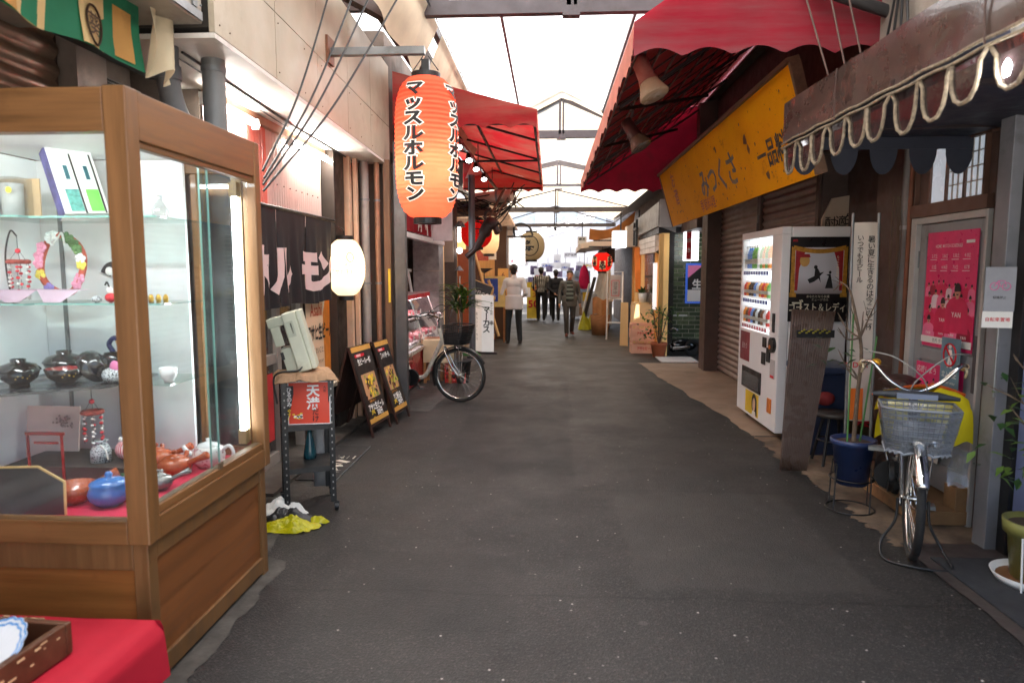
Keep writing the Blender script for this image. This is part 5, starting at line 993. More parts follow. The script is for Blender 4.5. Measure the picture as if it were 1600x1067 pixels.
# A-boards
def aboard(label, c, rz, w, h, lean, food_col, rows):
    t = thing('a_board', label, 'sign board', c, 'menu A-boards outside the grill shop')
    T = Matrix.Translation(c) @ Matrix.Rotation(rz, 4, 'Z'); leanx = h * math.tan(lean)
    Fp = T @ fm((0, 0, 0), (0, 1, 0), (-math.sin(lean), 0, math.cos(lean)))     # leaning front; local y runs up the board
    L = h / math.cos(lean)
    brd = wood('aboard_wood', S(58, 34, 28), 2, .4, .6, .1)
    part(t, 'front_frame', brd, lambda mb: (mb.slab(-w / 2, -w / 2 + .025, 0, L, -.02, 0, Fp), mb.slab(w / 2 - .025, w / 2, 0, L, -.02, 0, Fp), mb.slab(-w / 2 + .026, w / 2 - .026, L - .03, L, -.02, 0, Fp), mb.slab(-w / 2 + .026, w / 2 - .026, .1, .125, -.02, 0, Fp)))
    Bp = T @ fm((-2 * leanx - .02, 0, 0), (0, 1, 0), (math.sin(lean), 0, math.cos(lean)))
    part(t, 'rear_frame', brd, lambda mb: (mb.slab(-w / 2, -w / 2 + .03, 0, L, -.01, .01, Bp), mb.slab(w / 2 - .03, w / 2, 0, L, -.01, .01, Bp), mb.slab(-w / 2 + .031, w / 2 - .031, .2, L - .02, -.005, .005, Bp)))
    part(t, 'menu_sheet', mat('menu_black', S(36, 28, 26), .4, var=.15), lambda mb: mb.slab(-w / 2 + .012, w / 2 - .012, .13, L - .01, .001, .004, Fp))
    def bands(mb):
        mb.slab(-w / 2 + .012, w / 2 - .012, L - .06, L - .01, .0045, .006, Fp); mb.slab(-w / 2 + .012, w / 2 - .012, .13, .175, .0045, .006, Fp)
    part(t, 'band', mat('ochre_band', S(206, 150, 70), .5, var=.2), bands)
    def pic(mb):
        r = random.Random(int(w * 1000)); mb.M(mat('plate_bg', S(190, 140, 100), .5)); y0, y1 = L * .4, L * .68; mb.rect(-w * .34, w * .34, y0, y1, .006, Fp)
        for k in range(46):
            mb.M((mat('food_brown', S(120, 70, 40)), food_col, mat('food_dark', S(60, 34, 26)), inky)[r.randrange(4)]); x = r.gauss(0, w * .12); y = (y0 + y1) / 2 + r.gauss(0, .06); s = r.uniform(.012, .03); y = min(max(y, y0 + s), y1 - s)
            mb.poly([(x + s * math.cos(a + k) * (1.3 if q % 2 else .8), y + s * math.sin(a + k)) for q, a in enumerate((0, 1.2, 2.3, 3.4, 4.6, 5.5))], .0065 + k * .00005, Fp)
    part(t, 'food_picture', inkw, pic)
    def lett(mb):
        mb.M(inkr); mb.rect(-w * .38, 0.04, L - .115, L - .085, .006, Fp); mb.M(inkw); mb.text('期間限定', .026, (-w * .2, L - .1), .02, T=Fp, z=.0065)
        mb.text(rows[0], .066, (0, L - .165), .035, T=Fp, z=.006, sx=.68 * w / .42); mb.M(inkw); mb.text(rows[1], .075, (0, L * .31), .04, T=Fp, z=.006, sx=.62 * w / .42)
        mb.text(rows[2], .075, (w * .1, L * .235), .04, T=Fp, z=.006, sx=.7); mb.M(inky); mb.text('楽', .09, (-w * .22, L * .235), .03, T=Fp, z=.006); mb.M(mat('orange_ink', S(220, 140, 50), bump=0)); mb.text('お得なセット', .028, (-w * .1, L * .375), .01, T=Fp, z=.006)
    part(t, 'lettering', inkw, lett)
    return t
aboard('dark wooden A-board menu with beer prices, nearer the trolley', (-1.655, 6.6, 0), R(-7), .5, .87, R(15), mat('food_green', S(140, 150, 60)), ('生ビール一杯', 'アサヒ生ビール', '300円'))
aboard('dark wooden A-board menu with beer prices, nearer the silver bicycle', (-1.56, 7.16, 0), R(-6), .42, .86, R(17), mat('food_lime', S(180, 180, 70)), ('角ハイボール', 'すじ煮込み', '290円'))
# pipes and post between grill shop and butcher
for x, y, r_, c, lb in ((-2.02, 7.42, .05, S(150, 142, 136), 'pale grey vertical pipe between the grill shop and the butcher'), (-1.9, 7.5, .03, S(150, 108, 84), 'thin brown vertical pipe right of the pale grey pipe')):
    t = thing('vertical_pipe', lb, 'pipe', (x, y, 0)); part(t, 'pipe', mat('pipe_%d' % int(r_ * 1000), c, .5, .2, var=.2, dirt=.2), lambda mb: mb.cyl((x, y, 0), (x, y, 2.8), r_, n=20)); part(t, 'clamp', grey_st, lambda mb: [mb.cyl((x, y, z), (x, y, z + .025), r_ + .006, n=20) for z in (2.35, 1.45, .5)])
t = thing('timber_batten', 'brown timber batten with a yellow tag between the pipes and the grey post', 'batten', (-1.8, 7.5, 0)); part(t, 'batten', wood('batten', S(120, 86, 62), 2, .6), lambda mb: (mb.b6(-1.83, -1.76, 7.5, 7.56, 0, 2.8), mb.b6(-2.2, -2.1, 7.5, 7.56, 0, 2.8))); part(t, 'tag', inky, lambda mb: mb.b6(-1.79, -1.765, 7.492, 7.5, 1.25, 1.62))
t = thing('steel_post', 'dark grey steel channel post where the butcher awning starts', 'post', (-1.66, 7.55, 0)); part(t, 'channel', mat('post_grey', S(92, 90, 90), .45, .5, var=.25, dirt=.2), lambda mb: (mb.b6(-1.72, -1.6, 7.52, 7.53, 0, 3.0), mb.b6(-1.72, -1.71, 7.531, 7.62, 0, 3.0), mb.b6(-1.61, -1.6, 7.531, 7.62, 0, 3.0)))
t = thing('motor_scooter', 'black rounded scooter part showing at the foot of the grey post', 'scooter', (-2.0, 8.0, 0))
part(t, 'body', mat('gloss_black', S(18, 18, 20), .15, 0, coat=.6), lambda mb: mb.ball((-1.88, 7.9, .3), (.16, .3, .13), 16, 10)); part(t, 'wheel', rubber, lambda mb: mb.tube([(-1.8, 8.0 + .17 * math.cos(a), .2 + .17 * math.sin(a)) for a in [2 * PI * k / 24 for k in range(24)]], .035, 8, closed=True)); part(t, 'lamp', inkr, lambda mb: mb.ball((-1.76, 7.72, .38), (.04, .03, .03)))

# ---- butcher
bs = thing('butcher_shop', 'butcher shop with grey stone pillar and dark open interior', 'shop', (-2.3, 10, 0))
stone = NT('stone_tile')
br_ = stone.n('ShaderNodeTexBrick'); stone.set(br_.inputs['Vector'], stone.mapped((1, 1, 1)))
stone_m = mat('stone_grey', S(150, 144, 140), .6, 0, var=.3, scale=9, bump=.2, dirt=.15)
part(bs, 'pillar', stone_m, lambda mb: [mb.b6(-2.32, -1.88, 11.5, 12.0, z, z + .396) for z in [.4 * k for k in range(7)]], bev=.004)
part(bs, 'wall', wall_br, lambda mb: (mb.b6(-4.6, -4.5, 7.95, 12.0, 0, 3.2), mb.b6(-4.5, -2.34, 11.9, 12.0, 0, 3.2), mb.b6(-4.5, -2.3, 7.93, 8.0, 0, 3.2), mb.b6(-4.5, -1.9, 7.95, 12.4, 3.0, 4.3)))
part(bs, 'dark_interior', mat('dark_room', S(26, 25, 27), .5, .0, var=.5), lambda mb: (mb.b6(-3.6, -2.5, 11.5, 11.7, 0, 2.3), mb.b6(-2.85, -2.42, 11.2, 11.49, .9, 2.2)))
part(bs, 'interior_fridge', mat('fridge', S(50, 52, 56), .3, .5), lambda mb: (mb.b6(-2.7, -2.4, 10.95, 11.18, 0, .98), mb.b6(-2.69, -2.41, 10.93, 10.95, .9, .92)))
part(bs, 'window', alu, lambda mb: (mb.b6(-2.72, -2.66, 10.0, 10.06, 1.0, 2.25), mb.b6(-3.0, -2.96, 10.0, 10.06, 1.0, 2.25), mb.b6(-2.96, -2.72, 10.0, 10.06, 2.2, 2.25)))
part(bs, 'window_pane', mat('pale_pane', S(168, 186, 204), .2, 0, em=.3, ecol=(.6, .75, .9)), lambda mb: mb.b6(-2.96, -2.72, 10.02, 10.03, 1.1, 2.2))
part(bs, 'side_panel', mat('panel_pale', S(214, 206, 206), .5), lambda mb: mb.b6(-1.98, -1.42, 9.9, 9.95, 2.03, 2.5), 'white square panel behind the lantern foot')
bv = thing('striped_valance', 'dark red and white valance with white characters over the butcher counter', 'valance', (-2.1, 9.2, 2.0))
rv = cloth('valance_red', S(150, 22, 34), .25, .1)
def vfn(y0, y1, dx=0): return lambda u, v: (-1.72 + dx + .02 * math.sin((y0 + (y1 - y0) * u) * 26) * v, y0 + (y1 - y0) * u, 2.42 - .34 * v)
part(bv, 'cloth', rv, lambda mb: mb.grid(vfn(8.0, 10.9), 60, 5)); part(bv, 'stripe', inkw, lambda mb: [mb.grid(vfn(y, y + .16, .006), 6, 5) for y in (9.45, 9.95, 10.4, 10.8)], 'white stripes')
part(bv, 'lettering', inkw, lambda mb: (mb.text('肉', .3, (8.85, 2.24), .02, T=IDM, fn=lambda x, y: (-1.685, x, y)), [mb.text(c, .2, (y, 2.24), .02, fn=lambda x, y: (-1.685, x, y)) for c, y in (('精', 9.3), ('肉', 9.75), ('店', 10.2))]))
part(bv, 'rail', wht, lambda mb: (mb.b6(-1.78, -1.7, 8.0, 11.0, 2.0, 2.06)))
# meat counter
mcx = thing('meat_counter', 'glass fronted butcher counter with red base and trays of pink meat', 'counter', (-2.1, 10, 0))
CY0, CY1 = 8.4, 11.2
part(mcx, 'base', mat('counter_red', S(176, 20, 28), .35, 0, var=.12, coat=.3), lambda mb: mb.b6(-2.5, -1.82, CY0, CY1, .06, .5), bev=.01); part(mcx, 'plinth', blk, lambda mb: mb.b6(-2.46, -1.86, CY0 + .02, CY1 - .03, 0, .058))
part(mcx, 'ledge', mat('counter_ledge', S(190, 190, 190), .3, .5), lambda mb: mb.b6(-2.5, -1.78, CY0, CY1 + .02, .5, .55), bev=.004)
part(mcx, 'glass_front', glass('counter_glass', (.93, .95, .95), .05, .02, .03), lambda mb: mb.quad((-1.8, CY0, .55), (-1.8, CY1, .55), (-2.02, CY1, 1.2), (-2.02, CY0, 1.2)))
part(mcx, 'frame', chrome, lambda mb: ([mb.bar((-1.8, y, .55), (-2.02, y, 1.2), .025, .02) for y in (CY0, 9.75, CY1)],)); part(mcx, 'top', mat('counter_top', S(196, 170, 170), .4), lambda mb: mb.b6(-2.5, -2.0, CY0, CY1, 1.2, 1.26)); part(mcx, 'red_stripe', inkr, lambda mb: mb.b6(-2.0, -1.985, CY0, CY1, 1.19, 1.25))
part(mcx, 'lamp', emit('counter_lamp', (1, .84, .87), 11), lambda mb: mb.b6(-2.14, -2.1, CY0 + .1, CY1 - .1, 1.165, 1.19)); part(mcx, 'back', mat('pale_pink_back', S(226, 190, 196), .5), lambda mb: mb.b6(-2.49, -2.46, CY0, CY1, .55, 1.2))
part(mcx, 'side_end', glass('counter_glass'), lambda mb: mb.quad((-1.8, CY1, .55), (-2.46, CY1, .55), (-2.46, CY1, 1.2), (-2.02, CY1, 1.2)))
part(mcx, 'shelf', mat('tray_steel', S(220, 214, 214), .3, .3), lambda mb: (mb.b6(-2.45, -1.86, CY0 + .02, CY1 - .02, .56, .6), mb.b6(-2.45, -2.1, CY0 + .02, CY1 - .02, .86, .872)))
meat = mat('meat', S(196, 72, 84), .35, 0, var=.5, scale=22, bump=.3, coat=.2); fat = mat('marbled_meat', S(224, 150, 156), .35, 0, var=.4, scale=30)
r_ = random.Random(4)
for k, y in enumerate([CY0 + .2 + .37 * q for q in range(8)]):
    for z, x in ((.605, -2.02), (.877, -2.28)):
        t = thing('meat_tray', 'tray of %s meat, %s from the pillar on the %s counter shelf' % ('dark red' if (k + (z > .8)) % 2 else 'pale pink', ('eighth', 'seventh', 'sixth', 'fifth', 'fourth', 'third', 'second', 'first')[k], 'lower' if z < .8 else 'upper'), 'tray', (x, y, z), 'meat trays in the counter')
        part(t, 'tray', wht, lambda mb: mb.b6(x - .15, x + .15, y - .16, y + .16, z, z + .012)); part(t, 'meat', meat if (k + (z > .8)) % 2 else fat, lambda mb: [mb.ball((x + r_.uniform(-.1, .1), y + r_.uniform(-.11, .11), z + .03 + r_.uniform(0, .02)), (.06, .05, .03), 9, 6) for _ in range(9)])
        part(t, 'price_card', inkw, lambda mb: mb.box((x + .14, y, z + .06), (.004, .1, .07)))
t = thing('counter_scale', 'orange and white scale with a plastic bag on the meat counter', 'scale', (-2.3, 9.4, 1.26)); part(t, 'body', mat('scale_orange', S(214, 120, 70), .4), lambda mb: (mb.b6(-2.4, -2.22, 9.9, 10.1, 1.27, 1.5),)); part(t, 'plate', wht, lambda mb: mb.b6(-2.46, -2.16, 9.84, 10.14, 1.44, 1.47)); part(t, 'display', wht, lambda mb: (mb.bar((-2.1, 10.3, 1.27), (-2.16, 10.3, 1.62), .03, .04), mb.bar((-2.2, 10.3, 1.62), (-2.1, 10.3, 1.6), .03, .04))); part(t, 'bag', glass('film'), lambda mb: mb.ball((-2.2, 10.1, 1.4), (.1, .08, .1)))

# butcher awning with spots
red_aw = cloth('awning_red', (.42, .016, .02), .42, .12, dirt=.7, dcol=(.34, .16, .11), stretch=(.6, 1.0, 4), dscale=1.6)
red_lin = cloth('awning_lining', (.42, .008, .012), .5, .2, dirt=.1, dcol=(.05, .01, .01))
lit_pink_aw = cloth('awning_lit_edge', S(226, 140, 120), .4, .12, dirt=.15)  # pink stands for light falling on the red front valance
frm = mat('awning_frame', S(36, 26, 26), .5, .3)
def awning(root, xf, xw, y0, y1, zf, zw, drop, far=None):
    n = 40
    part(root, 'canopy', red_aw, lambda mb: mb.grid(lambda u, v: (xw + (xf - xw) * v, y0 + (y1 - y0) * u, zw + (zf - zw) * v - .03 * math.sin(v * PI) * abs(math.sin(u * PI * 6))), 60, 8))
    def val(u, v):
        y = y0 + (y1 - y0) * u; sc_ = drop - .035 * abs(math.sin(u * (y1 - y0) / .24 * PI)); return (xf + .01 * math.sin(y * 7) * v, y, zf - sc_ * v)
    part(root, 'front_valance', lit_pink_aw, lambda mb: mb.grid(val, int((y1 - y0) / .03), 3), 'front valance with bright light put into its pink colour')
    for yy, nm in ((y0, 'near'), (y1, 'far')):
        w = abs(xf - xw); sgn = 1 if xw > xf else -1
        def endp(u, v):
            x = xf + sgn * w * u; top = zf + (zw - zf) * u; sc_ = drop - .05 * abs(math.sin(u * w / .3 * PI)); b = zf - sc_
            return (x, yy + .012 * math.sin(u * 11 + v * 4), b + (top - b) * v)
        part(root, 'end_valance', (far or red_aw) if nm == 'far' else red_aw, lambda mb: mb.grid(endp, 60, 8), 'scalloped end panel')
la = thing('red_awning', 'red awning with lit white spot lamps over the butcher shop', 'awning', (-1.9, 9, 2.7))
awning(la, -.16, -1.8, 7.9, 14.2, 3.4, 3.84, .2)
part(la, 'frame', frm, lambda mb: ([mb.bar((-1.78, y, 3.8), (-.18, y, 3.35), .03) for y in (7.95, 9.5, 11.1, 12.6, 14.15)], [mb.bar((x, 7.95, z), (x, 14.15, z), .03) for x, z in ((-.2, 3.35), (-1.0, 3.57))], [mb.bar((-1.78, y, 3.26), (-.2, y, 3.26), .03) for y in (7.95, 10.6, 14.1)]))
sp_e = emit('spot_light', (1, .98, .95), 7)
tl = thing('light_track', 'black lighting track under the butcher awning', 'track', (-.72, 8, 2.9)); part(tl, 'track', blk, lambda mb: mb.bar((-1.13, 8.0, 3.18), (-1.05, 13.5, 3.18), .04)); part(tl, 'hanger', blk, lambda mb: [mb.cyl((-1.1, y, 3.18), (-1.1, y, 3.52), .008, n=6) for y in (8.2, 10.5, 13)])
for k, (px, y, lb) in enumerate(((-1.12, 8.4, 'nearest'), (-1.11, 9.4, 'second nearest'), (-1.10, 10.2, 'second farthest'), (-1.09, 11.3, 'farthest'))):
    t = thing('spot_lamp', 'lit black spot lamp on the track under the butcher awning, %s of four' % lb, 'lamp', (px, y, 3.09), 'spot lamps under the awning'); T = Matrix.Translation((px, y, 3.11)) @ Matrix.Rotation(R(-38), 4, 'X') @ Matrix.Rotation(R(-8), 4, 'Y')
    part(t, 'can', blkp, lambda mb: mb.lathe([(0, .06), (.035, .06), (.05, -.04), (.048, -.05), (.044, -.04)], (0, 0, 0), 20), T=T); part(t, 'lens', sp_e, lambda mb: mb.lathe([(.044, -.042), (0, -.045)], (0, 0, 0), 20), T=T); part(t, 'arm', blkp, lambda mb: mb.cyl((px, y, 3.17), (px, y, 3.13), .01, n=8))

# ================================================================== BICYCLES
def bicycle(name, label, rear, front, fcol, hb='swept', mud=blk, ff=None, wr=.335, group=None, basket_m=None):
    rx, ry = rear; fx, fy = front; L = math.hypot(fx - rx, fy - ry)
    t = thing(name, label, 'bicycle', (rx, ry, 0), group); T = Matrix.Translation((rx, ry, 0)) @ Matrix.Rotation(math.atan2(fy - ry, fx - rx), 4, 'Z')
    P = lambda nm, m, fn, **k: part(t, nm, m, fn, T=T, **k)
    def ring(c, r, rr, m_, n=48): return lambda mb: mb.tube([(c + r * math.cos(a), 0, wr + r * math.sin(a)) for a in [2 * PI * k / n for k in range(n)]], rr, 10, closed=True)
    for c, nm in ((0, 'rear'), (L, 'front')):
        w = P('wheel', chrome, ring(c, wr - .045, .011, 0), label='%s wheel' % nm)
        part(w, 'tyre', rubber, ring(c, wr - .022, .022, 0), T=T)
        part(w, 'spokes', chrome, lambda mb: [mb.tube([(c + .02 * math.cos(a + (.9 if k % 2 else -.9)), (-.028 if k % 4 < 2 else .028), wr + .02 * math.sin(a + (.9 if k % 2 else -.9))), (c + (wr - .05) * math.cos(a), 0, wr + (wr - .05) * math.sin(a))], .0016, 4) for k, a in [(q, 2 * PI * q / 32) for q in range(32)]], T=T)
        part(w, 'hub', chrome, lambda mb: (mb.cyl((c, -.05, wr), (c, .05, wr), .016), mb.cyl((c, -.03, wr), (c, -.025, wr), .03), mb.cyl((c, .025, wr), (c, .03, wr), .03)), T=T)
        a0, a1 = (R(-10), R(175)) if c == 0 else (R(25), R(205))
        P('mudguard', mud, lambda mb: mb.grid(lambda u, v: (c + (wr + .022 - .01 * (2 * v - 1) ** 2) * math.cos(a0 + (a1 - a0) * u), (v - .5) * .062, wr + (wr + .022 - .016 * (2 * v - 1) ** 2) * math.sin(a0 + (a1 - a0) * u)), 40, 6), solid=.002)
    hx, hz = L - .24, .93; bbx, bbz = .47, .29
    fr_ = mat(name + '_paint_%d' % int(fcol[0] * 999), fcol, .3, .2, var=.12, bump=.03, coat=.3)
    P('frame', fr_, lambda mb: (
        mb.tube(spline([(hx + .03, 0, .78), (hx - .06, 0, .6), (hx - .17, 0, .37), (bbx + .13, 0, .29), (bbx, 0, .29)], 8), [.026] * 33, 12),
        mb.tube([(bbx, 0, bbz), (.27, 0, .72)], .018, 10), mb.tube([(hx - .02, 0, .9), (hx + .04, 0, .7)], .024, 12),
        [mb.tube([(0, s * .055, wr), (bbx, s * .03, bbz)], .009, 8) for s in (-1, 1)], [mb.tube([(0, s * .055, wr), (.29, s * .02, .66)], .008, 8) for s in (-1, 1)]))
    P('fork', chrome if ff is None else ff, lambda mb: [mb.tube(spline([(hx + .05, s * .012, .68), (hx + .08, s * .05, .6), (L - .08, s * .055, .44), (L, s * .055, wr)], 5), .0115, 8) for s in (-1, 1)])
    P('chain_case', blkp, lambda mb: (mb.tube([(bbx, -.055, bbz), (.02, -.06, wr - .01)], [.1, .05], 14), mb.cyl((bbx, -.075, bbz), (bbx, -.045, bbz), .105)))
    for s in (-1, 1):
        cr = P('crank', chrome, lambda mb: mb.tube([(bbx, s * .06, bbz), (bbx + s * .05, s * .09, bbz - s * .16)], .01, 6))
        part(cr, 'pedal', grey_st, lambda mb: (mb.b6(bbx + s * .05 - .04, bbx + s * .05 + .04, s * .1 - .0 if s > 0 else -.19, .19 if s > 0 else -.1, bbz - s * .16 - .012, bbz - s * .16 + .012)), T=T)
    P('seat_post', chrome, lambda mb: mb.tube([(.28, 0, .68), (.25, 0, .82)], .013, 8)); P('saddle', mat('saddle_brown', S(60, 40, 34), .5), lambda mb: mb.grid(lambda u, v: (.08 + .3 * u, (v - .5) * (.2 * (1 - u) ** 1.3 + .05), .87 - .04 * (2 * v - 1) ** 2 + .015 * (1 - u)), 10, 8), solid=.03)
    P('stem', chrome, lambda mb: mb.tube([(hx - .02, 0, .88), (hx - .03, 0, .9 if hb != 'swept' else 1.0), (hx - .0, 0, .905 if hb != 'swept' else 1.03)], .012, 8))
    if hb == 'swept': hp = [(hx - .36, -.28, 1.04), (hx - .2, -.27, 1.06), (hx - .07, -.2, 1.08), (hx - .0, -.06, 1.03), (hx, 0, 1.03), (hx - .0, .06, 1.03), (hx - .07, .2, 1.08), (hx - .2, .27, 1.06), (hx - .36, .28, 1.04)]
    else: hp = [(hx - .2, -.27, 1.03), (hx - .1, -.265, 1.05), (hx + .0, -.22, 1.06), (hx + .0, -.14, .97), (hx, -.06, .915), (hx, 0, .905), (hx, .06, .915), (hx + .0, .14, .97), (hx + .0, .22, 1.06), (hx - .1, .265, 1.05), (hx - .2, .27, 1.03)]
    h = P('handlebar', chrome, lambda mb: mb.tube(spline(hp, 6), .0125, 10))
    gm_ = blkp if hb == 'swept' else mat('cream_grip', S(208, 178, 138), .6)
    for e in (0, -1):
        a, b = V(hp[e]), V(hp[1 if e == 0 else -2]); d = (b - a).normalized()
        part(h, 'grip', gm_, lambda mb: mb.cyl(a - d * .02, a + d * .1, .018, .016), T=T); part(h, 'brake_lever', chrome if hb == 'swept' else mat('cream_lever', S(214, 196, 160), .4), lambda mb: mb.tube(spline([b + V((0, 0, -.01)), b + V((.03, 0, -.03)), a.lerp(b, .2) + V((.05, 0, -.05))]), .007, 6), T=T)
    if hb == 'swept':
        part(h, 'brake_cable', blk, lambda mb: (mb.tube(spline([(hx - .1, -.25, 1.06), (hx + .1, -.2, 1.2), (hx + .12, -.05, 1.0), (hx + .04, 0, .7)]), .004, 5), mb.tube(spline([(hx - .1, .25, 1.06), (hx + .08, .2, 1.18), (hx + .1, .05, 1.0), (hx + .04, 0, .8)]), .004, 5)), T=T)
    else: part(h, 'brake_cable', mat('grey_cable', S(140, 138, 132), .4, bump=0), lambda mb: (mb.tube(spline([(hx - .02, -.26, 1.13), (hx + .12, -.1, 1.1), (hx + .1, .05, .95), (hx + .04, 0, .7)]), .004, 5), mb.tube(spline([(hx - .02, .26, 1.13), (hx + .1, .14, 1.12), (hx + .1, -.02, .95), (hx + .04, 0, .8)]), .004, 5)), T=T)
    part(h, 'bell', mat('brass', S(214, 150, 40), .3, .6) if hb != 'swept' else chrome, lambda mb: mb.ball((hx - .03, -.2, 1.12 if hb == 'swept' else 1.06), (.03, .03, .022)), T=T)
    # basket
    bm_ = basket_m or blkp; bx0, bz0, bz1 = hx + .1, (.72 if hb == 'swept' else .62), (.95 if hb == 'swept' else .86)
    def bpt(u, z):
        k = (z - bz0) / (bz1 - bz0); w = .15 + .035 * k; l0 = bx0 - .0 * k; l1 = bx0 + .24 + .06 * k; per = [(l0, -w), (l1 - .05, -w), (l1, -w + .06), (l1, w - .06), (l1 - .05, w), (l0, w)]; n = len(per); s_ = u * n; i = int(s_) % n; f = s_ - int(s_); a, b = per[i], per[(i + 1) % n]
        return (a[0] + (b[0] - a[0]) * f, a[1] + (b[1] - a[1]) * f, z)
    def bask(mb):
        for z in [bz0 + (bz1 - bz0) * q / 8 for q in range(9)]: mb.tube([bpt(k / 36, z) for k in range(36)], (.005 if hb == 'swept' else .0035) if z < bz1 - .001 else .008, 5, closed=True)
        for k in range(54): mb.tube([bpt(k / 54, bz0), bpt(k / 54, bz1)], .0036 if hb == 'swept' else .0022, 4)
        for k in range(9): x = bx0 + .24 * k / 8; mb.tube([(x, -.15, bz0), (x, .15, bz0)], .003, 4)
    P('basket', bm_, bask)
    if hb == 'swept': P('basket_liner', mat('liner_black', S(34, 34, 36), .7), lambda mb: mb.grid(lambda u, v: tuple((V(bpt(u, bz0 + (bz1 - bz0) * .55 * v)) - V((bx0 + .13, 0, 0))) * .97 + V((bx0 + .13, 0, .03 * (bz0 + bz1)/2))), 36, 3))
    P('basket_stay', chrome, lambda mb: [mb.tube([(L, s * .06, wr), (bx0 + .16, s * .08, bz0)], .005, 6) for s in (-1, 1)])
    P('head_lamp', chrome, lambda mb: mb.lathe([(0, -.05), (.03, -.04), (.036, .02), (.03, .025), (0, .03)], (L - .02, .09, .64), 16, rot=Matrix.Rotation(R(90), 3, 'Y')))
    P('rear_carrier', chrome, lambda mb: (mb.tube([(-.25, -.07, .74), (.22, -.06, .74)], .006, 6), mb.tube([(-.25, .07, .74), (.22, .06, .74)], .006, 6), [mb.tube([(x, -.07, .74), (x, .07, .74)], .005, 6) for x in (-.25, -.1, .05)], [mb.tube([(-.05, s * .07, .74), (0, s * .065, wr)], .006, 6) for s in (-1, 1)]))
    P('kick_stand', blk if hb != 'swept' else chrome, lambda mb: (mb.tube([(0, .08, wr), (-.03, .13, .02)], .009, 6), mb.tube([(0, -.08, wr), (-.03, -.13, .02)], .009, 6), mb.tube([(-.03, .13, .012), (-.03, -.13, .012)], .009, 6)))
    return t, T, (hx, L, bx0, bz0, bz1, bpt)
b1, T1, info1 = bicycle('city_bicycle', 'silver step-through bicycle with black basket parked by the butcher counter', (-2.16, 8.42), (-1.1, 8.2), S(206, 200, 184))
b2, T2_, (hx2, L2, bx2, z20, z21, bpt2) = bicycle('city_bicycle', 'chrome bicycle facing the camera with plastic-wrapped basket by the grey door', (2.42, 4.84), (2.03, 3.82), S(70, 68, 66), 'U', chrome, None, .335, None, mat('basket_grey', S(130, 134, 140), .4, .4))
plast = glass('wrap_film', (.84, .88, .94), .22, .14, .2)
def wrap(u, v):
    p = V(bpt2(u, z20 - .01 + (z21 - z20 + .01) * v)); c = V((bx2 + .14, 0, p.z)); d = (p - c); return tuple(c + d * (1.05 + .03 * noise.noise((u * 14, v * 4, 1))))
pc = thing('plastic_cover', 'clear crinkled plastic film wrapped round the chrome bicycle basket', 'cover', tuple(T2_ @ V((bx2, 0, z20))))
part(pc, 'film', plast, lambda mb: mb.grid(wrap, 72, 6), T=T2_); part(pc, 'hem', mat('film_hem', S(170, 176, 186), .25, 0, trans=.3), lambda mb: mb.tube([V(wrap(k / 48, 0)) + V((0, 0, .008 * math.sin(k * 2.1))) for k in range(48)], .007, 5, closed=True), T=T2_)
part(pc, 'folded_film', mat('film_white', S(214, 220, 232), .2, 0, var=.35, scale=12, trans=.35), lambda mb: mb.grid(lambda u, v: (bx2 + .1 + .12 * noise.noise((u * 3, v * 3, 9)) * .3 + .1 * v, -.12 + .24 * u, z20 + .02 + .14 * v + .02 * noise.noise((u * 9, v * 9, 0))), 20, 12), T=T2_, label='crumpled film inside the basket')
t = thing('black_umbrella', 'dark folded umbrella and black rim bar lying across the chrome bicycle basket', 'umbrella', tuple(T2_ @ V((bx2, 0, z21)))); part(t, 'canopy', mat('umbrella_black', S(46, 48, 52), .5), lambda mb: mb.tube([(bx2 + .02, -.22, z21 + .035), (bx2 + .02, -.1, z21 + .04), (bx2 + .02, .1, z21 + .04), (bx2 + .02, .21, z21 + .03)], [.012, .026, .026, .01], 10), T=T2_); part(t, 'strap', mat('lock_blue', S(110, 120, 140), .4), lambda mb: mb.b6(bx2 + .03, bx2 + .055, -.1, .1, z21 + .02, z21 + .05), T=T2_)
YT = Matrix.Translation((2.27, 4.3, -.045)) @ Matrix.Rotation(R(95), 4, 'Z') @ Matrix.Translation((-.1, 0, -.02))
yg = thing('delivery_bag', 'yellow shoulder bag with orange piping slung behind the handlebar of the chrome bicycle', 'bag', tuple(T2_ @ V((-.05, 0, .75)))); yel = cloth('yellow_bag', S(216, 194, 18), .05, .12, dirt=.1, dcol=S(150, 130, 20))
def ybag(mb):
    mb.grid(lambda u, v: (.02 + .24 * (v - .5) * (1 - .25 * abs(2 * u - 1)) , -.25 + .5 * u, .66 + .3 * math.sin(min(1, v * 1.0) * PI) ** .45 * (1 - .12 * (2 * u - 1) ** 2) + .05 * noise.noise((u * 5, v * 5, 3)) - .03), 36, 30)
part(yg, 'bag', yel, ybag, T=YT); part(yg, 'piping', mat('orange_piping', S(214, 90, 30), .6), lambda mb: (mb.tube(spline([(.03, -.25, .91), (.05, -.1, .96), (.05, .1, .96), (.03, .25, .91)]), .011, 6), mb.tube(spline([(.14, -.26, .9), (.15, 0, .93), (.14, .26, .9)]), .006, 6)), T=YT); part(yg, 'flap', yel, lambda mb: mb.grid(lambda u, v: (.06 + .1 * v, -.23 + .46 * u, .96 - .14 * v * v - .02 * (2 * u - 1) ** 2), 16, 6), T=YT)
t = thing('wire_cycle_stand', 'black bent wire stand around the front wheel of the chrome bicycle', 'stand', (2.0, 3.7, 0)); wp_ = lambda s: T2_ @ V((L2 + .0, s * .075, .33))
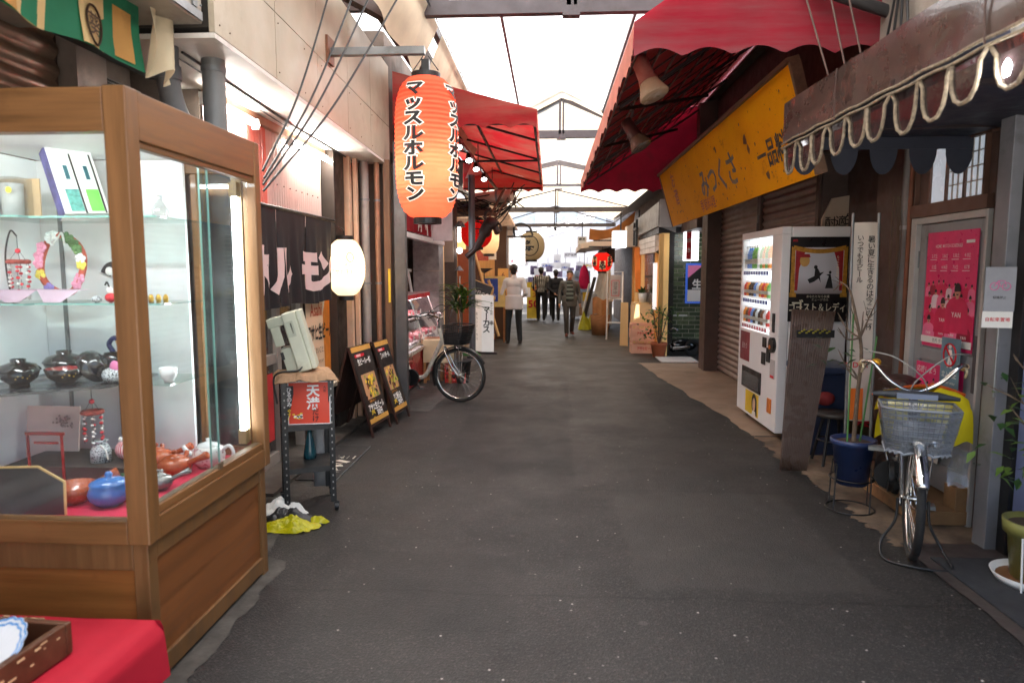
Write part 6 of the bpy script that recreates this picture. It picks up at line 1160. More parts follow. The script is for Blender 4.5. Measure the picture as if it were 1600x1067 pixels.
part(t, 'wire', blk, lambda mb: mb.tube(spline([tuple(wp_(-1)), tuple(T2_ @ V((L2 + .01, -.085, .2))), tuple(T2_ @ V((L2 + .03, -.15, .08))), (1.86, 3.76, .012), (1.95, 3.66, .012), (2.14, 3.62, .012), tuple(T2_ @ V((L2 + .03, .15, .07))), tuple(T2_ @ V((L2 + .01, .085, .2))), tuple(wp_(1))][::1], 6), .008, 8))
t = thing('plastic_pouch', 'small clear plastic pouch hanging beside the chrome bicycle basket', 'pouch', (2.25, 3.85, .5)); part(t, 'pouch', plast, lambda mb: mb.grid(lambda u, v: (2.19 + .11 * u, 3.78 + .02 * math.sin(v * 5), .42 + .21 * v + .01 * math.sin(u * 7)), 8, 8)); part(t, 'string', blk, lambda mb: mb.tube([(2.2, 3.8, .62), (2.16, 3.86, .76)], .003, 4))

# plant in basket of the silver bicycle area: stands behind
def leafplant(mb_l, mb_d, c, n, L, wid, droop, seed, zb=0, spread=.12):
    r = random.Random(seed)
    for k in range(n):
        a = r.uniform(0, 2 * PI); el = r.uniform(.5, 1.35); l = L * r.uniform(.6, 1.1); w = wid * r.uniform(.7, 1.2); p = V(c) + V((r.uniform(-spread, spread), r.uniform(-spread, spread), r.uniform(0, zb))); d = V((math.cos(a), math.sin(a), 0)); s = V((-math.sin(a), math.cos(a), 0)); pts = []
        for q in range(7):
            t = q / 6; pts.append((p + d * l * math.cos(el) * t * (1 + .3 * t) + V((0, 0, l * (math.sin(el) * t - droop * t * t))), w * math.sin(PI * min(1, t * .92 + .08)) ** .8))
        vs, fs = [], []
        for q, (x, ww) in enumerate(pts): vs += [x - s * ww / 2 + V((0, 0, .15 * ww)), x, x + s * ww / 2 + V((0, 0, .15 * ww))]
        for q in range(6): b = q * 3; fs += [(b, b + 1, b + 4, b + 3), (b + 1, b + 2, b + 5, b + 4)]
        (mb_l if r.random() < .4 else mb_d).add(vs, fs, True)
def shrub(root, leaves, dark_, light_): part(root, 'leaves', dark_, leaves[0]); part(root, 'leaves', light_, leaves[1], 'lighter leaves')
def two(fn, root):
    a, b = MB().M(leafl), MB().M(leafd); fn(a, b)
    if a.f: a.build('leaves', root, 'lighter leaves')
    if b.f: b.build('leaves', root)
t = thing('leafy_plant', 'long-leaved green plant in a dark pot behind the silver bicycle basket', 'plant', (-1.28, 9.7, 0)); two(lambda a, b: leafplant(a, b, (-1.28, 9.7, .98), 70, .52, .05, .55, 12, .3, .1), t); part(t, 'pot', mat('pot_dark', S(46, 44, 44), .5), lambda mb: mb.lathe([(0, 0), (.11, 0), (.15, .3), (.16, .3), (.155, .33), (.13, .3), (0, .29)], (-1.28, 9.7, 0), 24)); part(t, 'stem', bark, lambda mb: mb.tube([(-1.28, 9.7, .28), (-1.27, 9.7, 1.2)], .025, 8))
# ================================================================== LEFT, FARTHER
post_g = mat('post_grey2', S(110, 112, 116), .4, .4, var=.15, dirt=.15)
t = thing('steel_pole', 'round grey steel pole beside the leafy plant, past the butcher', 'pole', (-1.42, 12.4, 0)); part(t, 'pole', post_g, lambda mb: mb.cyl((-1.42, 12.4, 0), (-1.42, 12.4, 3.3), .06, n=20)); part(t, 'base', dark_steel, lambda mb: mb.cyl((-1.42, 12.4, 0), (-1.42, 12.4, .04), .1, n=16))
t = thing('timber_post', 'dark wall post with a lit strip lamp right of the stone pillar', 'post', (-1.8, 12.1, 0)); part(t, 'post', wall_br, lambda mb: mb.b6(-1.87, -1.66, 12.02, 12.2, 0, 3.1)); part(t, 'strip_lamp', emit('strip_lamp', (.96, .96, 1), 6), lambda mb: (mb.b6(-1.62, -1.57, 11.98, 12.0, 2.1, 2.35), mb.ball((-1.59, 11.99, 1.95), .05))); part(t, 'plaque', mat('plaque', S(150, 130, 110), .6), lambda mb: mb.b6(-1.86, -1.7, 12.0, 12.018, 1.75, 2.3)); part(t, 'lamp_shade', grey_st, lambda mb: (mb.lathe([(.03, .1), (.1, 0), (.09, 0)], (-1.58, 12.0, 2.36), 16), mb.lathe([(.02, .08), (.08, 0)], (-1.6, 12.0, 1.6), 14)))
t = thing('orange_board', 'tall orange board standing behind the grey pole', 'board', (-1.62, 12.9, 0)); part(t, 'board', mat('orange_board', S(196, 92, 44), .5, var=.15), lambda mb: mb.b6(-1.75, -1.55, 12.9, 12.93, .2, 2.0), bev=.003)
t = thing('folding_chairs', 'stack of folded chrome chairs leaning left of the orange board', 'chairs', (-1.78, 12.6, 0)); part(t, 'frame', chrome, lambda mb: [mb.tube([(-1.84 + .05 * k, 12.5 + .02 * k, 0), (-1.82 + .05 * k, 12.62, 1.5)], .012, 6) for k in range(4)]); part(t, 'seat', blk, lambda mb: [mb.box((-1.83 + .05 * k, 12.56, 1.1 - .2 * k), (.03, .05, .4)) for k in range(4)])

ts = thing('timber_shop', 'warm lit timber shop front covered with boards and posters past the butcher', 'shop', (-1.8, 14.5, 0)); ochre = wood('ochre_board', S(214, 168, 112), 2, .55, .8, .1)
part(ts, 'wall', mat('warm_glow_wall', S(196, 150, 104), .7, 0, var=.2, em=.12, ecol=(1, .65, .35)), lambda mb: (mb.b6(-3.4, -1.62, 12.6, 12.7, 0, 3.1) if False else mb.b6(-2.2, -1.32, 16.05, 16.15, 0, 2.6), mb.b6(-2.3, -2.2, 12.6, 17, 0, 3.1)))  # wall material glows faintly itself, standing for warm light in the shop
part(ts, 'boards', ochre, lambda mb: [mb.b6(-2.2 + .152 * k, -2.05 + .152 * k, 16.02, 16.045, 0, 2.6) for k in range(6)]); part(ts, 'corner_post', wood('dark_post_wood', S(84, 60, 46), 2, .6), lambda mb: (mb.b6(-1.3, -1.02, 16.0, 16.3, 0, 3.2), mb.b6(-2.2, -1.0, 15.9, 16.2, 2.62, 2.8)))
part(ts, 'far_wall', mat('far_wall_brown', S(130, 104, 84), .8, 0, var=.3), lambda mb: (mb.b6(-4, -1.3, 16.3, 24, 0, 3.3),)); part(ts, 'warm_lamp', emit('warm_lamp', (1, .78, .5), 16), lambda mb: (mb.ball((-1.7, 14.6, 2.1), .07), mb.ball((-1.75, 15.3, 2.45), .06)))
part(ts, 'leaning_board', wood('leaning_dark', S(92, 60, 40), 2, .5), lambda mb: mb.add([(-1.72, 14.0, .3), (-1.1, 14.1, .3), (-1.68, 14.5, 2.2), (-1.78, 14.4, 2.2)], [(0, 1, 2, 3)])); part(ts, 'leaning_board', ochre, lambda mb: mb.bar((-1.06, 14.05, .25), (-1.68, 14.5, 2.25), .05, .03), 'pale edge batten')
part(ts, 'table', wood('table_wood', S(190, 130, 80), 0, .5), lambda mb: (mb.b6(-1.5, -1.0, 15.2, 15.7, .95, 1.0), [mb.bar((x, y, .95), (x, y, 0), .04) for x in (-1.47, -1.03) for y in (15.24, 15.66)]))
for (x, y, z, w, h, bg, txt, tc_, lb) in ((-1.30, 14.9, 1.18, .32, .5, inkb, 'JJ', inkw, 'blue poster with big white letters on a yellow sheet'), (-1.06, 15.4, 1.3, .24, .7, mat('poster_orange', S(214, 160, 90), .6), '600円', mat('ink_brown', S(110, 70, 50)), 'orange price poster with vertical brown numerals'), (-1.38, 15.6, 1.95, .3, .2, paper, 'お食事', inkr, 'small cream card above the price poster'), (-1.55, 15.5, 2.0, .3, .35, mat('photo_red', S(150, 60, 50), .5, var=.6, scale=30), '', inkw, 'reddish food photo beside the cream card')):
    t = thing('wall_poster', lb, 'poster', (x, y, z - h / 2)); T = F_cam(x, y, z); part(t, 'sheet', bg, lambda mb: mb.slab(-w / 2, w / 2, -h / 2, h / 2, -.01, 0, T))
    if bg is inkb: part(t, 'border', mat('yellow_sheet', S(226, 196, 120), .6), lambda mb: mb.slab(-w / 2 - .06, w / 2 + .16, -h / 2 - .12, h / 2 + .05, -.02, -.011, T))
    if txt: part(t, 'lettering', tc_, lambda mb: mb.text(txt, .2 if txt == 'JJ' else min(.16, w * .7, .26 if len(txt) < 4 else .14), (0, .06 if txt == 'JJ' else 0), .02, vert=len(txt) > 3, T=T) if txt != 'お食事' else mb.text(txt, .07, T=T))
    if txt == 'JJ': part(t, 'small_lettering', inkw, lambda mb: mb.text('ビール', .085, (0, -.12), .01, T=T))
t = thing('sign_light_box', 'white box sign with black brush writing standing in the lane', 'sign', (-1.3, 13.2, 0)); 
sgx = [(-1.53, 13.32), (-1.32, 13.08), (-1.08, 13.06), (-1.25, 13.4)]
part(t, 'box', mat('sign_white', S(228, 224, 218), .5, 0, var=.05, em=.12, ecol=(1, .97, .92)), lambda mb: mb.prism(sgx, .04, 1.13), bev=.004); part(t, 'base', dark_steel, lambda mb: mb.prism([(-1.58, 13.36), (-1.32, 13.04), (-1.02, 13.02), (-1.2, 13.45)], 0, .038))
sa = fm((-1.195, 13.066, .6), (.24, -.02, 0), (0, 0, 1)); sb = fm((-1.42, 13.195, .6), (.21, -.24, 0), (0, 0, 1))
part(t, 'lettering', ink, lambda mb: (mb.text('マーカス', .15, (-.03, .08), .03, True, .85, .006, sa), mb.text('串かつの店', .05, (.07, .28), .008, True, 1, .006, sa), mb.text('串', .09, (.07, -.0), .02, T=sa, z=.006), mb.text('酒', .1, (0, .38), .02, T=sb, z=.006), mb.M(inkg).text('串カツマーカス', .07, (0, -.08), .005, True, 1.15, .006, sb)))
t = thing('black_menu_frame', 'tilted black board with white handwriting behind the white box sign', 'sign', (-1.4, 13.8, 0)); bq = fm((-1.36, 13.7, 1.22), (.42, 0, -.16), (0, .15, 1)); part(t, 'board', blk, lambda mb: mb.slab(-.2, .18, -.16, .12, -.02, 0, bq)); part(t, 'frame', bam, lambda mb: mb.slab(-.21, .19, .12, .14, -.02, .004, bq)); part(t, 'lettering', inkw, lambda mb: mb.text('今日の魚', .09, (0, -.08), .0, T=bq)); part(t, 'leg', blk, lambda mb: (mb.bar((-1.55, 13.62, 0), (-1.55, 13.62, 1.1), .03), mb.bar((-1.2, 13.62, 0), (-1.2, 13.62, 1.0), .03)))
t = thing('plastic_bag', 'green plastic bag by the foot of the white box sign', 'bag', (-1.6, 12.9, 0)); part(t, 'bag', mat('green_bag', S(70, 130, 66), .4, trans=.2), lambda mb: lump(-1.55, 12.8, .22, .12, .1, 4)(mb))
for (x, y, z0, lb, c) in ((-1.6, 9.7, .02, 'white styrofoam carton under the silver bicycle frame', S(214, 190, 150)), (-1.75, 9.9, .02, 'brown cardboard carton behind the silver bicycle wheel', S(168, 112, 76))):
    t = thing('carton', lb, 'box', (x, y, 0)); part(t, 'box', mat('carton_%d' % int(c[0] * 99), c, .8, 0, var=.15), lambda mb: mb.b6(x - .2, x + .2, y - .15, y + .15, .3 if y > 9.8 else .3, .62), bev=.004); part(t, 'flap', mat('carton_%d' % int(c[0] * 99), c), lambda mb: mb.b6(x - .2, x + .2, y - .16, y - .152, .52, .62)); part(t, 'stand', wood('table_wood', (.5, .3, .2)), lambda mb: [mb.b6(x + sx * .18 - .02, x + sx * .18 + .02, y + sy * .12 - .02, y + sy * .12 + .02, 0, .3) for sx in (-1, 1) for sy in (-1, 1)])
t = thing('bottle_crate', 'red plastic bottle crate behind the silver bicycle wheel', 'crate', (-1.4, 9.9, 0)); crr = mat('crate_red', S(190, 44, 36), .4); part(t, 'body', crr, lambda mb: ([mb.b6(-1.5, -1.2, 9.6 + q, 9.61 + q, z, z + .05) for q in (0, .38) for z in (.02, .12, .22)], [mb.b6(x, x + .01, 9.61, 9.98, z, z + .05) for x in (-1.5, -1.21) for z in (.02, .12, .22)], [mb.b6(x, x + .02, 9.598, 9.612, 0, .28) for x in (-1.5, -1.35, -1.22)], mb.b6(-1.5, -1.2, 9.6, 9.99, 0, .015)))
# red globe lantern and long white lantern, dark twisted branch
t = thing('paper_lantern', 'red round paper lantern half hidden behind the grey pole', 'lantern', (-1.4, 13.2, 1.95)); lantern(t, (-1.42, 13.2, 2.3), .3, .55, S(196, 30, 30), 9, 14, 2.2, .4, 1)
part(t, 'lettering', ink, lambda mb: mb.text('酒', .2, fn=lambda x, y: (-1.42 + .3 * math.sin(.2 + x / .3), 13.2 - .315 * math.cos(.2 + x / .3), 2.3 + y), off=.03, cut=.03))
t = thing('paper_lantern', 'long cream paper lantern hanging over the timber shop entrance', 'lantern', (-1.2, 13.6, 1.9)); lantern(t, (-1.22, 13.6, 2.27), .21, .72, S(244, 226, 190), 11, 18, 2.8, .5, 1); part(t, 'cord', blk, lambda mb: mb.tube([(-1.22, 13.6, 2.6), (-1.22, 13.6, 3.3)], .008, 5))
t = thing('driftwood_branch', 'dark twisted driftwood branch fixed to the grey pole', 'branch', (-1.4, 12.3, 1.8)); drift = wood('driftwood', S(58, 38, 32), 2, .5, .5, .2); part(t, 'wood', drift, lambda mb: (mb.tube(spline([(-1.5, 12.25, 1.85), (-1.32, 12.2, 2.0), (-1.18, 12.2, 2.25), (-1.08, 12.2, 2.42), (-.98, 12.2, 2.36), (-.93, 12.18, 2.24)]), [.05] * 6 + [.07] * 6 + [.11] * 6 + [.12] * 6 + [.06] * 6 + [.03], 10), mb.tube(spline([(-1.12, 12.2, 2.4), (-1.16, 12.2, 2.6), (-1.05, 12.2, 2.7)]), .025, 7), mb.tube(spline([(-1.0, 12.2, 2.38), (-.9, 12.16, 2.42), (-.86, 12.15, 2.3)]), .02, 7)))
t = thing('wire_rack', 'wire rack of hanging cups in front of the warm timber boards', 'rack', (-1.35, 15, 1.5)); part(t, 'rack', dark_steel, lambda mb: (mb.lathe([(.02, 0), (.2, .1), (.21, .1)], (-1.42, 14.7, 1.55), 16), mb.cyl((-1.42, 14.7, .9), (-1.42, 14.7, 1.56), .012))); 
t = thing('rubber_gloves', 'pale cloth gloves hung on the rack pole by the blue poster', 'gloves', (-1.35, 14.6, 1.2)); part(t, 'cloth', creamc, lambda mb: mb.tube(spline([(-1.32, 14.6, 1.4), (-1.27, 14.6, 1.22), (-1.3, 14.6, 1.05), (-1.2, 14.6, .95)]), [.03] * 6 + [.07] * 6 + [.08] * 6 + [.04], 8))
# clutter over the timber shop: ducts, wires
t = thing('vent_duct', 'pale round ventilation duct under the end of the red awning', 'duct', (-1.1, 12.6, 2.9)); part(t, 'duct', mat('duct_beige', S(196, 170, 150), .5, .1, dirt=.2), lambda mb: mb.cyl((-1.42, 12.9, 2.93), (-.72, 12.75, 2.98), .11, n=24)); part(t, 'collar', grey_st, lambda mb: mb.cyl((-1.0, 12.815, 2.96), (-.96, 12.805, 2.963), .118, n=24))
t = thing('wire_bundle', 'tangle of dark cables over the timber shop entrance', 'cables', (-1.3, 12.6, 2.6)); rr_ = random.Random(6)
part(t, 'cable', blk, lambda mb: [mb.tube(spline([(-1.9 + rr_.uniform(0, .4), 12.3, rr_.uniform(2.6, 3.1)), (-1.3 + rr_.uniform(-.2, .3), 12.5 + rr_.uniform(0, .6), rr_.uniform(2.45, 3.0)), (-1.0 + rr_.uniform(-.1, .3), 12.9, rr_.uniform(2.4, 3.1)), (-.75 + rr_.uniform(0, .25), 13.5, rr_.uniform(2.8, 3.3))]), .012, 5) for _ in range(14)]); part(t, 'batten', wood('batten', (.3, .2, .15)), lambda mb: (mb.bar((-1.25, 12.5, 2.3), (-.82, 12.5, 3.1), .04), mb.bar((-1.1, 12.6, 2.45), (-.7, 12.7, 3.05), .03), mb.bar((-1.9, 12.6, 2.62), (-1.0, 12.7, 2.66), .06, .1)))
t = thing('wall_shelf', 'weathered timber shelf with boxes above the red round lantern', 'shelf', (-1.6, 12.8, 2.6)); part(t, 'shelf', wood('batten', (.3, .2, .15)), lambda mb: mb.b6(-2.0, -1.2, 12.7, 13.1, 2.68, 2.72)); part(t, 'box', mat('clutter_grey', S(110, 104, 92), .7, 0, var=.5, scale=15), lambda mb: [mb.box((-1.9 + .13 * k, 12.85 + .05 * (k % 3), 2.78 + .03 * (k % 2)), (.11, .2, .13 + .05 * (k % 3)), .3 * k) for k in range(6)])
t = thing('air_duct_box', 'pale grey metal duct box hanging from the left roof edge', 'duct', (-1.3, 18, 2.7)); part(t, 'box', mat('duct_beige', (.6, .5, .4)), lambda mb: mb.add([(-1.7, 15.6, 2.62), (-.82, 15.6, 2.62), (-1.02, 15.6, 3.0), (-1.7, 15.6, 3.1), (-1.7, 17.6, 2.62), (-.82, 17.6, 2.62), (-1.02, 17.6, 3.0), (-1.7, 17.6, 3.1)], [(0, 1, 2, 3), (4, 7, 6, 5), (0, 4, 5, 1), (1, 5, 6, 2), (2, 6, 7, 3), (3, 7, 4, 0)]))
# white projecting sign and round festival lantern
t = thing('projecting_sign', 'white square box sign hung from a black bracket above the man in white', 'sign', (-.8, 16.2, 1.7)); wsg = mat('sign_white_lit', S(240, 240, 238), .4, 0, var=.03, em=.55, ecol=(1, 1, 1)); part(t, 'box', wsg, lambda mb: mb.b6(-.98, -.6, 16.2, 16.32, 1.74, 2.36), bev=.006); part(t, 'logo', inkp, lambda mb: mb.text('貝', .08, T=F_cam(-.9, 16.196, 1.82), off=.03)); part(t, 'bracket', blk, lambda mb: (mb.bar((-1.1, 16.26, 2.4), (-.42, 16.26, 2.4), .04), mb.tube(spline([(-.85, 16.26, 2.42), (-.86, 16.26, 2.62), (-.7, 16.26, 2.7), (-.5, 16.26, 2.62), (-.42, 16.26, 2.42)]), .025, 6)))
t = thing('paper_lantern', 'cream round lantern with black festival crest right of the white box sign', 'lantern', (-.5, 17, 1.85)); lantern(t, (-.47, 17.0, 2.2), .33, .72, S(206, 190, 160), 0, 16, 2.2, .4, 1)
part(t, 'crest', ink, lambda mb: (mb.text('祭', .26, fn=lambda x, y: (-.47 + .34 * math.sin(-.1 + x / .34), 17 - .345 * math.cos(-.1 + x / .34), 2.2 + y), off=.04, cut=.03), mb.tube([(-.47 + .34 * math.sin(-.1 + .22 * math.cos(a) / .34), 17 - .35 * math.cos(-.1 + .22 * math.cos(a) / .34), 2.2 + .24 * math.sin(a)) for a in [2 * PI * k / 28 for k in range(28)]], .012, 5, closed=True)))
t = thing('yellow_price_banner', 'yellow banner with red numerals behind the man in the white shirt', 'banner', (-.9, 22.3, 0)); yT = F_cam(-.62, 22.3, .78); part(t, 'sheet', mat('banner_yellow', S(240, 196, 60), .6), lambda mb: mb.slab(-.14, .3, -.73, .45, -.03, 0, yT)); part(t, 'lettering', inkr, lambda mb: (mb.text('９', .3, (.12, .28), .03, T=yT), mb.text('ス', .18, (.12, .03), .02, T=yT), mb.text('50', .32, (.08, -.25), .04, T=yT)))

# ================================================================== FAR END OF THE ALLEY
fs_ = thing('street_building', 'bright white shop building across the street at the end of the alley', 'building', (0, 34, 0)); part(fs_, 'wall', mat('bright_wall', S(160, 160, 164), .6, 0, var=.06), lambda mb: mb.b6(-9, 9, 36, 36.4, 0, 9)); part(fs_, 'window', mat('far_window', S(150, 160, 170), .2), lambda mb: [mb.b6(x, x + 1.2, 35.96, 36, 4, 5.5) for x in (-6, -4, -2, 0.2, 2.2, 4.4)])
pb_ = [S(150, 50, 70), S(50, 70, 140), S(180, 140, 50), S(160, 30, 40), S(80, 74, 80)]
rf = random.Random(11)
for k in range(12):
    x, z = -1.9 + .36 * ((k * 5) % 12) + rf.uniform(-.1, .1), rf.uniform(1.0, 2.6); w, h = ((.6, .25), (.3, .6), (.4, .4))[k // 5]; y = 30 + rf.uniform(-1.5, 2)
    c = pb_[k % 5]; t = thing('hanging_sign', '%s white sign with %s characters hanging in the bright far street' % (('wide', 'tall', 'square')[k // 5], ('rose', 'blue', 'straw yellow', 'red', 'grey')[k % 5]), 'sign', (x, y, z), 'hanging shop signs at the far end'); T = F_cam(x, y, z)
    part(t, 'panel', mat('far_white', S(168, 167, 170), .6), lambda mb: mb.slab(-w / 2, w / 2, -h / 2, h / 2, -.03, 0, T)); part(t, 'lettering', mat('far_ink_%d' % (k % 5), c, .6, bump=0), lambda mb: mb.text(('営業中', '大売出し', 'お好み', '串かつ', '天満市場')[k % 5], w / 4.4, (0, 0), .04, T=T)); part(t, 'rod', grey_st, lambda mb: mb.cyl((x, y, z + h / 2), (x, y, z + h / 2 + .25), .012, n=6))
t = thing('street_canopy', 'sloping ribbed translucent canopy over the street beyond the alley', 'canopy', (0, 26, 3)); part(t, 'sheet', ROOF, lambda mb: mb.grid(lambda u, v: (-1.6 + 3.4 * u, 24.6 + 7 * v, 2.75 + 1.0 * u + .03 * math.sin(v * 60)), 4, 90)); part(t, 'rafter', mat('pale_steel', (.3, .3, .3)), lambda mb: [mb.bar((-1.6, 24.8 + q, 2.7), (1.8, 24.8 + q, 3.68), .05) for q in (0, 1.7, 3.4, 5.1, 6.8)])
t = thing('shop_stall', 'stall of white and blue goods at the far end behind the men', 'stall', (.4, 29, 0)); part(t, 'table', mat('far_white', (.8, .8, .8)), lambda mb: mb.b6(-1.0, 1.5, 28.6, 29.6, .5, 1.0)); part(t, 'goods', mat('goods_mix', S(96, 84, 110), .6, 0, var=.9, scale=6), lambda mb: [mb.box((rf.uniform(-.9, 1.4), rf.uniform(28.5, 29.5), rf.uniform(1.05, 1.7)), (.2, .2, .25), rf.uniform(0, 1)) for _ in range(26)]); part(t, 'sign', mat('far_sign_blue', S(190, 200, 225), .6), lambda mb: mb.b6(.5, 1.0, 28.4, 28.45, 1.3, 1.6)); part(t, 'leg', dark_steel, lambda mb: [mb.b6(x, x + .05, 28.7, 28.75, 0, .5) for x in (-.9, 1.4)])
for x0, x1, lb, y1 in ((-9, -2.6, 'pale shop block left of the street at the end of the alley', 34), (2.7, 9, 'pale shop block right of the street at the end of the alley', 34)):
    t = thing('shop_block', lb, 'building', (x0, 26, 0)); part(t, 'wall', mat('bright_wall', (.8, .8, .8)), lambda mb: mb.b6(x0, x1, 25.5, y1, 0, 4.2)); part(t, 'shutter', grey_st, lambda mb: mb.b6(x0 + .3, x1 - .3, 25.46, 25.5, 0, 2.4))
# ================================================================== RIGHT ROW
brown_v = mat('brown_vinyl', S(66, 53, 47), .3, .0, var=.3, scale=3, bump=.5, bscale=6, dirt=.03, coat=.35)
dkbrown = mat('dark_brown_paint', S(78, 60, 52), .55, 0, var=.25, dirt=.2)
r1 = thing('brown_shop', 'narrow dark brown shop front with grey door, transom and blue side wall', 'shop', (2.7, 4, 0))
part(r1, 'wall', dkbrown, lambda mb: (mb.b6(2.64, 3.4, .5, 4.285, 0, 2.7), mb.b6(2.64, 3.4, 4.286, 5.17, 2.0, 2.7), mb.b6(2.9, 3.4, 4.286, 5.17, 0, 2.0), mb.b6(2.64, 3.4, 5.171, 5.34, 0, 2.7)))
part(r1, 'upper_wall', mat('old_concrete', S(138, 128, 116), .8, 0, var=.3, dirt=.35, bump=.3), lambda mb: mb.b6(1.96, 3.4, .5, 4.4, 2.72, 5.2))
part(r1, 'upper_wall', dkbrown, lambda mb: mb.b6(2.6, 3.4, 4.41, 7.0, 2.72, 5.2), 'dark upper wall')
part(r1, 'blue_wall', mat('blue_paint', S(104, 114, 152), .5, 0, var=.12, dirt=.15, dcol=S(56, 58, 70), stretch=(1, 1, .4)), lambda mb: (mb.b6(2.58, 2.638, .5, 3.84, 0.03, 2.6),))
part(r1, 'door_post', mat('post_lightgrey', S(118, 118, 122), .5, .1, var=.15, dirt=.2), lambda mb: mb.b6(2.5, 2.62, 3.93, 4.05, 0, 2.7), bev=.004); part(r1, 'dark_gap', blk, lambda mb: mb.b6(2.56, 2.637, 3.85, 3.925, 0, 2.7))
DT = Matrix.Translation((0, .23, 0))
door = part(r1, 'door', mat('door_grey', S(134, 136, 138), .5, .05, var=.1, dirt=.15, dcol=S(92, 84, 78)), lambda mb: (mb.b6(2.66, 2.69, 4.08, 4.86, .12, 1.92),), bev=.003, T=DT)
part(door, 'stile', mat('door_grey', (.3, .3, .3)), lambda mb: (mb.b6(2.645, 2.659, 4.08, 4.16, .12, 1.92), mb.b6(2.645, 2.659, 4.78, 4.86, .12, 1.92), mb.b6(2.645, 2.659, 4.161, 4.779, 1.84, 1.92), mb.b6(2.645, 2.659, 4.161, 4.779, .98, 1.06), mb.b6(2.645, 2.659, 4.161, 4.779, .12, .3), [mb.b6(2.65, 2.66, 4.161, 4.779, z, z + .012) for z in (.45, .6, .75)]), bev=.002, T=DT)
part(door, 'handle', dark_steel, lambda mb: (mb.b6(2.62, 2.645, 4.1, 4.13, .84, 1.2), mb.b6(2.625, 2.645, 4.085, 4.105, 1.1, 1.5)), bev=.003, T=DT); part(door, 'hinge', grey_st, lambda mb: (mb.cyl((2.64, 4.87, 1.62), (2.64, 4.87, 1.74), .012), mb.cyl((2.64, 4.87, .3), (2.64, 4.87, .42), .012)), T=DT)
part(r1, 'door_frame', mat('frame_beige', S(170, 168, 164), .5, .1, var=.15), lambda mb: (mb.b6(2.61, 2.65, 4.86, 4.93, 0, 1.97), mb.b6(2.61, 2.65, 4.055, 4.079, 0, 1.97), mb.b6(2.61, 2.65, 4.08, 4.859, 1.925, 1.97)), bev=.003, T=DT)
part(r1, 'door_sill', mat('brick_tan', S(134, 100, 66), .8, 0, var=.3, dirt=.3), lambda mb: (mb.b6(2.3, 2.7, 4.06, 4.9, 0.01, .1), mb.b6(2.54, 2.62, 4.07, 4.2, .1, .25)), bev=.006, T=DT)
part(r1, 'transom_frame', mat('trim_brown', S(88, 62, 50), .5), lambda mb: (mb.b6(2.6, 2.645, 4.06, 4.94, 1.975, 2.06), mb.b6(2.6, 2.645, 4.06, 4.94, 2.42, 2.5), [mb.b6(2.61, 2.64, y, y + .018, 2.06, 2.42) for y in (4.12, 4.32, 4.52, 4.72, 4.9)]), T=DT)
part(r1, 'transom_pane', mat('frosted_pane', S(176, 186, 200), .25, 0, var=.15, em=.12, ecol=(.8, .9, 1)), lambda mb: [mb.b6(2.625, 2.632, y + .02, y + .198, 2.061, 2.419) for y in (4.12, 4.32, 4.52)], T=DT)
part(r1, 'transom_bars', alu, lambda mb: [mb.b6(2.618, 2.624, y, y + .012, 2.061, 2.419) for y in (4.2, 4.26, 4.4, 4.46)] + [mb.b6(2.616, 2.6235, 4.13, 4.5, z, z + .008) for z in (2.15, 2.24, 2.33)], T=DT)
part(r1, 'brown_column', dkbrown, lambda mb: mb.b6(2.74, 3.2, 5.341, 6.0, 0, 2.72), bev=.006)
t = thing('drain_pipe', 'grey vertical drain pipe between the grey door and the brown column', 'pipe', (2.62, 5.1, 0)); part(t, 'pipe', mat('drain_grey', S(98, 96, 94), .5, .1, dirt=.3), lambda mb: mb.cyl((2.63, 5.26, 0), (2.63, 5.26, 2.7), .045, n=18)); part(t, 'clamp', grey_st, lambda mb: [mb.cyl((2.63, 5.26, z), (2.63, 5.26, z + .03), .05, n=18) for z in (1.9, .6)]); part(t, 'rusty_conduit', mat('rust_pipe', S(112, 66, 44), .7, .2, dirt=.3), lambda mb: mb.cyl((2.61, 5.19, 0), (2.61, 5.19, 2.5), .016))
t = thing('dried_vine', 'dry brown vine strands hanging in front of the drain pipe', 'vine', (2.58, 5.12, 1.1)); rv_ = random.Random(2); part(t, 'strands', mat('dry_vine', S(84, 70, 54), .9), lambda mb: [mb.tube(spline([(2.56 + rv_.uniform(-.03, .02), 5.28, 2.15), (2.55 + rv_.uniform(-.04, .03), 5.26 + rv_.uniform(-.04, .04), 1.7), (2.56 + rv_.uniform(-.03, .03), 5.26 + rv_.uniform(-.05, .05), 1.15)]), .0028, 5) for _ in range(5)])

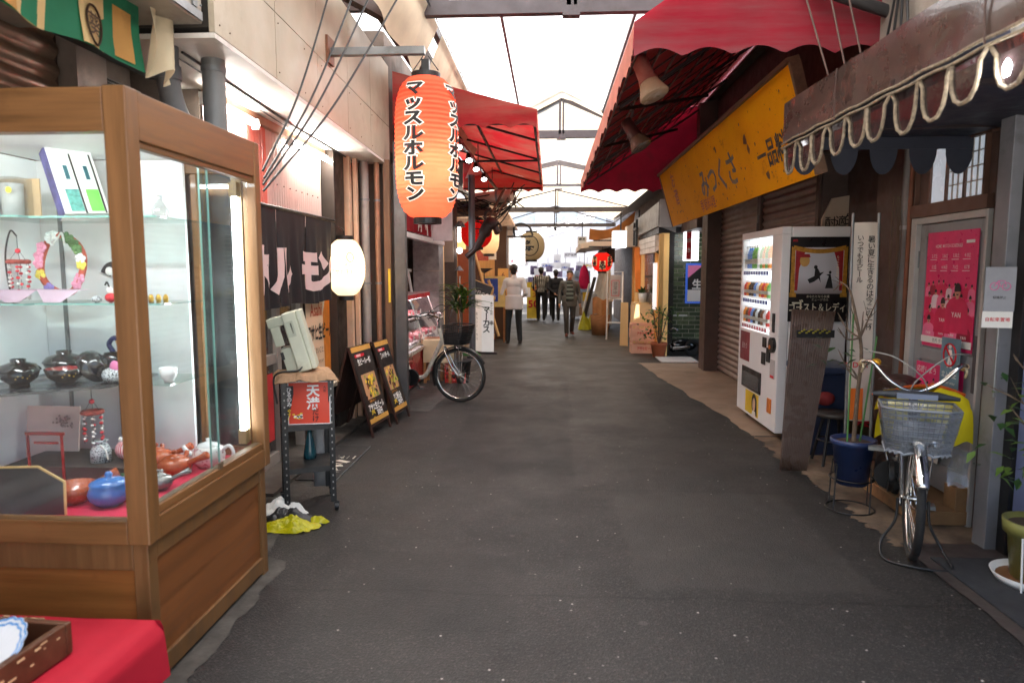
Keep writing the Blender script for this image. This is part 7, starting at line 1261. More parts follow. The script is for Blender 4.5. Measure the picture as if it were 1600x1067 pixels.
# posters on the door
T = F_right(2.643, 4.695, 0)
t = thing('team_poster', 'pink sports poster with red-shirted players and a match list on the grey door', 'poster', (2.64, 4.43, 1.05))
pinkbg = mat('poster_pink', S(214, 36, 98), .35, 0, var=.12, scale=9, bump=0)
part(t, 'sheet', pinkbg, lambda mb: mb.slab(-.29, .29, 1.08, 1.86, 0, .002, T))
def player(mb, x, y, s, z, shirt, face=S(196, 140, 112)):
    sh_ = mat('shirt_%d' % int(shirt[0] * 999), shirt, .5, bump=0); mb.M(sh_); mb.poly([(x - .9 * s, y - 1.7 * s), (x - .78 * s, y - .5 * s), (x - .55 * s, y - .25 * s), (x - .18 * s, y - .12 * s), (x + .18 * s, y - .12 * s), (x + .55 * s, y - .25 * s), (x + .78 * s, y - .5 * s), (x + .9 * s, y - 1.7 * s)], z, T)
    mb.M(mat('poster_skin_%d' % int(face[0] * 99), face, .5, bump=0)); mb.poly([(x + .22 * s * math.cos(a), y + .13 * s + .3 * s * math.sin(a)) for a in [2 * PI * k / 12 for k in range(12)]], z + .0003, T); mb.poly([(x - .1 * s, y - .22 * s), (x + .1 * s, y - .22 * s), (x + .1 * s, y - .05 * s), (x - .1 * s, y - .05 * s)], z + .0002, T)
    mb.M(mat('poster_hair', S(34, 24, 24), .6, bump=0)); mb.poly([(x + .24 * s * math.cos(a), y + .16 * s + .32 * s * math.sin(a)) for a in [PI * k / 8 - .15 for k in range(10)]], z + .0005, T)
    mb.poly([(x - .1 * s, y + .0 * s), (x + .1 * s, y + 0 * s), (x + .06 * s, y - .06 * s), (x - .06 * s, y - .06 * s)], z + .0006, T)
    for q in (-1, 1): mb.poly([(x + q * .1 * s - .04 * s, y + .16 * s), (x + q * .1 * s + .04 * s, y + .16 * s), (x + q * .1 * s + .04 * s, y + .2 * s), (x + q * .1 * s - .04 * s, y + .2 * s)], z + .0006, T)
    mb.M(inkw); mb.text('YAN', s * .3, (x, y - .9 * s), .02, T=T, z=z + .0006) if s > .08 else None
def ppl(mb):
    r = random.Random(9); k = 0
    for yy, n, s in ((1.5, 9, .045), (1.43, 7, .06), (1.34, 5, .078), (1.25, 4, .09)):
        for q in range(n): k += 1; player(mb, -.27 + .54 * (q + .5) / n + r.uniform(-.012, .012), yy + r.uniform(-.015, .02), s, .003 + k * .0001, [S(206, 30, 80), S(236, 110, 150), S(150, 10, 46), S(246, 206, 216)][r.randrange(4)])
    player(mb, -.05, 1.37, .11, .0072, S(196, 20, 70)); player(mb, .11, 1.45, .15, .0085, S(206, 26, 80))
part(t, 'players', inkw, ppl)
def ptx(mb):
    mb.M(inkw); mb.text('HOME MATCH SCHEDULE', .032, (-.03, 1.765), .004, T=T, z=.004, sx=.78); mb.rect(.16, .25, 1.775, 1.795, .003, T)
    for q, s_ in enumerate(('2.17土', '3.16土', '3.30土', '4.13土', '5.3金', '6.16日', '7.6土', '8.7水')): mb.text(s_, .032, (-.19 + .125 * (q % 4), 1.70 - .075 * (q // 4)), .003, T=T, z=.004, sx=.8); mb.rect(-.24 + .125 * (q % 4), -.16 + .125 * (q % 4), 1.672 - .075 * (q // 4), 1.676 - .075 * (q // 4), .004, T)
    mb.rect(-.29, .29, 1.105, 1.15, .0098, T); mb.M(inkg); mb.text('前売 ホームゲーム', .03, (-.02, 1.127), .005, T=T, z=.0102)
    mb.M(inkw); mb.text('77', .05, (-.17, 1.36), .01, T=T, z=.0099)
part(t, 'lettering', inkw, ptx)
t = thing('team_poster', 'lower pink poster partly hidden behind the chrome bicycle handlebar', 'poster', (2.64, 4.5, .5)); part(t, 'sheet', pinkbg, lambda mb: mb.slab(-.34, .22, .5, .96, 0, .002, T))
def lowp(mb):
    for q in range(7): player(mb, -.26 + .075 * q, .78 + .03 * (q % 3), .05, .003 + q * .0002, S(190, 24, 60) if q % 2 else S(230, 120, 60))
    mb.M(inkw); mb.text('応援しよう', .05, (-.2, .91), .005, T=T, z=.005)
part(t, 'players', inkw, lowp)
t = thing('prohibition_sign', 'blue-grey sign with red no-entry circle and white lettering on the grey door', 'sign', (2.6, 4.38, .85)); T3 = F_right(2.60, 4.56, 1.0)
part(t, 'panel', mat('sign_bluegrey', S(100, 128, 142), .4), lambda mb: mb.slab(-.105, .105, -.165, .165, -.003, 0, T3)); 
def nope(mb):
    mb.M(inkw); mb.ball(T3 @ V((.0, .11, .003)), (.003, .016, .016), 8, 6); mb.poly([(-.018, .09), (.018, .09), (.035, .03), (.02, .04), (.03, -.03), (.005, -.03), (0, .02), (-.01, -.03), (-.03, -.03), (-.016, .04)], .002, T3)
    mb.M(inkr); mb.tube([T3 @ V((.068 * math.cos(a), .055 + .072 * math.sin(a), .004)) for a in [2 * PI * k / 26 for k in range(26)]], .006, 5, closed=True); mb.bar(T3 @ V((-.048, .105, .005)), T3 @ V((.048, .005, .005)), .01, .004)
part(t, 'symbol', inkr, nope); part(t, 'lettering', inkw, lambda mb: (mb.text('立入禁止', .042, (0, -.075), .012, T=T3), mb.text('Do not enter', .025, (0, -.125), .004, T=T3)))
t = thing('parking_sign', 'small grey and white sign with pink bicycle pictogram on the door post', 'sign', (2.42, 3.86, 1.3)); T4 = fm((2.44, 3.86, 1.455), (1, -.25, 0), (.02, 0, 1))
part(t, 'panel', mat('sign_midgrey', S(142, 142, 146), .5), lambda mb: mb.slab(-.072, .072, -.075, .165, -.004, 0, T4)); part(t, 'white_band', paper, lambda mb: mb.slab(-.076, .068, -.165, -.076, -.004, .001, T4))
def bikepic(mb):
    mb.M(inkp)
    for x in (-.028, .028): mb.tube([T4 @ V((x + .02 * math.cos(a), .06 + .02 * math.sin(a), .002)) for a in [2 * PI * k / 16 for k in range(16)]], .0025, 4, closed=True)
    mb.tube([T4 @ V(p) for p in ((-.028, .06, .002), (-.01, .09, .002), (.02, .09, .002), (.028, .06, .002), (0, .06, .002), (-.01, .09, .002))], .0025, 4); mb.M(ink); mb.text('駐輪禁止', .016, (0, .0), .004, T=T4); mb.M(inkr); mb.text('自転車置場', .024, (-.004, -.12), .008, T=T4, z=.003)
part(t, 'lettering', ink, bikepic); part(t, 'stem', grey_st, lambda mb: mb.cyl((2.47, 3.9, .9), (2.46, 3.88, 1.6), .008))
t = thing('green_strip', 'narrow green plastic vine strip hanging beside the transom', 'garland', (2.5, 4.07, 1.6)); rg = random.Random(3); part(t, 'leaves', mat('garland_green', S(42, 86, 44), .5, var=.4, scale=30), lambda mb: [mb.quad(*[V((2.56 + rg.uniform(-.03, .02), 4.07 + rg.uniform(-.03, .03), z)) + V(q) for q in ((0, -.02, 0), (.01, 0, .02), (0, .02, 0), (-.01, 0, -.025))]) for z in [1.62 + .008 * k for k in range(120)]])
t = thing('wall_notice', 'small white notice with black writing low on the grey door', 'notice', (2.6, 4.55, .3)); T5 = F_right(2.62, 4.75, .4); part(t, 'sheet', paper, lambda mb: mb.slab(-.09, .09, -.1, .1, 0, .002, T5)); part(t, 'lettering', ink, lambda mb: [mb.text('お願い自転車'[:6 - k % 2], .028, (0, .07 - .045 * k), .004, T=T5, z=.004) for k in range(4)])

# ---- brown scalloped awning
ba = thing('brown_awning', 'brown vinyl awning with rope-trimmed scallops over the grey shop door', 'awning', (1.9, 3, 2.2))
def afx(y): return 1.47 + .045 * (4.53 - y) / 2.1
part(ba, 'fascia_band', brown_v, lambda mb: mb.grid(lambda u, v: (afx(.8 + 3.73 * u) + .012 * noise.noise((u * 9, v * 2, 0)) + .006 * math.sin(u * 90) * math.exp(-abs(u - .75) * 30), .8 + 3.73 * u, 2.40 + .245 * v), 120, 8))
part(ba, 'canopy', brown_v, lambda mb: (mb.grid(lambda u, v: (afx(.8 + 3.73 * u) + (2.6 - 1.5) * v, .8 + 3.73 * u, 2.645 + .07 * v), 40, 4), mb.quad((1.47, 4.53, 2.4), (2.6, 4.53, 2.4), (2.6, 4.53, 2.72), (1.47, 4.53, 2.645))))
part(ba, 'lining', mat('navy_lining_shade', S(24, 26, 38), .6), lambda mb: mb.grid(lambda u, v: (afx(.8 + 3.7 * u) + .02 + 1.08 * v, .8 + 3.7 * u, 2.43 + .02 * noise.noise((u * 6, v * 4, 1))), 24, 8)); 
rope = mat('rope_trim', S(138, 122, 100), .85, 0, var=.6, scale=55, bump=1.0, bscale=120, dirt=.3)
flapm = mat('flap_vinyl', S(44, 34, 34), .14, 0, var=.5, scale=8, bump=.7, bscale=16, trans=.15, coat=.5)
part(ba, 'piping', rope, lambda mb: [mb.tube([(afx(.8 + 3.73 * k / 40) - .008 + .005 * noise.noise((k, q * 9, 0)), .8 + 3.73 * k / 40, z + .004 * math.sin(k * 1.7 + q)) for k in range(41)], .0065, 6) for q, z in enumerate((2.398, 2.372))])
ys = [4.5 - .218 * k for k in range(17)]
for k in range(16):
    ya, yb_ = ys[k], ys[k + 1]; c_ = (ya + yb_) / 2; hw = .085
    def edge(a, dx=0): return (afx(c_) + dx + .012 * math.sin(k * 2.2), c_ - hw * math.cos(a) * (1 if abs(math.cos(a)) < 1 else 1), 2.33 - (.135 + .012 * math.sin(k * 1.3)) * math.sin(a) ** .8 if math.sin(a) > 0 else 2.33)
    pts = [(afx(c_), c_ - hw - .02, 2.37)] + [edge(PI * q / 14) for q in range(15)] + [(afx(c_), c_ + hw + .02, 2.37)]
    f_ = part(ba, 'scallop', flapm, lambda mb: mb.quad(*pts)); part(f_, 'rope_edge', rope, lambda mb: mb.tube([V(p) + V((-.004, 0, .003 * math.sin(9 * i))) for i, p in enumerate(pts)], .008, 7))
part(ba, 'end_scallop', mat('navy_lining_shade', (.02, .02, .03)), lambda mb: ([mb.quad(*[(c_ + .085 * math.cos(a), 4.5, 2.36 - .16 * math.sin(a)) for a in [PI * q / 12 for q in range(13)]]) for c_ in (1.6, 1.84, 2.08, 2.32, 2.54)], mb.b6(1.5, 2.62, 4.495, 4.505, 2.355, 2.43)))  # backlit shade of the end scallops is put into this dark colour
part(ba, 'tie_strap', mat('strap_brown', S(70, 50, 42), .6), lambda mb: [mb.tube([(afx(y) - .012, y, 2.64), (afx(y) - .014, y + .01, 2.5), (afx(y) - .012, y, 2.38)], .0045, 5) for y in (3.75, 2.55)])
part(ba, 'frame', frm, lambda mb: [mb.bar((1.5, y, 2.42), (2.62, y, 2.44), .03) for y in (1.2, 2.2, 3.2, 4.2)])
LEX, LEY, LEZ = 1.55, 2.46, 2.3
t = thing('led_bulb', 'bright white bulb hanging under the brown awning', 'lamp', (LEX, LEY, LEZ)); part(t, 'bulb', emit('led_bulb_light', (.92, .96, 1), 70), lambda mb: mb.lathe([(0, -.06), (.03, -.05), (.034, -.02), (.02, .02), (0, .025)], (LEX, LEY, LEZ), 16)); part(t, 'socket', wht, lambda mb: mb.cyl((LEX, LEY, LEZ + .02), (LEX, LEY, 2.43), .018)); 
t = thing('rain_pipe', 'dark jointed rain pipe crossing from the red awning to the concrete wall', 'pipe', (1.6, 4.3, 3.0)); part(t, 'pipe', mat('pipe_dark', S(58, 56, 56), .4, .2), lambda mb: (mb.cyl((1.52, 4.28, 3.28), (1.52, 4.28, 4.2), .04, n=16), mb.cyl((1.5, 4.28, 3.26), (2.0, 4.3, 3.1), .036, n=16), mb.ball((1.52, 4.28, 3.27), .05))); part(t, 'joint', mat('pipe_dark', (.05, .05, .05)), lambda mb: (mb.cyl((1.58, 4.283, 3.235), (1.62, 4.285, 3.222), .046, n=16),))
t = thing('cable_coil', 'coil of dark cables fixed to the upper concrete wall', 'cables', (1.95, 4.0, 3.2)); rc_ = random.Random(8); part(t, 'cable', blk, lambda mb: [mb.tube([(1.93 - .01 * q, 4.0 + (.13 + .012 * q) * math.cos(a), 3.42 + (.16 + .015 * q) * math.sin(a)) for a in [2 * PI * k / 24 for k in range(24)]], .009, 5, closed=True) for q in range(5)] + [mb.tube(spline([(1.93, 4.1 + .1 * q, 4.6), (1.92, 4.0 + .03 * q, 3.6), (1.93, 4.25 - .1 * q, 2.8)]), .008, 5) for q in range(4)])
for k, (a, b) in enumerate((((.98, 4.2, 4.6), (1.58, 4.1, 2.66)), ((1.28, 4.2, 4.4), (1.68, 4.1, 2.66)), ((1.42, 4.2, 4.2), (1.78, 4.1, 2.67)))):
    mb = MB().M(mat('stay_wire', S(96, 74, 66), .6)); mb.tube([a, b], .0055, 6); mb.build('stay_wire', None, 'thin brown stay wire down to the brown awning, %s of three' % ('leftmost', 'middle', 'rightmost')[k], 'wire', 'awning stay wires', loc=b)

# ---- shuttered eatery with yellow board
r2 = thing('shuttered_eatery', 'closed eatery with two bronze roller shutters between dark brown posts', 'shop', (2.7, 9, 0))
sh_b = mat('bronze_shutter', S(128, 112, 104), .5, .15, var=.06, scale=2, bump=0, dirt=0, dcol=S(64, 48, 42), stretch=(1, 1, 4))
part(r2, 'roller_shutter', sh_b, shutter(2.70, 9.03, 11.0, .02, 2.75, -1, .085, .03), 'far shutter'); part(r2, 'roller_shutter', sh_b, shutter(2.70, 7.08, 8.9, .02, 2.75, -1, .085, .03), 'near shutter')
part(r2, 'post', dkbrown, lambda mb: (mb.b6(2.46, 2.9, 11.0, 11.38, 0, 3.2),), bev=.005); part(r2, 'shutter_guide', dkbrown, lambda mb: (mb.b6(2.64, 2.9, 8.9, 9.03, 0, 3.0), mb.b6(2.64, 2.9, 7.0, 7.08, 0, 3.0))); part(r2, 'wall', dkbrown, lambda mb: (mb.b6(2.74, 4, 7.0, 11.4, 0, 3.2), mb.b6(2.66, 4, 7.0, 11.4, 2.76, 5)))
part(r2, 'latch', dark_steel, lambda mb: (mb.b6(2.63, 2.645, 8.93, 8.99, 2.0, 2.3), mb.b6(2.62, 2.63, 8.95, 8.97, 2.1, 2.2)))
part(r2, 'alcove_wall', mat('alcove_brown', S(70, 56, 50), .7, 0, dirt=.2), lambda mb: (mb.b6(2.9, 4, 6.1, 6.98, 0, 3), mb.b6(2.66, 2.95, 6.97, 7.05, 0, 3.0)))
yb2 = thing('shop_signboard', 'tilted weathered yellow signboard with black and grey brush characters', 'sign board', (1.85, 8.2, 2.3))
up_ = V((-.23, 0, .80)); yT2 = fm((1.845, 8.22, 2.70), (0, -1, 0), up_); yw, yh = 2.98, .415
def ymat():
    t = NT('yellow_board'); n = t.noise(1.6, 8, None, .65); c = t.mix(t.rng(n, .35, .7, 0, .8), (.9, .42, .003), (.78, .33, .003))
    c = t.mix(t.rng(t.noise(3.2, 10, t.mapped((1, .5, 1)), .75), .6, .72, 0, .85), c, S(150, 88, 34)); c = t.mix(t.rng(t.noise(26, 6), .66, .7, 0, .9), c, S(104, 70, 44))
    return t.done(t.pbsdf(c, .75, 0, t.bump(n, .2, .01), Specular_IOR_Level=.12))
part(yb2, 'board', ymat(), lambda mb: mb.slab(-yw, yw, -yh, yh, -.05, 0, yT2)); part(yb2, 'frame', wood('frame_wood', S(120, 92, 70), 1, .6, .5, .2), lambda mb: (mb.slab(-yw - .03, yw + .03, yh, yh + .035, -.06, .035, yT2), mb.slab(yw, yw + .04, -yh, yh, -.06, .02, yT2), mb.slab(-yw - .04, -yw, -yh, yh, -.06, .01, yT2)))
faded = mat('faded_grey_ink', S(92, 90, 88), .6, 0, var=.4, scale=20, bump=0, dirt=.4, dcol=(.5, .24, .01), dscale=7); rustt = mat('rust_ink', S(170, 80, 40), .6, 0, var=.3, bump=0)
part(yb2, 'lettering', mat('worn_black_ink', S(40, 34, 28), .6, 0, var=.5, scale=25, bump=0, dirt=.35, dcol=(.5, .24, .01), dscale=9), lambda mb: mb.text('一品料理', .25, (2.3, -.1), .02, T=yT2, sx=1.05, pitch=1.0, z=.004), 'black lettering'); part(yb2, 'lettering', faded, lambda mb: mb.text('みつくさ', .38, (.3, -.06), .02, T=yT2, sx=1.1, z=.004), 'faded grey lettering'); part(yb2, 'lettering', rustt, lambda mb: (mb.text('お酒', .25, (-2.1, .1), .01, True, T=yT2, z=.004), mb.text('季節料理', .16, (-.4, -.3), .005, T=yT2, z=.004, sx=1.2)), 'faded rust lettering')
part(yb2, 'peeling_spots', mat('peel', S(110, 78, 48), .8), lambda mb: [mb.poly([(x + s * math.cos(a) * rnd.uniform(.5, 1.2), y + s * math.sin(a) * rnd.uniform(.5, 1.2)) for a in [2 * PI * q / 7 for q in range(7)]], .003, yT2) for x, y, s in [(rnd.uniform(-2.8, 2.8), rnd.choice((rnd.uniform(-.38, -.1), rnd.uniform(-.3, .3))), rnd.uniform(.006, .022)) for _ in range(60)] + [(1.55, .12, .06), (1.6, .02, .05), (1.95, -.27, .06), (.5, .22, .04)]])
part(yb2, 'bracket', dark_steel, lambda mb: [mb.bar((1.9, y, 2.6), (2.68, y, 2.75), .04) for y in (5.6, 7, 8.4, 9.8, 11)])
ra = thing('red_awning', 'large faded crimson awning on a black frame above the yellow signboard', 'awning', (1.4, 8, 2.9))
pinkred = cloth('awning_crimson', S(168, 16, 44), .5, .12, dirt=.95, dcol=S(138, 112, 112), stretch=(.45, 1.0, 4.5), dscale=1.5)
_keep = red_aw; red_aw = pinkred
awning(ra, .5, 2.45, 4.36, 11.7, 3.1, 4.42, .2, cloth('crimson_shade', S(120, 14, 36), .3, .2, dirt=.3, dcol=S(60, 30, 34)))  # far end panel's shade put into a darker crimson cloth
red_aw = _keep
def ribs(mb):
    for k in range(16): y = 4.45 + .475 * k; mb.bar((2.43, y, 4.33), (.53, y, 3.03), .014)
    for k in range(9): x = .55 + .21 * k; z = 3.02 + .145 * k; mb.bar((x, 4.4, z - .03), (x, 11.65, z - .03), .013)
    for y in (4.42, 6.2, 8.0, 9.8, 11.6): mb.bar((.6, y, 3.02), (2.4, y, 4.2), .03)
    for y in (6.2, 8.0): mb.bar((.58, y, 3.0), (1.7, y + 1.6, 3.5), .03)
part(ra, 'frame', frm, ribs); part(ra, 'lining', cloth('crimson_lining', S(84, 36, 36), .5, .25, dirt=.3, dcol=S(70, 40, 38)), lambda mb: mb.grid(lambda u, v: (2.4 + (.54 - 2.4) * v, 4.42 + 7.2 * u, 4.36 + (3.06 - 4.36) * v), 20, 6), 'weathered layer added to darken the underside')  # layer added below the canopy so its underside looks darker
for k, (x, y, z, s, lb, mm_) in enumerate(((.62, 4.95, 3.02, 1.05, 'dusty glass flood lamp under the near corner of the crimson awning', None), (.72, 6.6, 2.95, 1.05, 'dark flood lamp deeper under the crimson awning', None))):
    t = thing('flood_lamp', lb, 'lamp', (x, y, z), 'flood lamps under the crimson awning'); T6 = Matrix.Translation((x, y, z)) @ Matrix.Rotation(R(158 if k == 0 else 150), 4, 'Y') @ Matrix.Rotation(R(12), 4, 'X'); hm = mat('lamp_red', S(130, 58, 56), .4, .1, dirt=.4, dcol=S(150, 130, 110)) if k == 0 else mat('lamp_dark', S(54, 30, 28), .5, .1)
    part(t, 'housing', hm, lambda mb: mb.lathe([(0, -.05), (.055, -.05), (.06, .1), (.07, .14)], (0, 0, 0), 20), T=T6); part(t, 'reflector', mat('lamp_glass_%d' % k, S(190, 160, 130) if k == 0 else S(100, 80, 66), .3, 0, trans=.3, bump=.3), lambda mb: mb.lathe([(.065, .14), (.105, .24), (.1, .25), (0, .235)], (0, 0, 0), 24), T=T6); part(t, 'bracket', dark_steel, lambda mb: (mb.tube([(x, y, z - .0), (x + .04, y, z + .12), (x + .02, y, z + .2)], .012, 6),))
# ---- signboards in the alcove
t = thing('beer_signboard', 'tall cream signboard with black vertical brush lettering behind the vending machine', 'sign board', (2.9, 6.9, .3)); bq2 = F_cam(2.92, 6.92, 1.4)
part(t, 'board', mat('sign_cream', S(176, 158, 136), .55, 0, var=.12, dirt=.2, dcol=S(110, 92, 76)), lambda mb: mb.add([bq2 @ V((x, y, z)) for z in (0, -.03) for x, y in ((-.27, -1.0), (.4, -1.0), (.4, 1.0), (-.18, .9), (-.27, .7))], [(0, 1, 2, 3, 4), (9, 8, 7, 6, 5), (0, 5, 6, 1), (1, 6, 7, 2), (2, 7, 8, 3), (3, 8, 9, 4), (4, 9, 5, 0)])); part(t, 'lettering', ink, lambda mb: (mb.text('酎', .11, (-.19, .67), .01, T=bq2), mb.text('適', .11, (-.09, .68), .01, T=bq2), mb.text('生', .12, (.0, .70), .01, T=bq2), mb.text('ビールの', .15, (.1, .47), .008, True, 1.15, .003, bq2), mb.text('ビール', .15, (.22, .58), .008, True, 1.15, .003, bq2)))
t = thing('banner_sign', 'slim white leaning banner sign with vertical black lettering and red letters', 'sign', (2.68, 5.75, .2)); bq3 = fm((2.70, 5.8, 1.2), (.9, -.6, 0), (.12, .05, 1)); bq3 = fm((2.36, 5.3, 1.21), (1, -.08, 0), (.12, .03, 1))
part(t, 'panel', mat('banner_white', S(206, 196, 182), .5, 0, var=.08, dirt=.12, dcol=S(150, 130, 110)), lambda mb: mb.grid(lambda u, v: tuple(bq3 @ V((-.085 + .17 * u, -.75 + 1.5 * v, .012 * math.sin(u * PI + v * 6)))), 8, 20)); part(t, 'pole', grey_st, lambda mb: [mb.cyl(bq3 @ V((s * .092, -1.12, 0)), bq3 @ V((s * .092, .82, 0)), .011) for s in (-1, 1)]); part(t, 'lettering', ink, lambda mb: (mb.text('暑い夏に生きるのは今この一杯', .056, (.042, .3), .005, True, .9, .016, bq3), mb.text('いつでも生ビール', .05, (-.036, .48), .005, True, .9, .016, bq3), mb.M(inkr).text('“DRY”', .06, (.0, -.32), .008, T=bq3, z=.02), mb.M(mat('orange_block', S(214, 104, 30), .6)).rect(-.08, .02, -.74, -.5, .018, bq3)))
t = thing('menu_poster', 'yellow and black printed card low beside the stool', 'poster', (2.66, 5.95, .1)); bq4 = F_cam(2.68, 5.9, .42); part(t, 'card', mat('card_dark', S(70, 54, 30), .6, var=.3), lambda mb: mb.slab(-.13, .16, -.35, .22, -.01, 0, bq4)); part(t, 'lettering', inky, lambda mb: (mb.text('大好評', .1, (.0, .12), .02, T=bq4), mb.M(inkr).text('祭', .16, (.0, -.08), .02, T=bq4)))
t = thing('storage_bin', 'dark blue lidded bin in the shadow behind the corrugated sheet', 'bin', (2.5, 6.15, 0)); part(t, 'bin', mat('bin_blue', S(44, 56, 82), .4), lambda mb: (mb.add([(2.26, 5.95, 0), (2.62, 5.95, 0), (2.62, 6.35, 0), (2.26, 6.35, 0), (2.2, 5.9, .72), (2.64, 5.9, .72), (2.64, 6.4, .72), (2.2, 6.4, .72)], [(3, 2, 1, 0), (4, 5, 6, 7), (0, 1, 5, 4), (1, 2, 6, 5), (2, 3, 7, 6), (3, 0, 4, 7)])), bev=.01); part(t, 'lid', mat('bin_lid', S(56, 68, 96), .4), lambda mb: mb.b6(2.18, 2.65, 5.88, 6.4, .722, .78), bev=.015); part(t, 'red_cloth', mat('red_rag', S(140, 44, 44), .8), lambda mb: mb.ball((2.34, 5.86, .52), (.08, .05, .06)))
st = thing('round_stool', 'small dark round stool with splayed legs beside the blue plant pot', 'stool', (2.36, 5.75, 0)); part(st, 'seat', mat('stool_dark', S(56, 50, 46), .45), lambda mb: mb.lathe([(0, .4), (.15, .4), (.16, .415), (.155, .435), (0, .44)], (2.36, 5.72, 0), 28))
for k in range(4): a = PI / 4 + k * PI / 2; part(st, 'leg', blk, lambda mb: mb.cyl((2.36 + .08 * math.cos(a), 5.72 + .08 * math.sin(a), .4), (2.36 + .17 * math.cos(a), 5.72 + .17 * math.sin(a), 0), .012))
part(st, 'stretcher', blk, lambda mb: mb.tube([(2.36 + .12 * math.cos(a), 5.72 + .12 * math.sin(a), .2) for a in [2 * PI * k / 20 for k in range(20)]], .007, 6, closed=True))
t = thing('corrugated_sheet', 'brown translucent corrugated sheet leaning by the vending machine', 'sheet', (2.0, 5.5, 0)); cbr = mat('smoked_corrugate', S(104, 84, 74), .3, 0, var=.1, scale=2, bump=0, trans=.25, coat=.3)
def csf(u, v):
    xl = 1.85 + .12 * v; xr = 2.06 + .26 * v; x = xl + (xr - xl) * u; return (x, 5.47 + .22 * v + .006 * math.sin(u * 2 * PI * 17), .01 + 1.28 * v - .02 * u)
part(t, 'sheet', cbr, lambda mb: mb.grid(csf, 136, 12), solid=.003); part(t, 'tie', mat('tie_dark', S(30, 28, 28), .6), lambda mb: mb.b6(2.0, 2.3, 5.64, 5.655, 1.06, 1.12)); part(t, 'dried_stems', mat('dry_yellow', S(150, 140, 50), .8), lambda mb: [mb.ball((2.02 + .018 * k, 5.63, 1.1 + .012 * (k % 3)), (.012, .004, .008), 6, 4) for k in range(14)])

# ---- vending machine
vm = thing('vending_machine', 'white drinks vending machine with lit window and theatre poster on its side', 'vending machine', (2.42, 7.07, 0)); vwht = mat('vending_white', S(232, 231, 230), .55, 0, var=.03, bump=0)
VY0, VY1 = 6.42, 7.73; Tv = F_right(2.11, (VY0 + VY1) / 2, 0); HW = (VY1 - VY0) / 2
part(vm, 'cabinet', vwht, lambda mb: mb.b6(2.2, 2.72, VY0, VY1, .07, 2.0), bev=.01); part(vm, 'foot', blk, lambda mb: [mb.b6(x, x + .06, y, y + .06, 0, .07) for x in (2.2, 2.6) for y in (VY0 + .04, VY1 - .1)])
vd = part(vm, 'door', vwht, lambda mb: (mb.slab(-HW, HW, .08, .98, -.085, 0, Tv), mb.slab(-HW, HW, 1.93, 2.0, -.085, 0, Tv), mb.slab(-HW, -HW + .05, .981, 1.929, -.085, 0, Tv), mb.slab(HW - .27, HW, .981, 1.929, -.085, 0, Tv)), bev=.006)
part(vd, 'lit_back', emit('vending_glow', (.92, .97, 1.0), 1.3), lambda mb: mb.slab(-HW + .05, HW - .27, .99, 1.925, -.084, -.08, Tv)); part(vd, 'window', glass('vend_glass', (.97, .98, .98), .03, .02, .01), lambda mb: mb.slab(-HW + .05, HW - .27, .985, 1.928, -.006, -.003, Tv))
wx0, wx1 = -HW + .06, HW - .28
part(vd, 'rack_shelf', mat('rack_white', S(235, 236, 238), .4, em=.3, ecol=(1, 1, 1)), lambda mb: [mb.slab(wx0, wx1, z - .02, z, -.075, -.012, Tv) for z in (1.62, 1.33, 1.05)])
part(vd, 'price_strip', inkb, lambda mb: [mb.slab(wx0 + .01 + .087 * k, wx0 + .075 + .087 * k, z, z + .04, -.012, -.008, Tv) for z in (1.555, 1.265) for k in range(10)], 'blue buttons'); part(vd, 'price_strip', mat('button_red', S(190, 40, 70), .5), lambda mb: [mb.slab(wx0 + .01 + .087 * k, wx0 + .07 + .087 * k, .995, 1.03, -.012, -.008, Tv) for k in range(10)], 'red buttons')
part(vd, 'lettering', inkr, lambda mb: (mb.text('つめた～い', .05, (-.2, 1.89), .01, T=Tv, z=-.007), mb.M(inkb).text('ビタミン', .045, (.1, 1.895), .01, T=Tv, z=-.007)))
part(vd, 'red_poster', mat('poster_maroon', S(130, 40, 52), .4), lambda mb: mb.slab(-HW + .08, -HW + .42, .64, .95, 0, .003, Tv)); part(vd, 'red_poster_text', inkw, lambda mb: mb.text('当たり', .07, (-HW + .25, .8), .005, T=Tv, z=.005))
part(vd, 'coin_panel', blkp, lambda mb: (mb.slab(HW - .44, HW - .33, .85, .95, 0, .01, Tv), mb.slab(HW - .46, HW - .34, .68, .8, 0, .01, Tv), mb.slab(HW - .3, HW - .2, .72, .86, 0, .012, Tv), mb.slab(HW - .16, HW - .1, 1.02, 1.2, 0, .012, Tv)), bev=.003); part(vd, 'lock', mat('lock_black', S(24, 24, 26), .3), lambda mb: (mb.cyl(Tv @ V((HW - .12, .9, 0)), Tv @ V((HW - .12, .9, .03)), .075), mb.M(mat('orange_knob', S(220, 110, 40), .4)).cyl(Tv @ V((HW - .14, .88, .03)), Tv @ V((HW - .14, .88, .036)), .02))); part(vd, 'label', mat('sticker_grey', S(176, 172, 170), .5), lambda mb: (mb.slab(HW - .2, HW - .06, .58, .76, 0, .003, Tv), mb.M(inkr).slab(HW - .18, HW - .08, .585, .61, .003, .004, Tv)))
part(vd, 'outlet', blkp, lambda mb: (mb.slab(-HW + .2, HW - .46, .36, .58, 0, .012, Tv), mb.M(mat('flap_clear', S(70, 72, 76), .15, coat=.5)).slab(-HW + .24, HW - .5, .38, .53, .012, .016, Tv)), bev=.004); part(vd, 'coin_return', mat('orange_return', S(206, 110, 40), .4), lambda mb: mb.slab(HW - .22, HW - .12, .24, .38, 0, .014, Tv), bev=.004)
part(vd, 'advert', mat('advert_yellow', S(238, 190, 40), .4), lambda mb: mb.slab(-HW + .34, HW - .52, .11, .34, 0, .003, Tv)); 
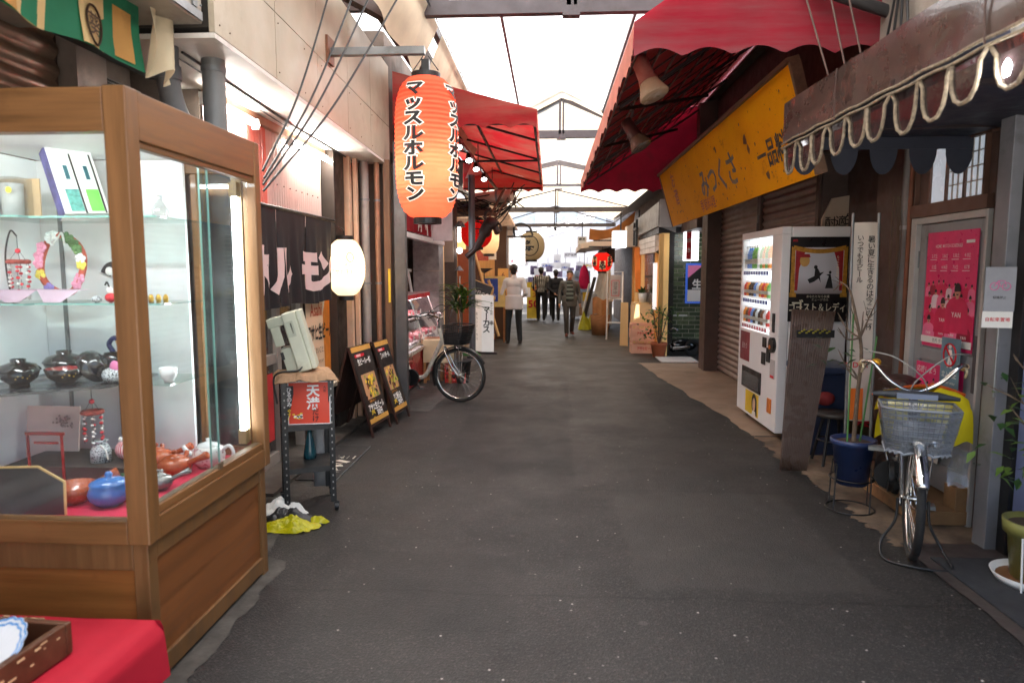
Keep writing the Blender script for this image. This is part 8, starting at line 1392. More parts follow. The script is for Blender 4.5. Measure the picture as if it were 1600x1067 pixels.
def adv(mb):
    c0 = .02; mb.M(mat('poster_hair', (.02, .01, .01))); mb.poly([(c0 - .02 + .085 * math.cos(a), .24 + .1 * math.sin(a)) for a in [2 * PI * k / 14 for k in range(14)]], .004, Tv); mb.poly([(c0 + .03, .12), (c0 + .085, .12), (c0 + .065, .27), (c0 + .0, .3)], .0042, Tv)
    mb.M(mat('poster_skin_2', S(236, 190, 160), .5, bump=0)); mb.poly([(c0 - .02 + .05 * math.cos(a), .225 + .07 * math.sin(a)) for a in [2 * PI * k / 14 for k in range(14)]], .0045, Tv); mb.M(inkw); mb.poly([(c0 - .09, .11), (c0 + .05, .11), (c0 + .03, .16), (c0 - .06, .16)], .0047, Tv); mb.M(inkr); mb.poly([(c0 - .035, .19), (c0 - .005, .19), (c0 - .02, .183)], .005, Tv)
part(vd, 'advert_picture', inkw, adv)
bc = [('green', S(96, 170, 80)), ('blue', S(90, 140, 210)), ('orange', S(230, 140, 50)), ('brown', S(110, 66, 44)), ('white', S(226, 232, 236)), ('black', S(36, 34, 38)), ('red', S(196, 50, 50))]
first = {}
for row, (z, hts, cols, nm) in enumerate(((1.622, .24, (4, 1, 1, 0, 0, 4, 0, 2, 0, 2), 'top'), (1.332, .16, (6, 2, 5, 5, 1, 4, 2, 6, 2, 0), 'middle'), (1.052, .17, (2, 3, 6, 1, 5, 4, 5, 3, 4, 6), 'bottom'))):
    for k, ci in enumerate(cols):
        p = Tv @ V((wx0 + .045 + .087 * k, z, -.042)); lb = '%s drink bottle standing on the %s row inside the vending machine' % (bc[ci][0], nm); key = (row, ci)
        if key in first: dup(first[key], p, 0, lb); continue
        t = thing('drink_bottle', lb, 'bottle', p, 'drinks in the vending machine'); first[key] = t
        part(t, 'body', mat('drink_%s' % bc[ci][0], bc[ci][1], .25, 0, var=.3, scale=40, bump=0, em=.12, ecol=bc[ci][1]), lambda mb: mb.lathe([(0, 0), (.03, 0), (.032, hts * .6), (.027, hts * .72), (.013, hts * .86), (.013, hts * .9), (0, hts * .9)], p, 14)); part(t, 'cap', inkw, lambda mb: mb.lathe([(.015, hts * .9), (.015, hts), (0, hts)], p, 10)); part(t, 'label_band', mat('band_pale', S(236, 232, 220), .4), lambda mb: mb.lathe([(.0328, hts * .2), (.0328, hts * .42)], p, 14))
# theatre poster on the cabinet side
t = thing('theatre_poster', 'dark theatre poster with gold curtained stage and white title on the vending machine side', 'poster', (2.45, 6.41, 1.13)); Tp = F_cam(2.445, 6.408, 1.52); pw, ph = .262, .385
def stagebg():
    q = NT('stage_white'); z = q.n('ShaderNodeSeparateXYZ'); q.set(z.inputs[0], q.tc); return q.done(q.pbsdf(q.mix(q.rng(z.outputs[2], .18, .42, 0, 1), S(120, 96, 88), S(206, 206, 212)), .4))
part(t, 'sheet', mat('poster_black', S(22, 17, 18), .35, bump=0), lambda mb: mb.slab(-pw, pw, -ph, ph, 0, .003, Tp)); part(t, 'stage', stagebg(), lambda mb: mb.rect(-pw + .045, pw - .045, -.13, .29, .004, Tp))
def stagefr(mb):
    g = mat('curtain_gold', S(176, 124, 40), .4, var=.4, scale=30, bump=0); rd = mat('curtain_red', S(150, 26, 34), .5, var=.3, scale=30, bump=0)
    for s in (-1, 1):
        mb.M(rd); mb.poly([(s * (pw - .05), .3), (s * (pw - .05), -.1), (s * (pw - .075), -.1), (s * (pw - .085), .1), (s * (pw - .14), .27)], .0045, Tp); mb.M(g); mb.poly([(s * (pw - .012), .3), (s * (pw - .012), -.14), (s * (pw - .05), -.14), (s * (pw - .045), .28)], .005, Tp); mb.poly([(s * (pw - .005), -.12), (s * (pw - .005), -.16), (s * (pw - .065), -.16), (s * (pw - .065), -.12)], .0055, Tp)
    mb.M(g); n = 10
    for k in range(n): x0, x1 = -pw + .03 + (2 * pw - .06) * k / n, -pw + .03 + (2 * pw - .06) * (k + 1) / n; f = lambda x: .28 - .045 * math.cos(x / pw * 1.5); mb.poly([(x0, f(x0)), (x1, f(x1)), (x1, f(x1) + .04), (x0, f(x0) + .04)], .0057, Tp)
    mb.M(mat('crest_gold', S(196, 150, 84), .4)); mb.poly([(-.13 + .045 * math.cos(a), .17 + .055 * math.sin(a)) for a in [2 * PI * k / 12 for k in range(12)]], .005, Tp); mb.M(rd); mb.poly([(-.18, .2), (-.08, .2), (-.09, .23), (-.17, .23)], .0055, Tp)
    mb.M(ink); mb.poly([(-.1, -.0), (-.04, .03), (-.035, .1), (-.01, .1), (.01, .06), (.045, .07), (.01, .03), (.02, -.03), (-.0, .01), (-.04, -.02), (-.08, -.035)], .006, Tp); mb.poly([(-.03 + .017 * math.cos(a), .112 + .018 * math.sin(a)) for a in [2 * PI * k / 10 for k in range(10)]], .0061, Tp); mb.poly([(.06, -.08), (.13, -.08), (.115, .0), (.105, .05), (.065, .045), (.09, .03), (.08, .0)], .006, Tp); mb.poly([(.1 + .012 * math.cos(a), .065 + .014 * math.sin(a)) for a in [2 * PI * k / 10 for k in range(10)]], .0061, Tp)
part(t, 'stage_frame', ink, stagefr)
part(t, 'lettering', mat('title_cream', S(232, 220, 190), .5, bump=0), lambda mb: (mb.text('ゴースト＆レディ', .088, (0, -.255), .015, T=Tp, z=.005, sx=.74), mb.text('ゴ', .12, (-.185, -.245), .02, T=Tp, z=.0055), mb.text('あなたとなら永遠', .026, (0, -.155), .0, T=Tp, z=.005), mb.text('ミュージカル', .026, (.02, -.185), T=Tp, z=.005), mb.text('上演中 大阪劇場', .03, (-.1, -.345), .004, T=Tp, z=.005), mb.text('たった一夜の物語', .024, (.165, .12), .004, True, T=Tp, z=.006), mb.M(inkr).text('劇団', .022, (-.22, .352), .005, T=Tp, z=.005)))

# ---- plants
def barebush(root, base, pts, rad, seed, n=10):
    r = random.Random(seed)
    def f(mb):
        mb.tube(spline(pts), [rad * (1 - .5 * k / ((len(pts) - 1) * 6)) for k in range((len(pts) - 1) * 6 + 1)], 8); sp_ = spline(pts)
        for k in range(n):
            p = sp_[r.randrange(len(sp_) // 3, len(sp_))]; d = V((r.uniform(-1, 1), r.uniform(-.6, .6), r.uniform(-.1, .9))).normalized(); L = r.uniform(.15, .38); q1 = p + d * L * .5 + V((0, 0, r.uniform(-.04, .06))); q2 = p + d * L + V((r.uniform(-.06, .06), 0, r.uniform(-.02, .1)))
            mb.tube(spline([p, q1, q2], 4), [rad * .42] * 4 + [rad * .26] * 4 + [rad * .12], 5)
            for _ in range(2): d2 = (d + V((r.uniform(-.8, .8), r.uniform(-.5, .5), r.uniform(-.3, .8)))).normalized(); mb.tube([q1, q1 + d2 * L * .5], [rad * .2, rad * .08], 4)
    part(root, 'branches', bark, f)
def leaf(mb, p, d, L, w):
    d = V(d).normalized(); s = d.cross(V((0, 0, 1))); s = s.normalized() if s.length > .01 else V((1, 0, 0)); u = s.cross(d); p = V(p)
    a = p; b = p + d * L * .4 + s * w / 2 + u * w * .12; c = p + d * L - u * L * .12; e = p + d * L * .4 - s * w / 2 + u * w * .12; m = p + d * L * .45
    mb.add([a, b, c, e, m], [(0, 1, 4), (1, 2, 4), (2, 3, 4), (3, 0, 4)], True)
bt = thing('potted_tree', 'bare branched little tree with green stakes in a dark blue pot', 'plant', (2.05, 4.62, 0)); pc_ = V((2.06, 4.66, .16))
part(bt, 'pot', mat('pot_blue', S(36, 52, 92), .35, 0, var=.2, dirt=.1), lambda mb: mb.lathe([(0, 0), (.1, 0), (.128, .27), (.145, .275), (.145, .31), (.128, .31), (.12, .28), (0, .27)], pc_, 32)); part(bt, 'soil', mat('soil', S(66, 52, 42), .95, bump=.8), lambda mb: mb.lathe([(.122, .285), (0, .29)], pc_, 24))
part(bt, 'stake', mat('stake_green', S(70, 120, 60), .5), lambda mb: (mb.cyl(pc_ + V((-.05, -.02, .27)), pc_ + V((.0, .1, 1.15)), .006), mb.cyl(pc_ + V((.05, .02, .27)), pc_ + V((.14, .05, 1.0)), .006)))
barebush(bt, None, [pc_ + V((0, 0, .27)), pc_ + V((.01, 0, .6)), pc_ + V((.03, .02, .9)), pc_ + V((-.03, 0, 1.15)), pc_ + V((-.06, .02, 1.3))], .016, 31, 9)
rl = random.Random(14); part(bt, 'leaves', leafd, lambda mb: [leaf(mb, pc_ + V((rl.uniform(-.32, .02), rl.uniform(-.1, .1), rl.uniform(.8, 1.02))), (rl.uniform(-1, 1), rl.uniform(-1, .3), rl.uniform(-.5, .3)), .075, .05) for _ in range(12)])
t = thing('plant_stand', 'black wire ring stand carrying the dark blue plant pot', 'stand', (2.05, 4.64, 0)); part(t, 'ring', blk, lambda mb: (mb.tube([(2.06 + .14 * math.cos(a), 4.66 + .14 * math.sin(a), .2) for a in [2 * PI * k / 30 for k in range(30)]], .005, 6, closed=True), mb.tube([(2.03 + .15 * math.cos(a), 4.6 + .15 * math.sin(a), .008) for a in [2 * PI * k / 30 for k in range(30)]], .006, 6, closed=True))); part(t, 'leg', blk, lambda mb: [mb.tube([(2.06 + .14 * math.cos(a), 4.66 + .14 * math.sin(a), .3), (2.06 + .15 * math.cos(a), 4.66 + .15 * math.sin(a), .2), (2.03 + .15 * math.cos(a), 4.6 + .15 * math.sin(a), .008)], .005, 6) for a in (.4, 2.2, 3.6, 5.2)])
gp = thing('potted_tree', 'glossy leaved shrub in an olive green pot on a white saucer', 'plant', (2.5, 3.52, 0)); gc = V((2.48, 3.5, .035))
part(gp, 'pot', mat('pot_olive', S(118, 116, 60), .45, 0, var=.2, dirt=.15), lambda mb: mb.lathe([(0, 0), (.1, 0), (.125, .23), (.145, .235), (.15, .3), (.135, .3), (.125, .27), (0, .26)], gc, 32)); part(gp, 'soil', mat('soil', (.1, .1, .1)), lambda mb: mb.lathe([(.128, .275), (0, .285)], gc, 24))
gpts = [gc + V((.0, 0, .27)), gc + V((-.02, .02, .55)), gc + V((.02, 0, .8)), gc + V((-.04, .03, 1.02))]; barebush(gp, None, gpts, .014, 17, 13)
def gleaf(a, b):
    r = random.Random(5)
    for _ in range(90):
        k = r.random(); base = gc + V((r.gauss(-.05, .13), r.gauss(.02, .1), .45 + .62 * k)); leaf(a if r.random() < .3 else b, base, (r.uniform(-1, 1), r.uniform(-1, 1), r.uniform(-.7, .3)), r.uniform(.06, .1), r.uniform(.03, .045))
two(gleaf, gp)
t = thing('plant_saucer', 'round white plastic saucer under the olive plant pot', 'saucer', (2.44, 3.47, 0)); part(t, 'saucer', wht, lambda mb: mb.lathe([(0, .012), (.15, .012), (.18, .05), (.186, .05), (.16, .004), (0, .004)], (2.47, 3.49, .012), 36)); part(t, 'water', mat('tea_water', S(120, 84, 56), .1), lambda mb: mb.lathe([(.158, .026), (0, .026)], (2.47, 3.49, .012), 24)); 
t = thing('plant_marker', 'thin white stick leaning on the olive plant pot', 'stick', (2.34, 3.4, 0)); part(t, 'stick', wht, lambda mb: mb.cyl((2.33, 3.36, .01), (2.345, 3.4, .28), .005, n=8))
t = thing('rubber_mat', 'black rubber mat in front of the blue wall', 'mat', (2.4, 3.3, 0)); part(t, 'mat', mat('mat_rubber', S(40, 41, 44), .85, 0, bump=.8, bscale=120), lambda mb: mb.b6(2.12, 2.6, 2.5, 3.78, .009, .018))

# ---- green tiled passage wall
tw = thing('tiled_wall', 'green glazed brick wall beside the passage past the shutters', 'wall', (2.7, 13.2, 0)); tile = mat('green_tile', S(72, 84, 64), .22, 0, var=.35, scale=6, bump=.1, coat=.3); tile2 = mat('green_tile_b', S(96, 108, 80), .25, 0, var=.3, scale=6, coat=.3)
part(tw, 'mortar', mat('mortar', S(176, 172, 156), .8), lambda mb: mb.b6(2.3, 3.4, 13.2, 13.4, 0, 3.1))
rt = random.Random(1); A, B = [], []
for i in range(33):
    for k in range(5):
        x = 2.3 + .232 * k - (.116 if i % 2 else 0); z = .0 + .082 * i; x0, x1 = max(x + .006, 2.3), min(x + .226, 3.4)
        if x1 - x0 > .03: (A if rt.random() < .65 else B).append((x0, x1, z + .006, z + .076))
part(tw, 'tiles', tile, lambda mb: [mb.b6(a, b, 13.188, 13.2, c, d) for a, b, c, d in A], 'dark tiles'); part(tw, 'tiles', tile2, lambda mb: [mb.b6(a, b, 13.189, 13.2, c, d) for a, b, c, d in B], 'lighter tiles'); part(tw, 'base', mat('base_dark', S(52, 48, 46), .6), lambda mb: mb.b6(2.2, 3.4, 13.14, 13.187, 0, .3)); part(tw, 'rail', wht, lambda mb: mb.b6(2.34, 2.6, 13.1, 13.13, .74, .77))
t = thing('lit_box_sign', 'white lit box sign with red characters by the green tiled wall', 'sign', (2.5, 12.6, 1.8)); part(t, 'box', emit('box_sign_glow', (.95, .96, 1), 1.1), lambda mb: mb.b6(2.45, 2.66, 12.55, 12.9, 1.78, 2.42)); part(t, 'red_side', inkr, lambda mb: mb.b6(2.44, 2.53, 12.54, 12.549, 1.8, 2.4)); part(t, 'lettering', inkw, lambda mb: mb.text('串焼き', .09, (-.005, .0), .01, True, 1.9, T=F_cam(2.49, 12.538, 2.1)))
t = thing('framed_poster', 'blue framed poster with black and white picture on the green tiles', 'poster', (2.75, 13.15, 1.0)); Tq = F_cam(2.78, 13.17, 1.36); part(t, 'frame', mat('frame_blue', S(40, 70, 180), .4, em=.1, ecol=(.1, .25, .9)), lambda mb: mb.slab(-.22, .22, -.38, .38, 0, .015, Tq)); part(t, 'picture', ink, lambda mb: (mb.rect(-.18, .18, -.34, .34, .017, Tq), mb.M(inkw).rect(-.18, .18, -.34, -.12, .018, Tq), mb.M(inkp).poly([(-.18, .34), (.1, .34), (-.18, .1)], .0185, Tq), mb.M(inkw).text('生', .2, (0, -.02), .03, T=Tq, z=.019)))
t = thing('delivery_scooter', 'dark scooter parked in the passage in front of the green tiles', 'scooter', (2.5, 12.9, 0)); part(t, 'body', mat('gloss_black', (.01, .01, .01)), lambda mb: (mb.ball((2.5, 13.0, .2), (.28, .1, .12)), mb.ball((2.3, 13.0, .16), (.1, .08, .1)))); part(t, 'pipe', chrome, lambda mb: (mb.cyl((2.3, 12.9, .14), (2.62, 12.9, .17), .035), mb.tube(spline([(2.26, 12.95, .5), (2.34, 12.95, .53), (2.4, 12.95, .48)]), .016, 6))); part(t, 'wheel', rubber, lambda mb: mb.tube([(2.68 + .13 * math.cos(a), 12.93, .15 + .13 * math.sin(a)) for a in [2 * PI * k / 20 for k in range(20)]], .04, 8, closed=True))
t = thing('black_downpipe', 'black downpipe at the corner of the wooden shop front', 'pipe', (2.26, 13.0, 0)); part(t, 'pipe', blk, lambda mb: mb.b6(2.2, 2.3, 12.95, 13.1, 0, 2.4))

# ---- wooden shop front
ws = thing('wooden_shop', 'warm lit wooden shop front with grey metal fascia beyond the crimson awning', 'shop', (2.2, 14.5, 0)); pine = wood('pine', S(222, 168, 98), 2, .5, .8, .05); pine_e = mat('pine_glow', S(236, 180, 100), .6, 0, var=.12, em=.07, ecol=(1, .7, .35))  # lit pine glows by itself in place of the warm lamp inside
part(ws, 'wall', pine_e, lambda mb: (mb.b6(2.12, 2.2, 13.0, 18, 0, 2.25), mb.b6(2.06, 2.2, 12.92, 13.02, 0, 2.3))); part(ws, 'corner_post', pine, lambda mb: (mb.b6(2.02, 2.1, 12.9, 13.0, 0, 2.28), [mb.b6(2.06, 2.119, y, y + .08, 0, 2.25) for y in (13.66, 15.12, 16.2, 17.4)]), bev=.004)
part(ws, 'fascia', mat('fascia_grey', S(134, 132, 130), .45, .2, var=.2, dirt=.2), lambda mb: mb.add([(1.98, 12.85, 2.42), (2.3, 12.85, 2.3), (2.3, 12.85, 3.0), (1.98, 12.85, 2.86), (1.86, 18, 2.3), (2.3, 18, 2.3), (2.3, 18, 3.0), (1.86, 18, 2.62)], [(0, 1, 2, 3), (4, 7, 6, 5), (0, 4, 5, 1), (1, 5, 6, 2), (2, 6, 7, 3), (3, 7, 4, 0)])); part(ws, 'fascia_end', mat('fascia_pale', S(176, 172, 168), .5), lambda mb: mb.b6(2.0, 2.75, 12.8, 12.845, 2.4, 2.9)); part(ws, 'dark_band', blk, lambda mb: mb.b6(2.0, 2.9, 12.9, 18, 2.29, 2.4))
part(ws, 'roof_slope', mat('roof_tin', S(120, 120, 124), .4, .6, var=.3), lambda mb: mb.quad((1.75, 12.2, 3.05), (2.4, 12.2, 3.3), (2.4, 20, 3.3), (1.75, 20, 3.05))); part(ws, 'white_boards', mat('white_board', S(214, 210, 208), .5), lambda mb: [mb.b6(2.0 - .02, 2.06, 13.2, 15.6, z, z + .1) for z in (1.95, 2.06, 2.17)])
dr = part(ws, 'door', wood('door_dark', S(70, 52, 42), 2, .5), lambda mb: mb.b6(2.06, 2.118, 13.75, 15.1, .75, 2.0)); part(dr, 'pane', mat('dark_pane', S(60, 54, 50), .2), lambda mb: (mb.b6(2.05, 2.059, 13.85, 15.0, .8, 1.45), mb.b6(2.05, 2.059, 13.85, 15.0, 1.5, 1.95))); part(dr, 'lettering', inkw, lambda mb: mb.text('内八', .2, T=F_right(2.048, 14.4, 1.25)))
part(ws, 'white_sign_strip', mat('strip_white', S(226, 228, 232), .4, em=.25, ecol=(.9, .95, 1)), lambda mb: mb.b6(2.02, 2.06, 13.38, 13.66, .85, 1.75)); part(ws, 'upper_back_wall', dkbrown, lambda mb: mb.b6(2.4, 5, 11.5, 24, 2.3, 5)); part(ws, 'back_wall', dkbrown, lambda mb: mb.b6(2.21, 5, 13.45, 24, 0, 2.29)); part(ws, 'ornament', ink, lambda mb: (mb.lathe([(.02, 0), (.09, .05), (.02, .1)], (2.06, 13.05, 1.9), 12), mb.b6(2.03, 2.06, 13.02, 13.06, 1.15, 2.0)))
part(ws, 'hanger_frame', blk, lambda mb: (mb.bar((1.85, 15.4, 2.15), (1.85, 15.4, 2.65), .05), mb.bar((1.85, 15.0, 2.12), (1.85, 15.0, 2.7), .05), mb.bar((1.85, 14.9, 2.5), (1.85, 15.5, 2.5), .05)))
t = thing('orange_noren', 'twisted orange cloth hanging at the wooden shop door', 'curtain', (1.95, 14.3, 1.2)); part(t, 'cloth', cloth('orange_cloth', S(226, 132, 60), .3, .15), lambda mb: [mb.grid(lambda u, v: (1.95 + .05 * math.sin(u * 5 + v * 2 + q), 15.4 + .25 * q - (.16 + .3 * q) * v * .6 + .16 * u, 2.12 - 1.0 * v), 10, 20) for q in (0, 1)])
for k, (x0, x1, y, lb) in enumerate(((1.5, 1.66, 14.7, 'narrow plain board leaning left of the wide plain board'), (1.62, 2.05, 13.9, 'wide plain tan board leaning against the wooden shop'))):
    t = thing('plywood_board', lb, 'board', (x0, y, 0)); part(t, 'board', mat('plywood_%d' % k, S(216, 180, 128) if k else S(200, 164, 112), .6, 0, var=.1), lambda mb: mb.add([(x0, y, 0), (x1, y - .08, 0), (x1 + .02, y + .1, .92), (x0 + .03, y + .18, .92), (x0, y + .04, 0), (x1, y - .04, 0), (x1 + .02, y + .14, .92), (x0 + .03, y + .22, .92)], [(0, 1, 2, 3), (7, 6, 5, 4), (0, 4, 5, 1), (1, 5, 6, 2), (2, 6, 7, 3), (3, 7, 4, 0)]))
crate_c = mat('crate_peach', S(232, 176, 148), .4, 0, var=.1)
def crate(x, y, z, lb):
    t = thing('beer_crate', lb, 'crate', (x, y, z), 'stacked beer crates'); w, d, h = .22, .16, .29
    part(t, 'body', crate_c, lambda mb: (mb.b6(x - w, x + w, y - d, y + d, z + .0, z + .02), mb.b6(x - w, x + w, y - d, y - d + .02, z + .021, z + .17), mb.b6(x - w, x + w, y + d - .02, y + d, z + .021, z + .17), mb.b6(x - w, x - w + .02, y - d + .021, y + d - .021, z + .021, z + .17), mb.b6(x + w - .02, x + w, y - d + .021, y + d - .021, z + .021, z + .17), mb.b6(x - w, x + w, y - d, y - d + .02, z + .24, z + h), mb.b6(x - w, x + w, y + d - .02, y + d, z + .24, z + h), mb.b6(x - w, x - w + .02, y - d + .021, y + d - .021, z + .24, z + h), mb.b6(x + w - .02, x + w, y - d + .021, y + d - .021, z + .24, z + h), [mb.b6(xx, xx + .03, yy, yy + .02, z + .17, z + .24) for xx in (x - w, x - .1, x + .07, x + w - .03) for yy in (y - d, y + d - .02)]), bev=.003)
    part(t, 'inner_wall', mat('crate_shade', S(150, 96, 76), .5), lambda mb: mb.b6(x - w + .025, x + w - .025, y - d + .025, y + d - .025, z + .03, z + .14 + .0)); part(t, 'lettering', inkr, lambda mb: mb.text('アサヒビール', .068, (.04, 0), .025, T=F_cam(x, y - d - .002, z + .1), sx=.75)); 
    return t
crate(1.80, 13.45, 0.0, 'peach plastic beer crate with red lettering, bottom of the stack'); crate(1.79, 13.46, .292, 'peach plastic beer crate with red lettering, top of the stack')
pp = thing('potted_plant', 'leafy plant in an orange clay pot beside the beer crates', 'plant', (2.05, 12.85, 0)); part(pp, 'pot', mat('pot_terracotta', S(176, 98, 62), .7, 0, var=.15), lambda mb: mb.lathe([(0, 0), (.11, 0), (.145, .22), (.155, .22), (.155, .27), (.14, .27), (.13, .23), (0, .23)], (2.03, 12.8, 0), 28)); part(pp, 'stem', bark, lambda mb: [mb.tube(spline([(2.03, 12.8, .22), (2.03 + dx * .5, 12.8, .5), (2.03 + dx, 12.8 + dy, .85)]), .01, 6) for dx, dy in ((-.12, 0), (.08, .05), (-.02, -.06), (.16, -.02))])
def ppl_(a, b):
    r = random.Random(77)
    for _ in range(170): leaf(a if r.random() < .45 else b, (2.03 + r.gauss(-.02, .15), 12.8 + r.gauss(0, .13), .34 + r.random() ** .8 * .62), (r.uniform(-1, 1), r.uniform(-1, .6), r.uniform(-.6, .4)), r.uniform(.07, .13), r.uniform(.04, .065))
two(ppl_, pp)
t = thing('potted_plant', 'small dark succulent in a white pot on the ledge of the wooden shop', 'plant', (1.95, 14.4, .92)); part(t, 'pot', wht, lambda mb: mb.lathe([(0, 0), (.07, 0), (.09, .2), (.08, .2), (0, .18)], (1.95, 14.6, .93), 20)); two(lambda a, b: leafplant(b, b, (1.95, 14.6, 1.08), 26, .2, .05, .1, 3, .04, .02), t); part(t, 'ledge', mat('plywood_1', (.5, .4, .3)), lambda mb: mb.b6(1.75, 2.1, 14.3, 14.9, .88, .93))

# ---- far right stalls
t = thing('paper_lantern', 'red round paper lantern with black characters over the white metal rack', 'lantern', (1.2, 16.3, 1.6)); lantern(t, (1.22, 16.3, 1.80), .24, .46, S(226, 40, 34), 8, 12, 2.3, .4, 1)
def l3(mb):
    for ch, a0, y0, s in (('や', -.9, .1, .13), ('き', -.9, -.05, .13), ('お', .75, .1, .14), ('好', .75, -.05, .14), ('の', -.05, -.02, .1), ('や', -.05, -.12, .16)): mb.text(ch, s, fn=lambda x, y: (1.22 + .25 * math.sin(a0 + x / .24), 16.3 - .252 * math.cos(a0 + x / .24), 1.80 + y0 + y), off=.045, cut=.03)
part(t, 'lettering', ink, l3); part(t, 'lettering_patch', mat('cream_ink', S(232, 200, 150), .6), lambda mb: [mb.quad(*[(1.22 + .244 * math.sin(a0 + dx), 16.3 - .246 * math.cos(a0 + dx), 1.80 + y) for dx, y in ((-.3, y0 - .1), (.3, y0 - .1), (.3, y0 + .1), (-.3, y0 + .1))]) for a0, y0 in ((-.9, .02), (.75, .02), (-.05, -.07))]); part(t, 'cord', blk, lambda mb: (mb.tube([(1.22, 16.3, 2.0), (1.22, 16.3, 2.15)], .006, 5), mb.bar((.9, 16.3, 2.16), (2.1, 16.3, 2.16), .03)))
t = thing('sign_rack', 'white tubular metal rack holding a small red bordered notice', 'rack', (1.5, 16, 0)); part(t, 'frame', wht, lambda mb: (mb.tube([(1.32, 16, 0), (1.34, 16, 1.57), (1.66, 15.9, 1.57), (1.66, 15.9, 0)], .022, 8), mb.bar((1.33, 16, .95), (1.66, 15.9, .95), .03), mb.bar((1.33, 16, .4), (1.66, 15.9, .4), .03))); T8 = F_cam(1.5, 15.93, 1.22); part(t, 'notice', mat('notice_grey', S(176, 170, 166), .5), lambda mb: mb.slab(-.13, .13, -.26, .28, 0, .01, T8)); part(t, 'notice_border', inkr, lambda mb: (mb.slab(-.09, -.08, -.2, .16, .011, .013, T8), mb.slab(.08, .09, -.2, .16, .011, .013, T8), mb.slab(-.09, .09, .15, .16, .011, .014, T8), mb.slab(-.09, .09, -.2, -.19, .011, .014, T8))); part(t, 'lettering', inkg, lambda mb: mb.text('営業中', .1, (0, -.02), .01, True, T=T8, z=.012))
t = thing('wicker_basket', 'brown wicker basket with wrapping paper beside the white rack', 'basket', (1.3, 17, 0)); part(t, 'basket', mat('wicker', S(140, 96, 60), .8, 0, var=.5, scale=40, bump=1, bscale=60), lambda mb: mb.lathe([(0, .0), (.2, .0), (.25, .5), (.23, .5), (.2, .1)], (1.25, 17.2, .0), 20)); part(t, 'wrap', mat('kraft', S(170, 122, 80), .8), lambda mb: mb.grid(lambda u, v: (1.05 + .4 * u, 17.05 + .05 * math.sin(u * 9), .5 + .42 * v + .04 * math.sin(u * 7)), 12, 6))
t = thing('hanging_coat', 'bright pink garment hanging at the far right stall', 'garment', (.95, 20, .9)); part(t, 'cloth', cloth('pink_garment', S(224, 36, 96), .25, .15), lambda mb: mb.lathe([(.03, 1.76), (.1, 1.66), (.14, 1.45), (.17, 1.2), (.1, 1.08), (0, 1.06)], (.98, 20, 0), 16, sx=1, sy=.5)); part(t, 'hanger', grey_st, lambda mb: mb.tube([(.98, 20, 1.75), (.98, 20, 2.2)], .01, 5))
t = thing('hanging_sheets', 'pale pleated sheets hanging along the far right wall', 'sheets', (1.5, 18, .8)); part(t, 'cloth', cloth('pale_sheet', S(206, 200, 192), .3, .12, dirt=.2, dcol=S(150, 140, 130)), lambda mb: (mb.grid(lambda u, v: (1.45 + .1 * math.sin(u * 40) * (.4 + v) + .0 * v - .35 * v * u * .3, 17.2 + 2.6 * u, 1.78 - .95 * v), 90, 8),)); part(t, 'dark_cloth', cloth('dark_sheet', S(60, 50, 52), .1), lambda mb: mb.grid(lambda u, v: (1.55 + .05 * math.sin(u * 30), 17.0 + 4.5 * u, 2.3 - .5 * v), 60, 4))
t = thing('leaning_poles', 'black and white poles leaning at the far right stall', 'poles', (1.0, 19, 0)); part(t, 'pole', blk, lambda mb: mb.bar((.86, 18.6, .05), (1.22, 18.9, 1.42), .1, .03)); part(t, 'pole', wht, lambda mb: mb.bar((.78, 18.7, .03), (1.08, 18.9, 1.25), .04), 'white pole')
t = thing('rubbish_bag', 'yellow-green rubbish bags on the ground under the poles', 'bag', (.95, 18.8, 0)); part(t, 'bag', mat('bag_lime', S(190, 186, 50), .4, 0, trans=.2), lambda mb: (lump(.93, 18.6, .16, .14, .4, 2)(mb), lump(1.12, 18.75, .14, .12, .34, 7)(mb)))
t = thing('stall_counter', 'white stall counter with cartons at the far right', 'stall', (1.4, 20, 0)); part(t, 'counter', mat('far_white', (.8, .8, .8)), lambda mb: (mb.b6(1.25, 1.7, 18.9, 22, .1, .95), mb.b6(.7, 1.3, 22.5, 23, .1, 1.5))); part(t, 'carton', mat('carton_blue', S(150, 170, 210), .6), lambda mb: [mb.b6(.8 + .17 * k, .95 + .17 * k, 22.4, 22.49, z, z + .2) for k in range(3) for z in (.9, 1.15, 1.4)]); part(t, 'price_card', inky, lambda mb: mb.b6(.95, 1.15, 20.1, 20.12, .72, .98)); part(t, 'leg', dark_steel, lambda mb: [mb.b6(x, x + .05, y, y + .05, 0, .1) for x in (1.27, 1.6) for y in (19, 21.9)])
t = thing('stall_canopy', 'slanting pale canopy board over the far right stall', 'canopy', (1.4, 19, 2.1)); part(t, 'board', mat('canopy_pale', S(196, 178, 160), .6, 0, var=.15), lambda mb: mb.add([(.75, 17.3, 2.15), (2.1, 16.4, 2.25), (2.1, 22, 2.3), (.8, 22, 2.15), (.75, 17.3, 2.28), (2.1, 16.4, 2.5), (2.1, 22, 2.6), (.8, 22, 2.3)], [(3, 2, 1, 0), (4, 5, 6, 7), (0, 1, 5, 4), (1, 2, 6, 5), (2, 3, 7, 6), (3, 0, 4, 7)])); part(t, 'tarp', cloth('brown_tarp', S(150, 96, 52), .3, .2), lambda mb: mb.grid(lambda u, v: (.95 + 1.1 * u, 16.9 + .3 * v, 2.62 + .42 * u - .2 * math.sin(u * PI) - .25 * v), 14, 5)); part(t, 'bracket', blk, lambda mb: (mb.bar((1.0, 16.2, 2.3), (2.1, 16.2, 2.3), .03), mb.b6(1.55, 1.95, 15.6, 16.1, 2.14, 2.5) if False else mb.bar((2.05, 16.2, 2.3), (2.05, 16.2, 3), .03)))
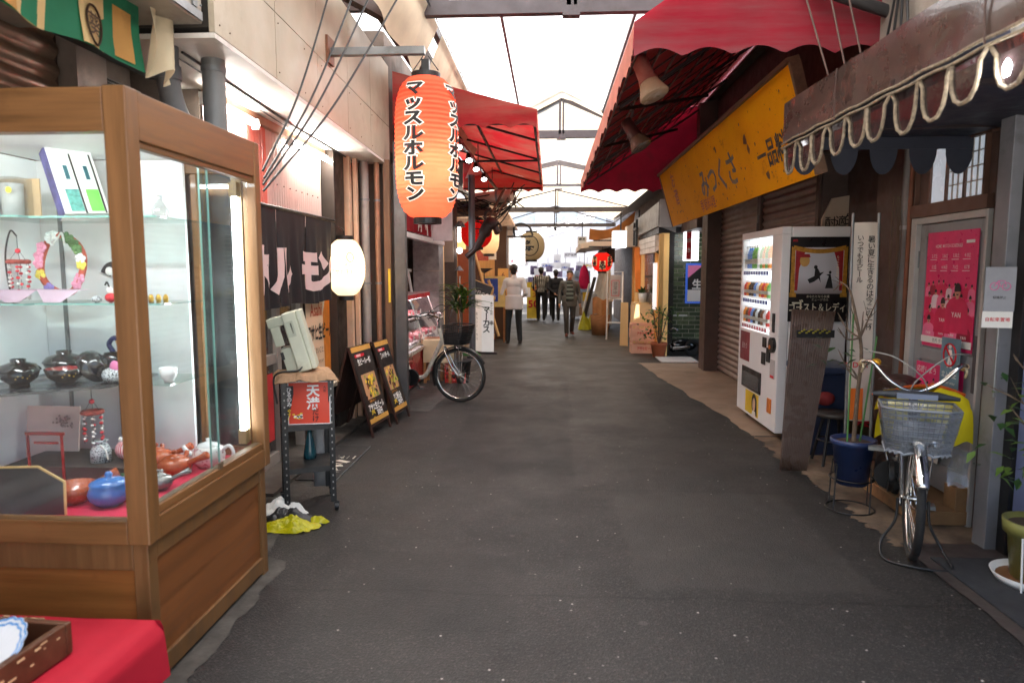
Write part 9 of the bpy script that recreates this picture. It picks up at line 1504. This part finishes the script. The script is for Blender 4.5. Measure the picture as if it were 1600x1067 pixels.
t = thing('box_sign', 'white projecting box sign beside the fascia of the wooden shop', 'sign', (1.7, 15.9, 2.1)); part(t, 'box', mat('sign_white_lit', (.8, .8, .8)), lambda mb: mb.b6(1.42, 1.72, 15.7, 16.1, 2.12, 2.5)); part(t, 'back', mat('canopy_pale', (.5, .4, .3)), lambda mb: mb.b6(1.721, 2.0, 15.7, 16.1, 2.14, 2.6)); part(t, 'mount', blk, lambda mb: mb.bar((1.6, 15.9, 2.5), (1.6, 15.9, 2.9), .03))
t = thing('number_sign', 'white shop sign with a dark numeral high at the far right', 'sign', (1.0, 21, 2.1)); T9 = F_cam(.98, 21.5, 2.35); part(t, 'panel', mat('far_white', (.8, .8, .8)), lambda mb: mb.slab(-.14, .14, -.2, .3, -.03, 0, T9)); part(t, 'lettering', ink, lambda mb: (mb.text('7', .3, (0, -.04), .03, T=T9), mb.text('商店', .1, (0, .22), .02, T=T9))); part(t, 'rod', blk, lambda mb: mb.cyl((.98, 21.5, 2.65), (.98, 21.5, 3.1), .015))
def split_loose(names):
    for o in [q for q in col.objects if q.type == 'MESH' and q.parent and q.name.split('.')[0] in names]:
        me = o.data; n = len(me.vertices); root = list(range(n))
        def find(a):
            while root[a] != a: root[a] = root[root[a]]; a = root[a]
            return a
        for e in me.edges: root[find(e.vertices[0])] = find(e.vertices[1])
        groups = {}
        for p in me.polygons: groups.setdefault(find(p.vertices[0]), []).append(p.index)
        if len(groups) < 2 or len(groups) > 12 or me.users > 1: continue
        for i, g in enumerate(groups.values()):
            bm = bmesh.new(); bm.from_mesh(me); bm.faces.ensure_lookup_table(); keep = set(g)
            bmesh.ops.delete(bm, geom=[f for f in bm.faces if f.index not in keep], context='FACES'); m2 = bpy.data.meshes.new(o.name.split('.')[0]); bm.to_mesh(m2); bm.free()
            for q in me.materials: m2.materials.append(q)
            c = o.copy(); c.data = m2; col.objects.link(c)
            for ch in (list(o.children) if i == 0 else []): ch.parent = c
        bpy.data.objects.remove(o)
split_loose({'corner_post', 'top_rail', 'bottom_rail', 'cloth_panel', 'tie_strap', 'band', 'window', 'transom_pane', 'foot', 'clamp', 'pole', 'leg', 'rubber', 'post', 'shutter_guide', 'trim_post', 'cup', 'bulb', 'warm_lamp', 'rafter', 'eaves_rail', 'end_scallop', 'pane', 'tray', 'shelf_lip', 'sill', 'stand', 'bracket', 'plank', 'added_roof_sheet', 'coin_panel', 'stake', 'hinge', 'cable', 'bag', 'glass_edge', 'hanger', 'stile', 'door_frame', 'lapel'})
# ================================================================== LIGHT, SKY, CAMERA
w = bpy.data.worlds.new('World'); sc.world = w; w.use_nodes = True; nt = w.node_tree; bg = nt.nodes['Background']; sky = nt.nodes.new('ShaderNodeTexSky'); sky.sky_type = 'NISHITA'; sky.sun_disc = False
EL, AZ = R(67), R(184); sky.sun_elevation = EL; sky.sun_rotation = AZ; sky.altitude = 50; sky.dust_density = 2.0
nt.links.new(sky.outputs[0], bg.inputs[0]); bg.inputs[1].default_value = .15
sl = bpy.data.lights.new('sun', 'SUN'); sl.energy = 5.0; sl.angle = R(.5); sl.color = (1, .95, .88); so = bpy.data.objects.new('sun', sl); col.objects.link(so)
d = V((math.sin(AZ) * math.cos(EL), math.cos(AZ) * math.cos(EL), math.sin(EL))); so.rotation_euler = (-d).to_track_quat('-Z', 'Y').to_euler(); so.location = (0, 0, 30)
cam = bpy.data.cameras.new('camera'); co = bpy.data.objects.new('camera', cam); col.objects.link(co); co.location = (0, 0, 1.6); co.rotation_euler = (R(90 - 5.914), 0, R(3.2)); cam.lens = 24.0; cam.sensor_width = 36; cam.clip_end = 600; cam.clip_start = .05
cam.dof.use_dof = True; cam.dof.focus_distance = 7.0; cam.dof.aperture_fstop = 2.4
sc.camera = co
sc.view_settings.view_transform = 'Standard'; sc.view_settings.look = 'None'; sc.view_settings.exposure = 0; sc.view_settings.gamma = 1
sc.render.engine = 'CYCLES'; cy = sc.cycles; cy.use_denoising = True; cy.film_exposure = 2.8; cy.max_bounces = 8; cy.diffuse_bounces = 5; cy.glossy_bounces = 3; cy.transmission_bounces = 4; cy.transparent_max_bounces = 16; cy.sample_clamp_indirect = 6; cy.caustics_reflective = False; cy.caustics_refractive = False
try: cy.denoiser = 'OPENIMAGEDENOISE'
except Exception: pass
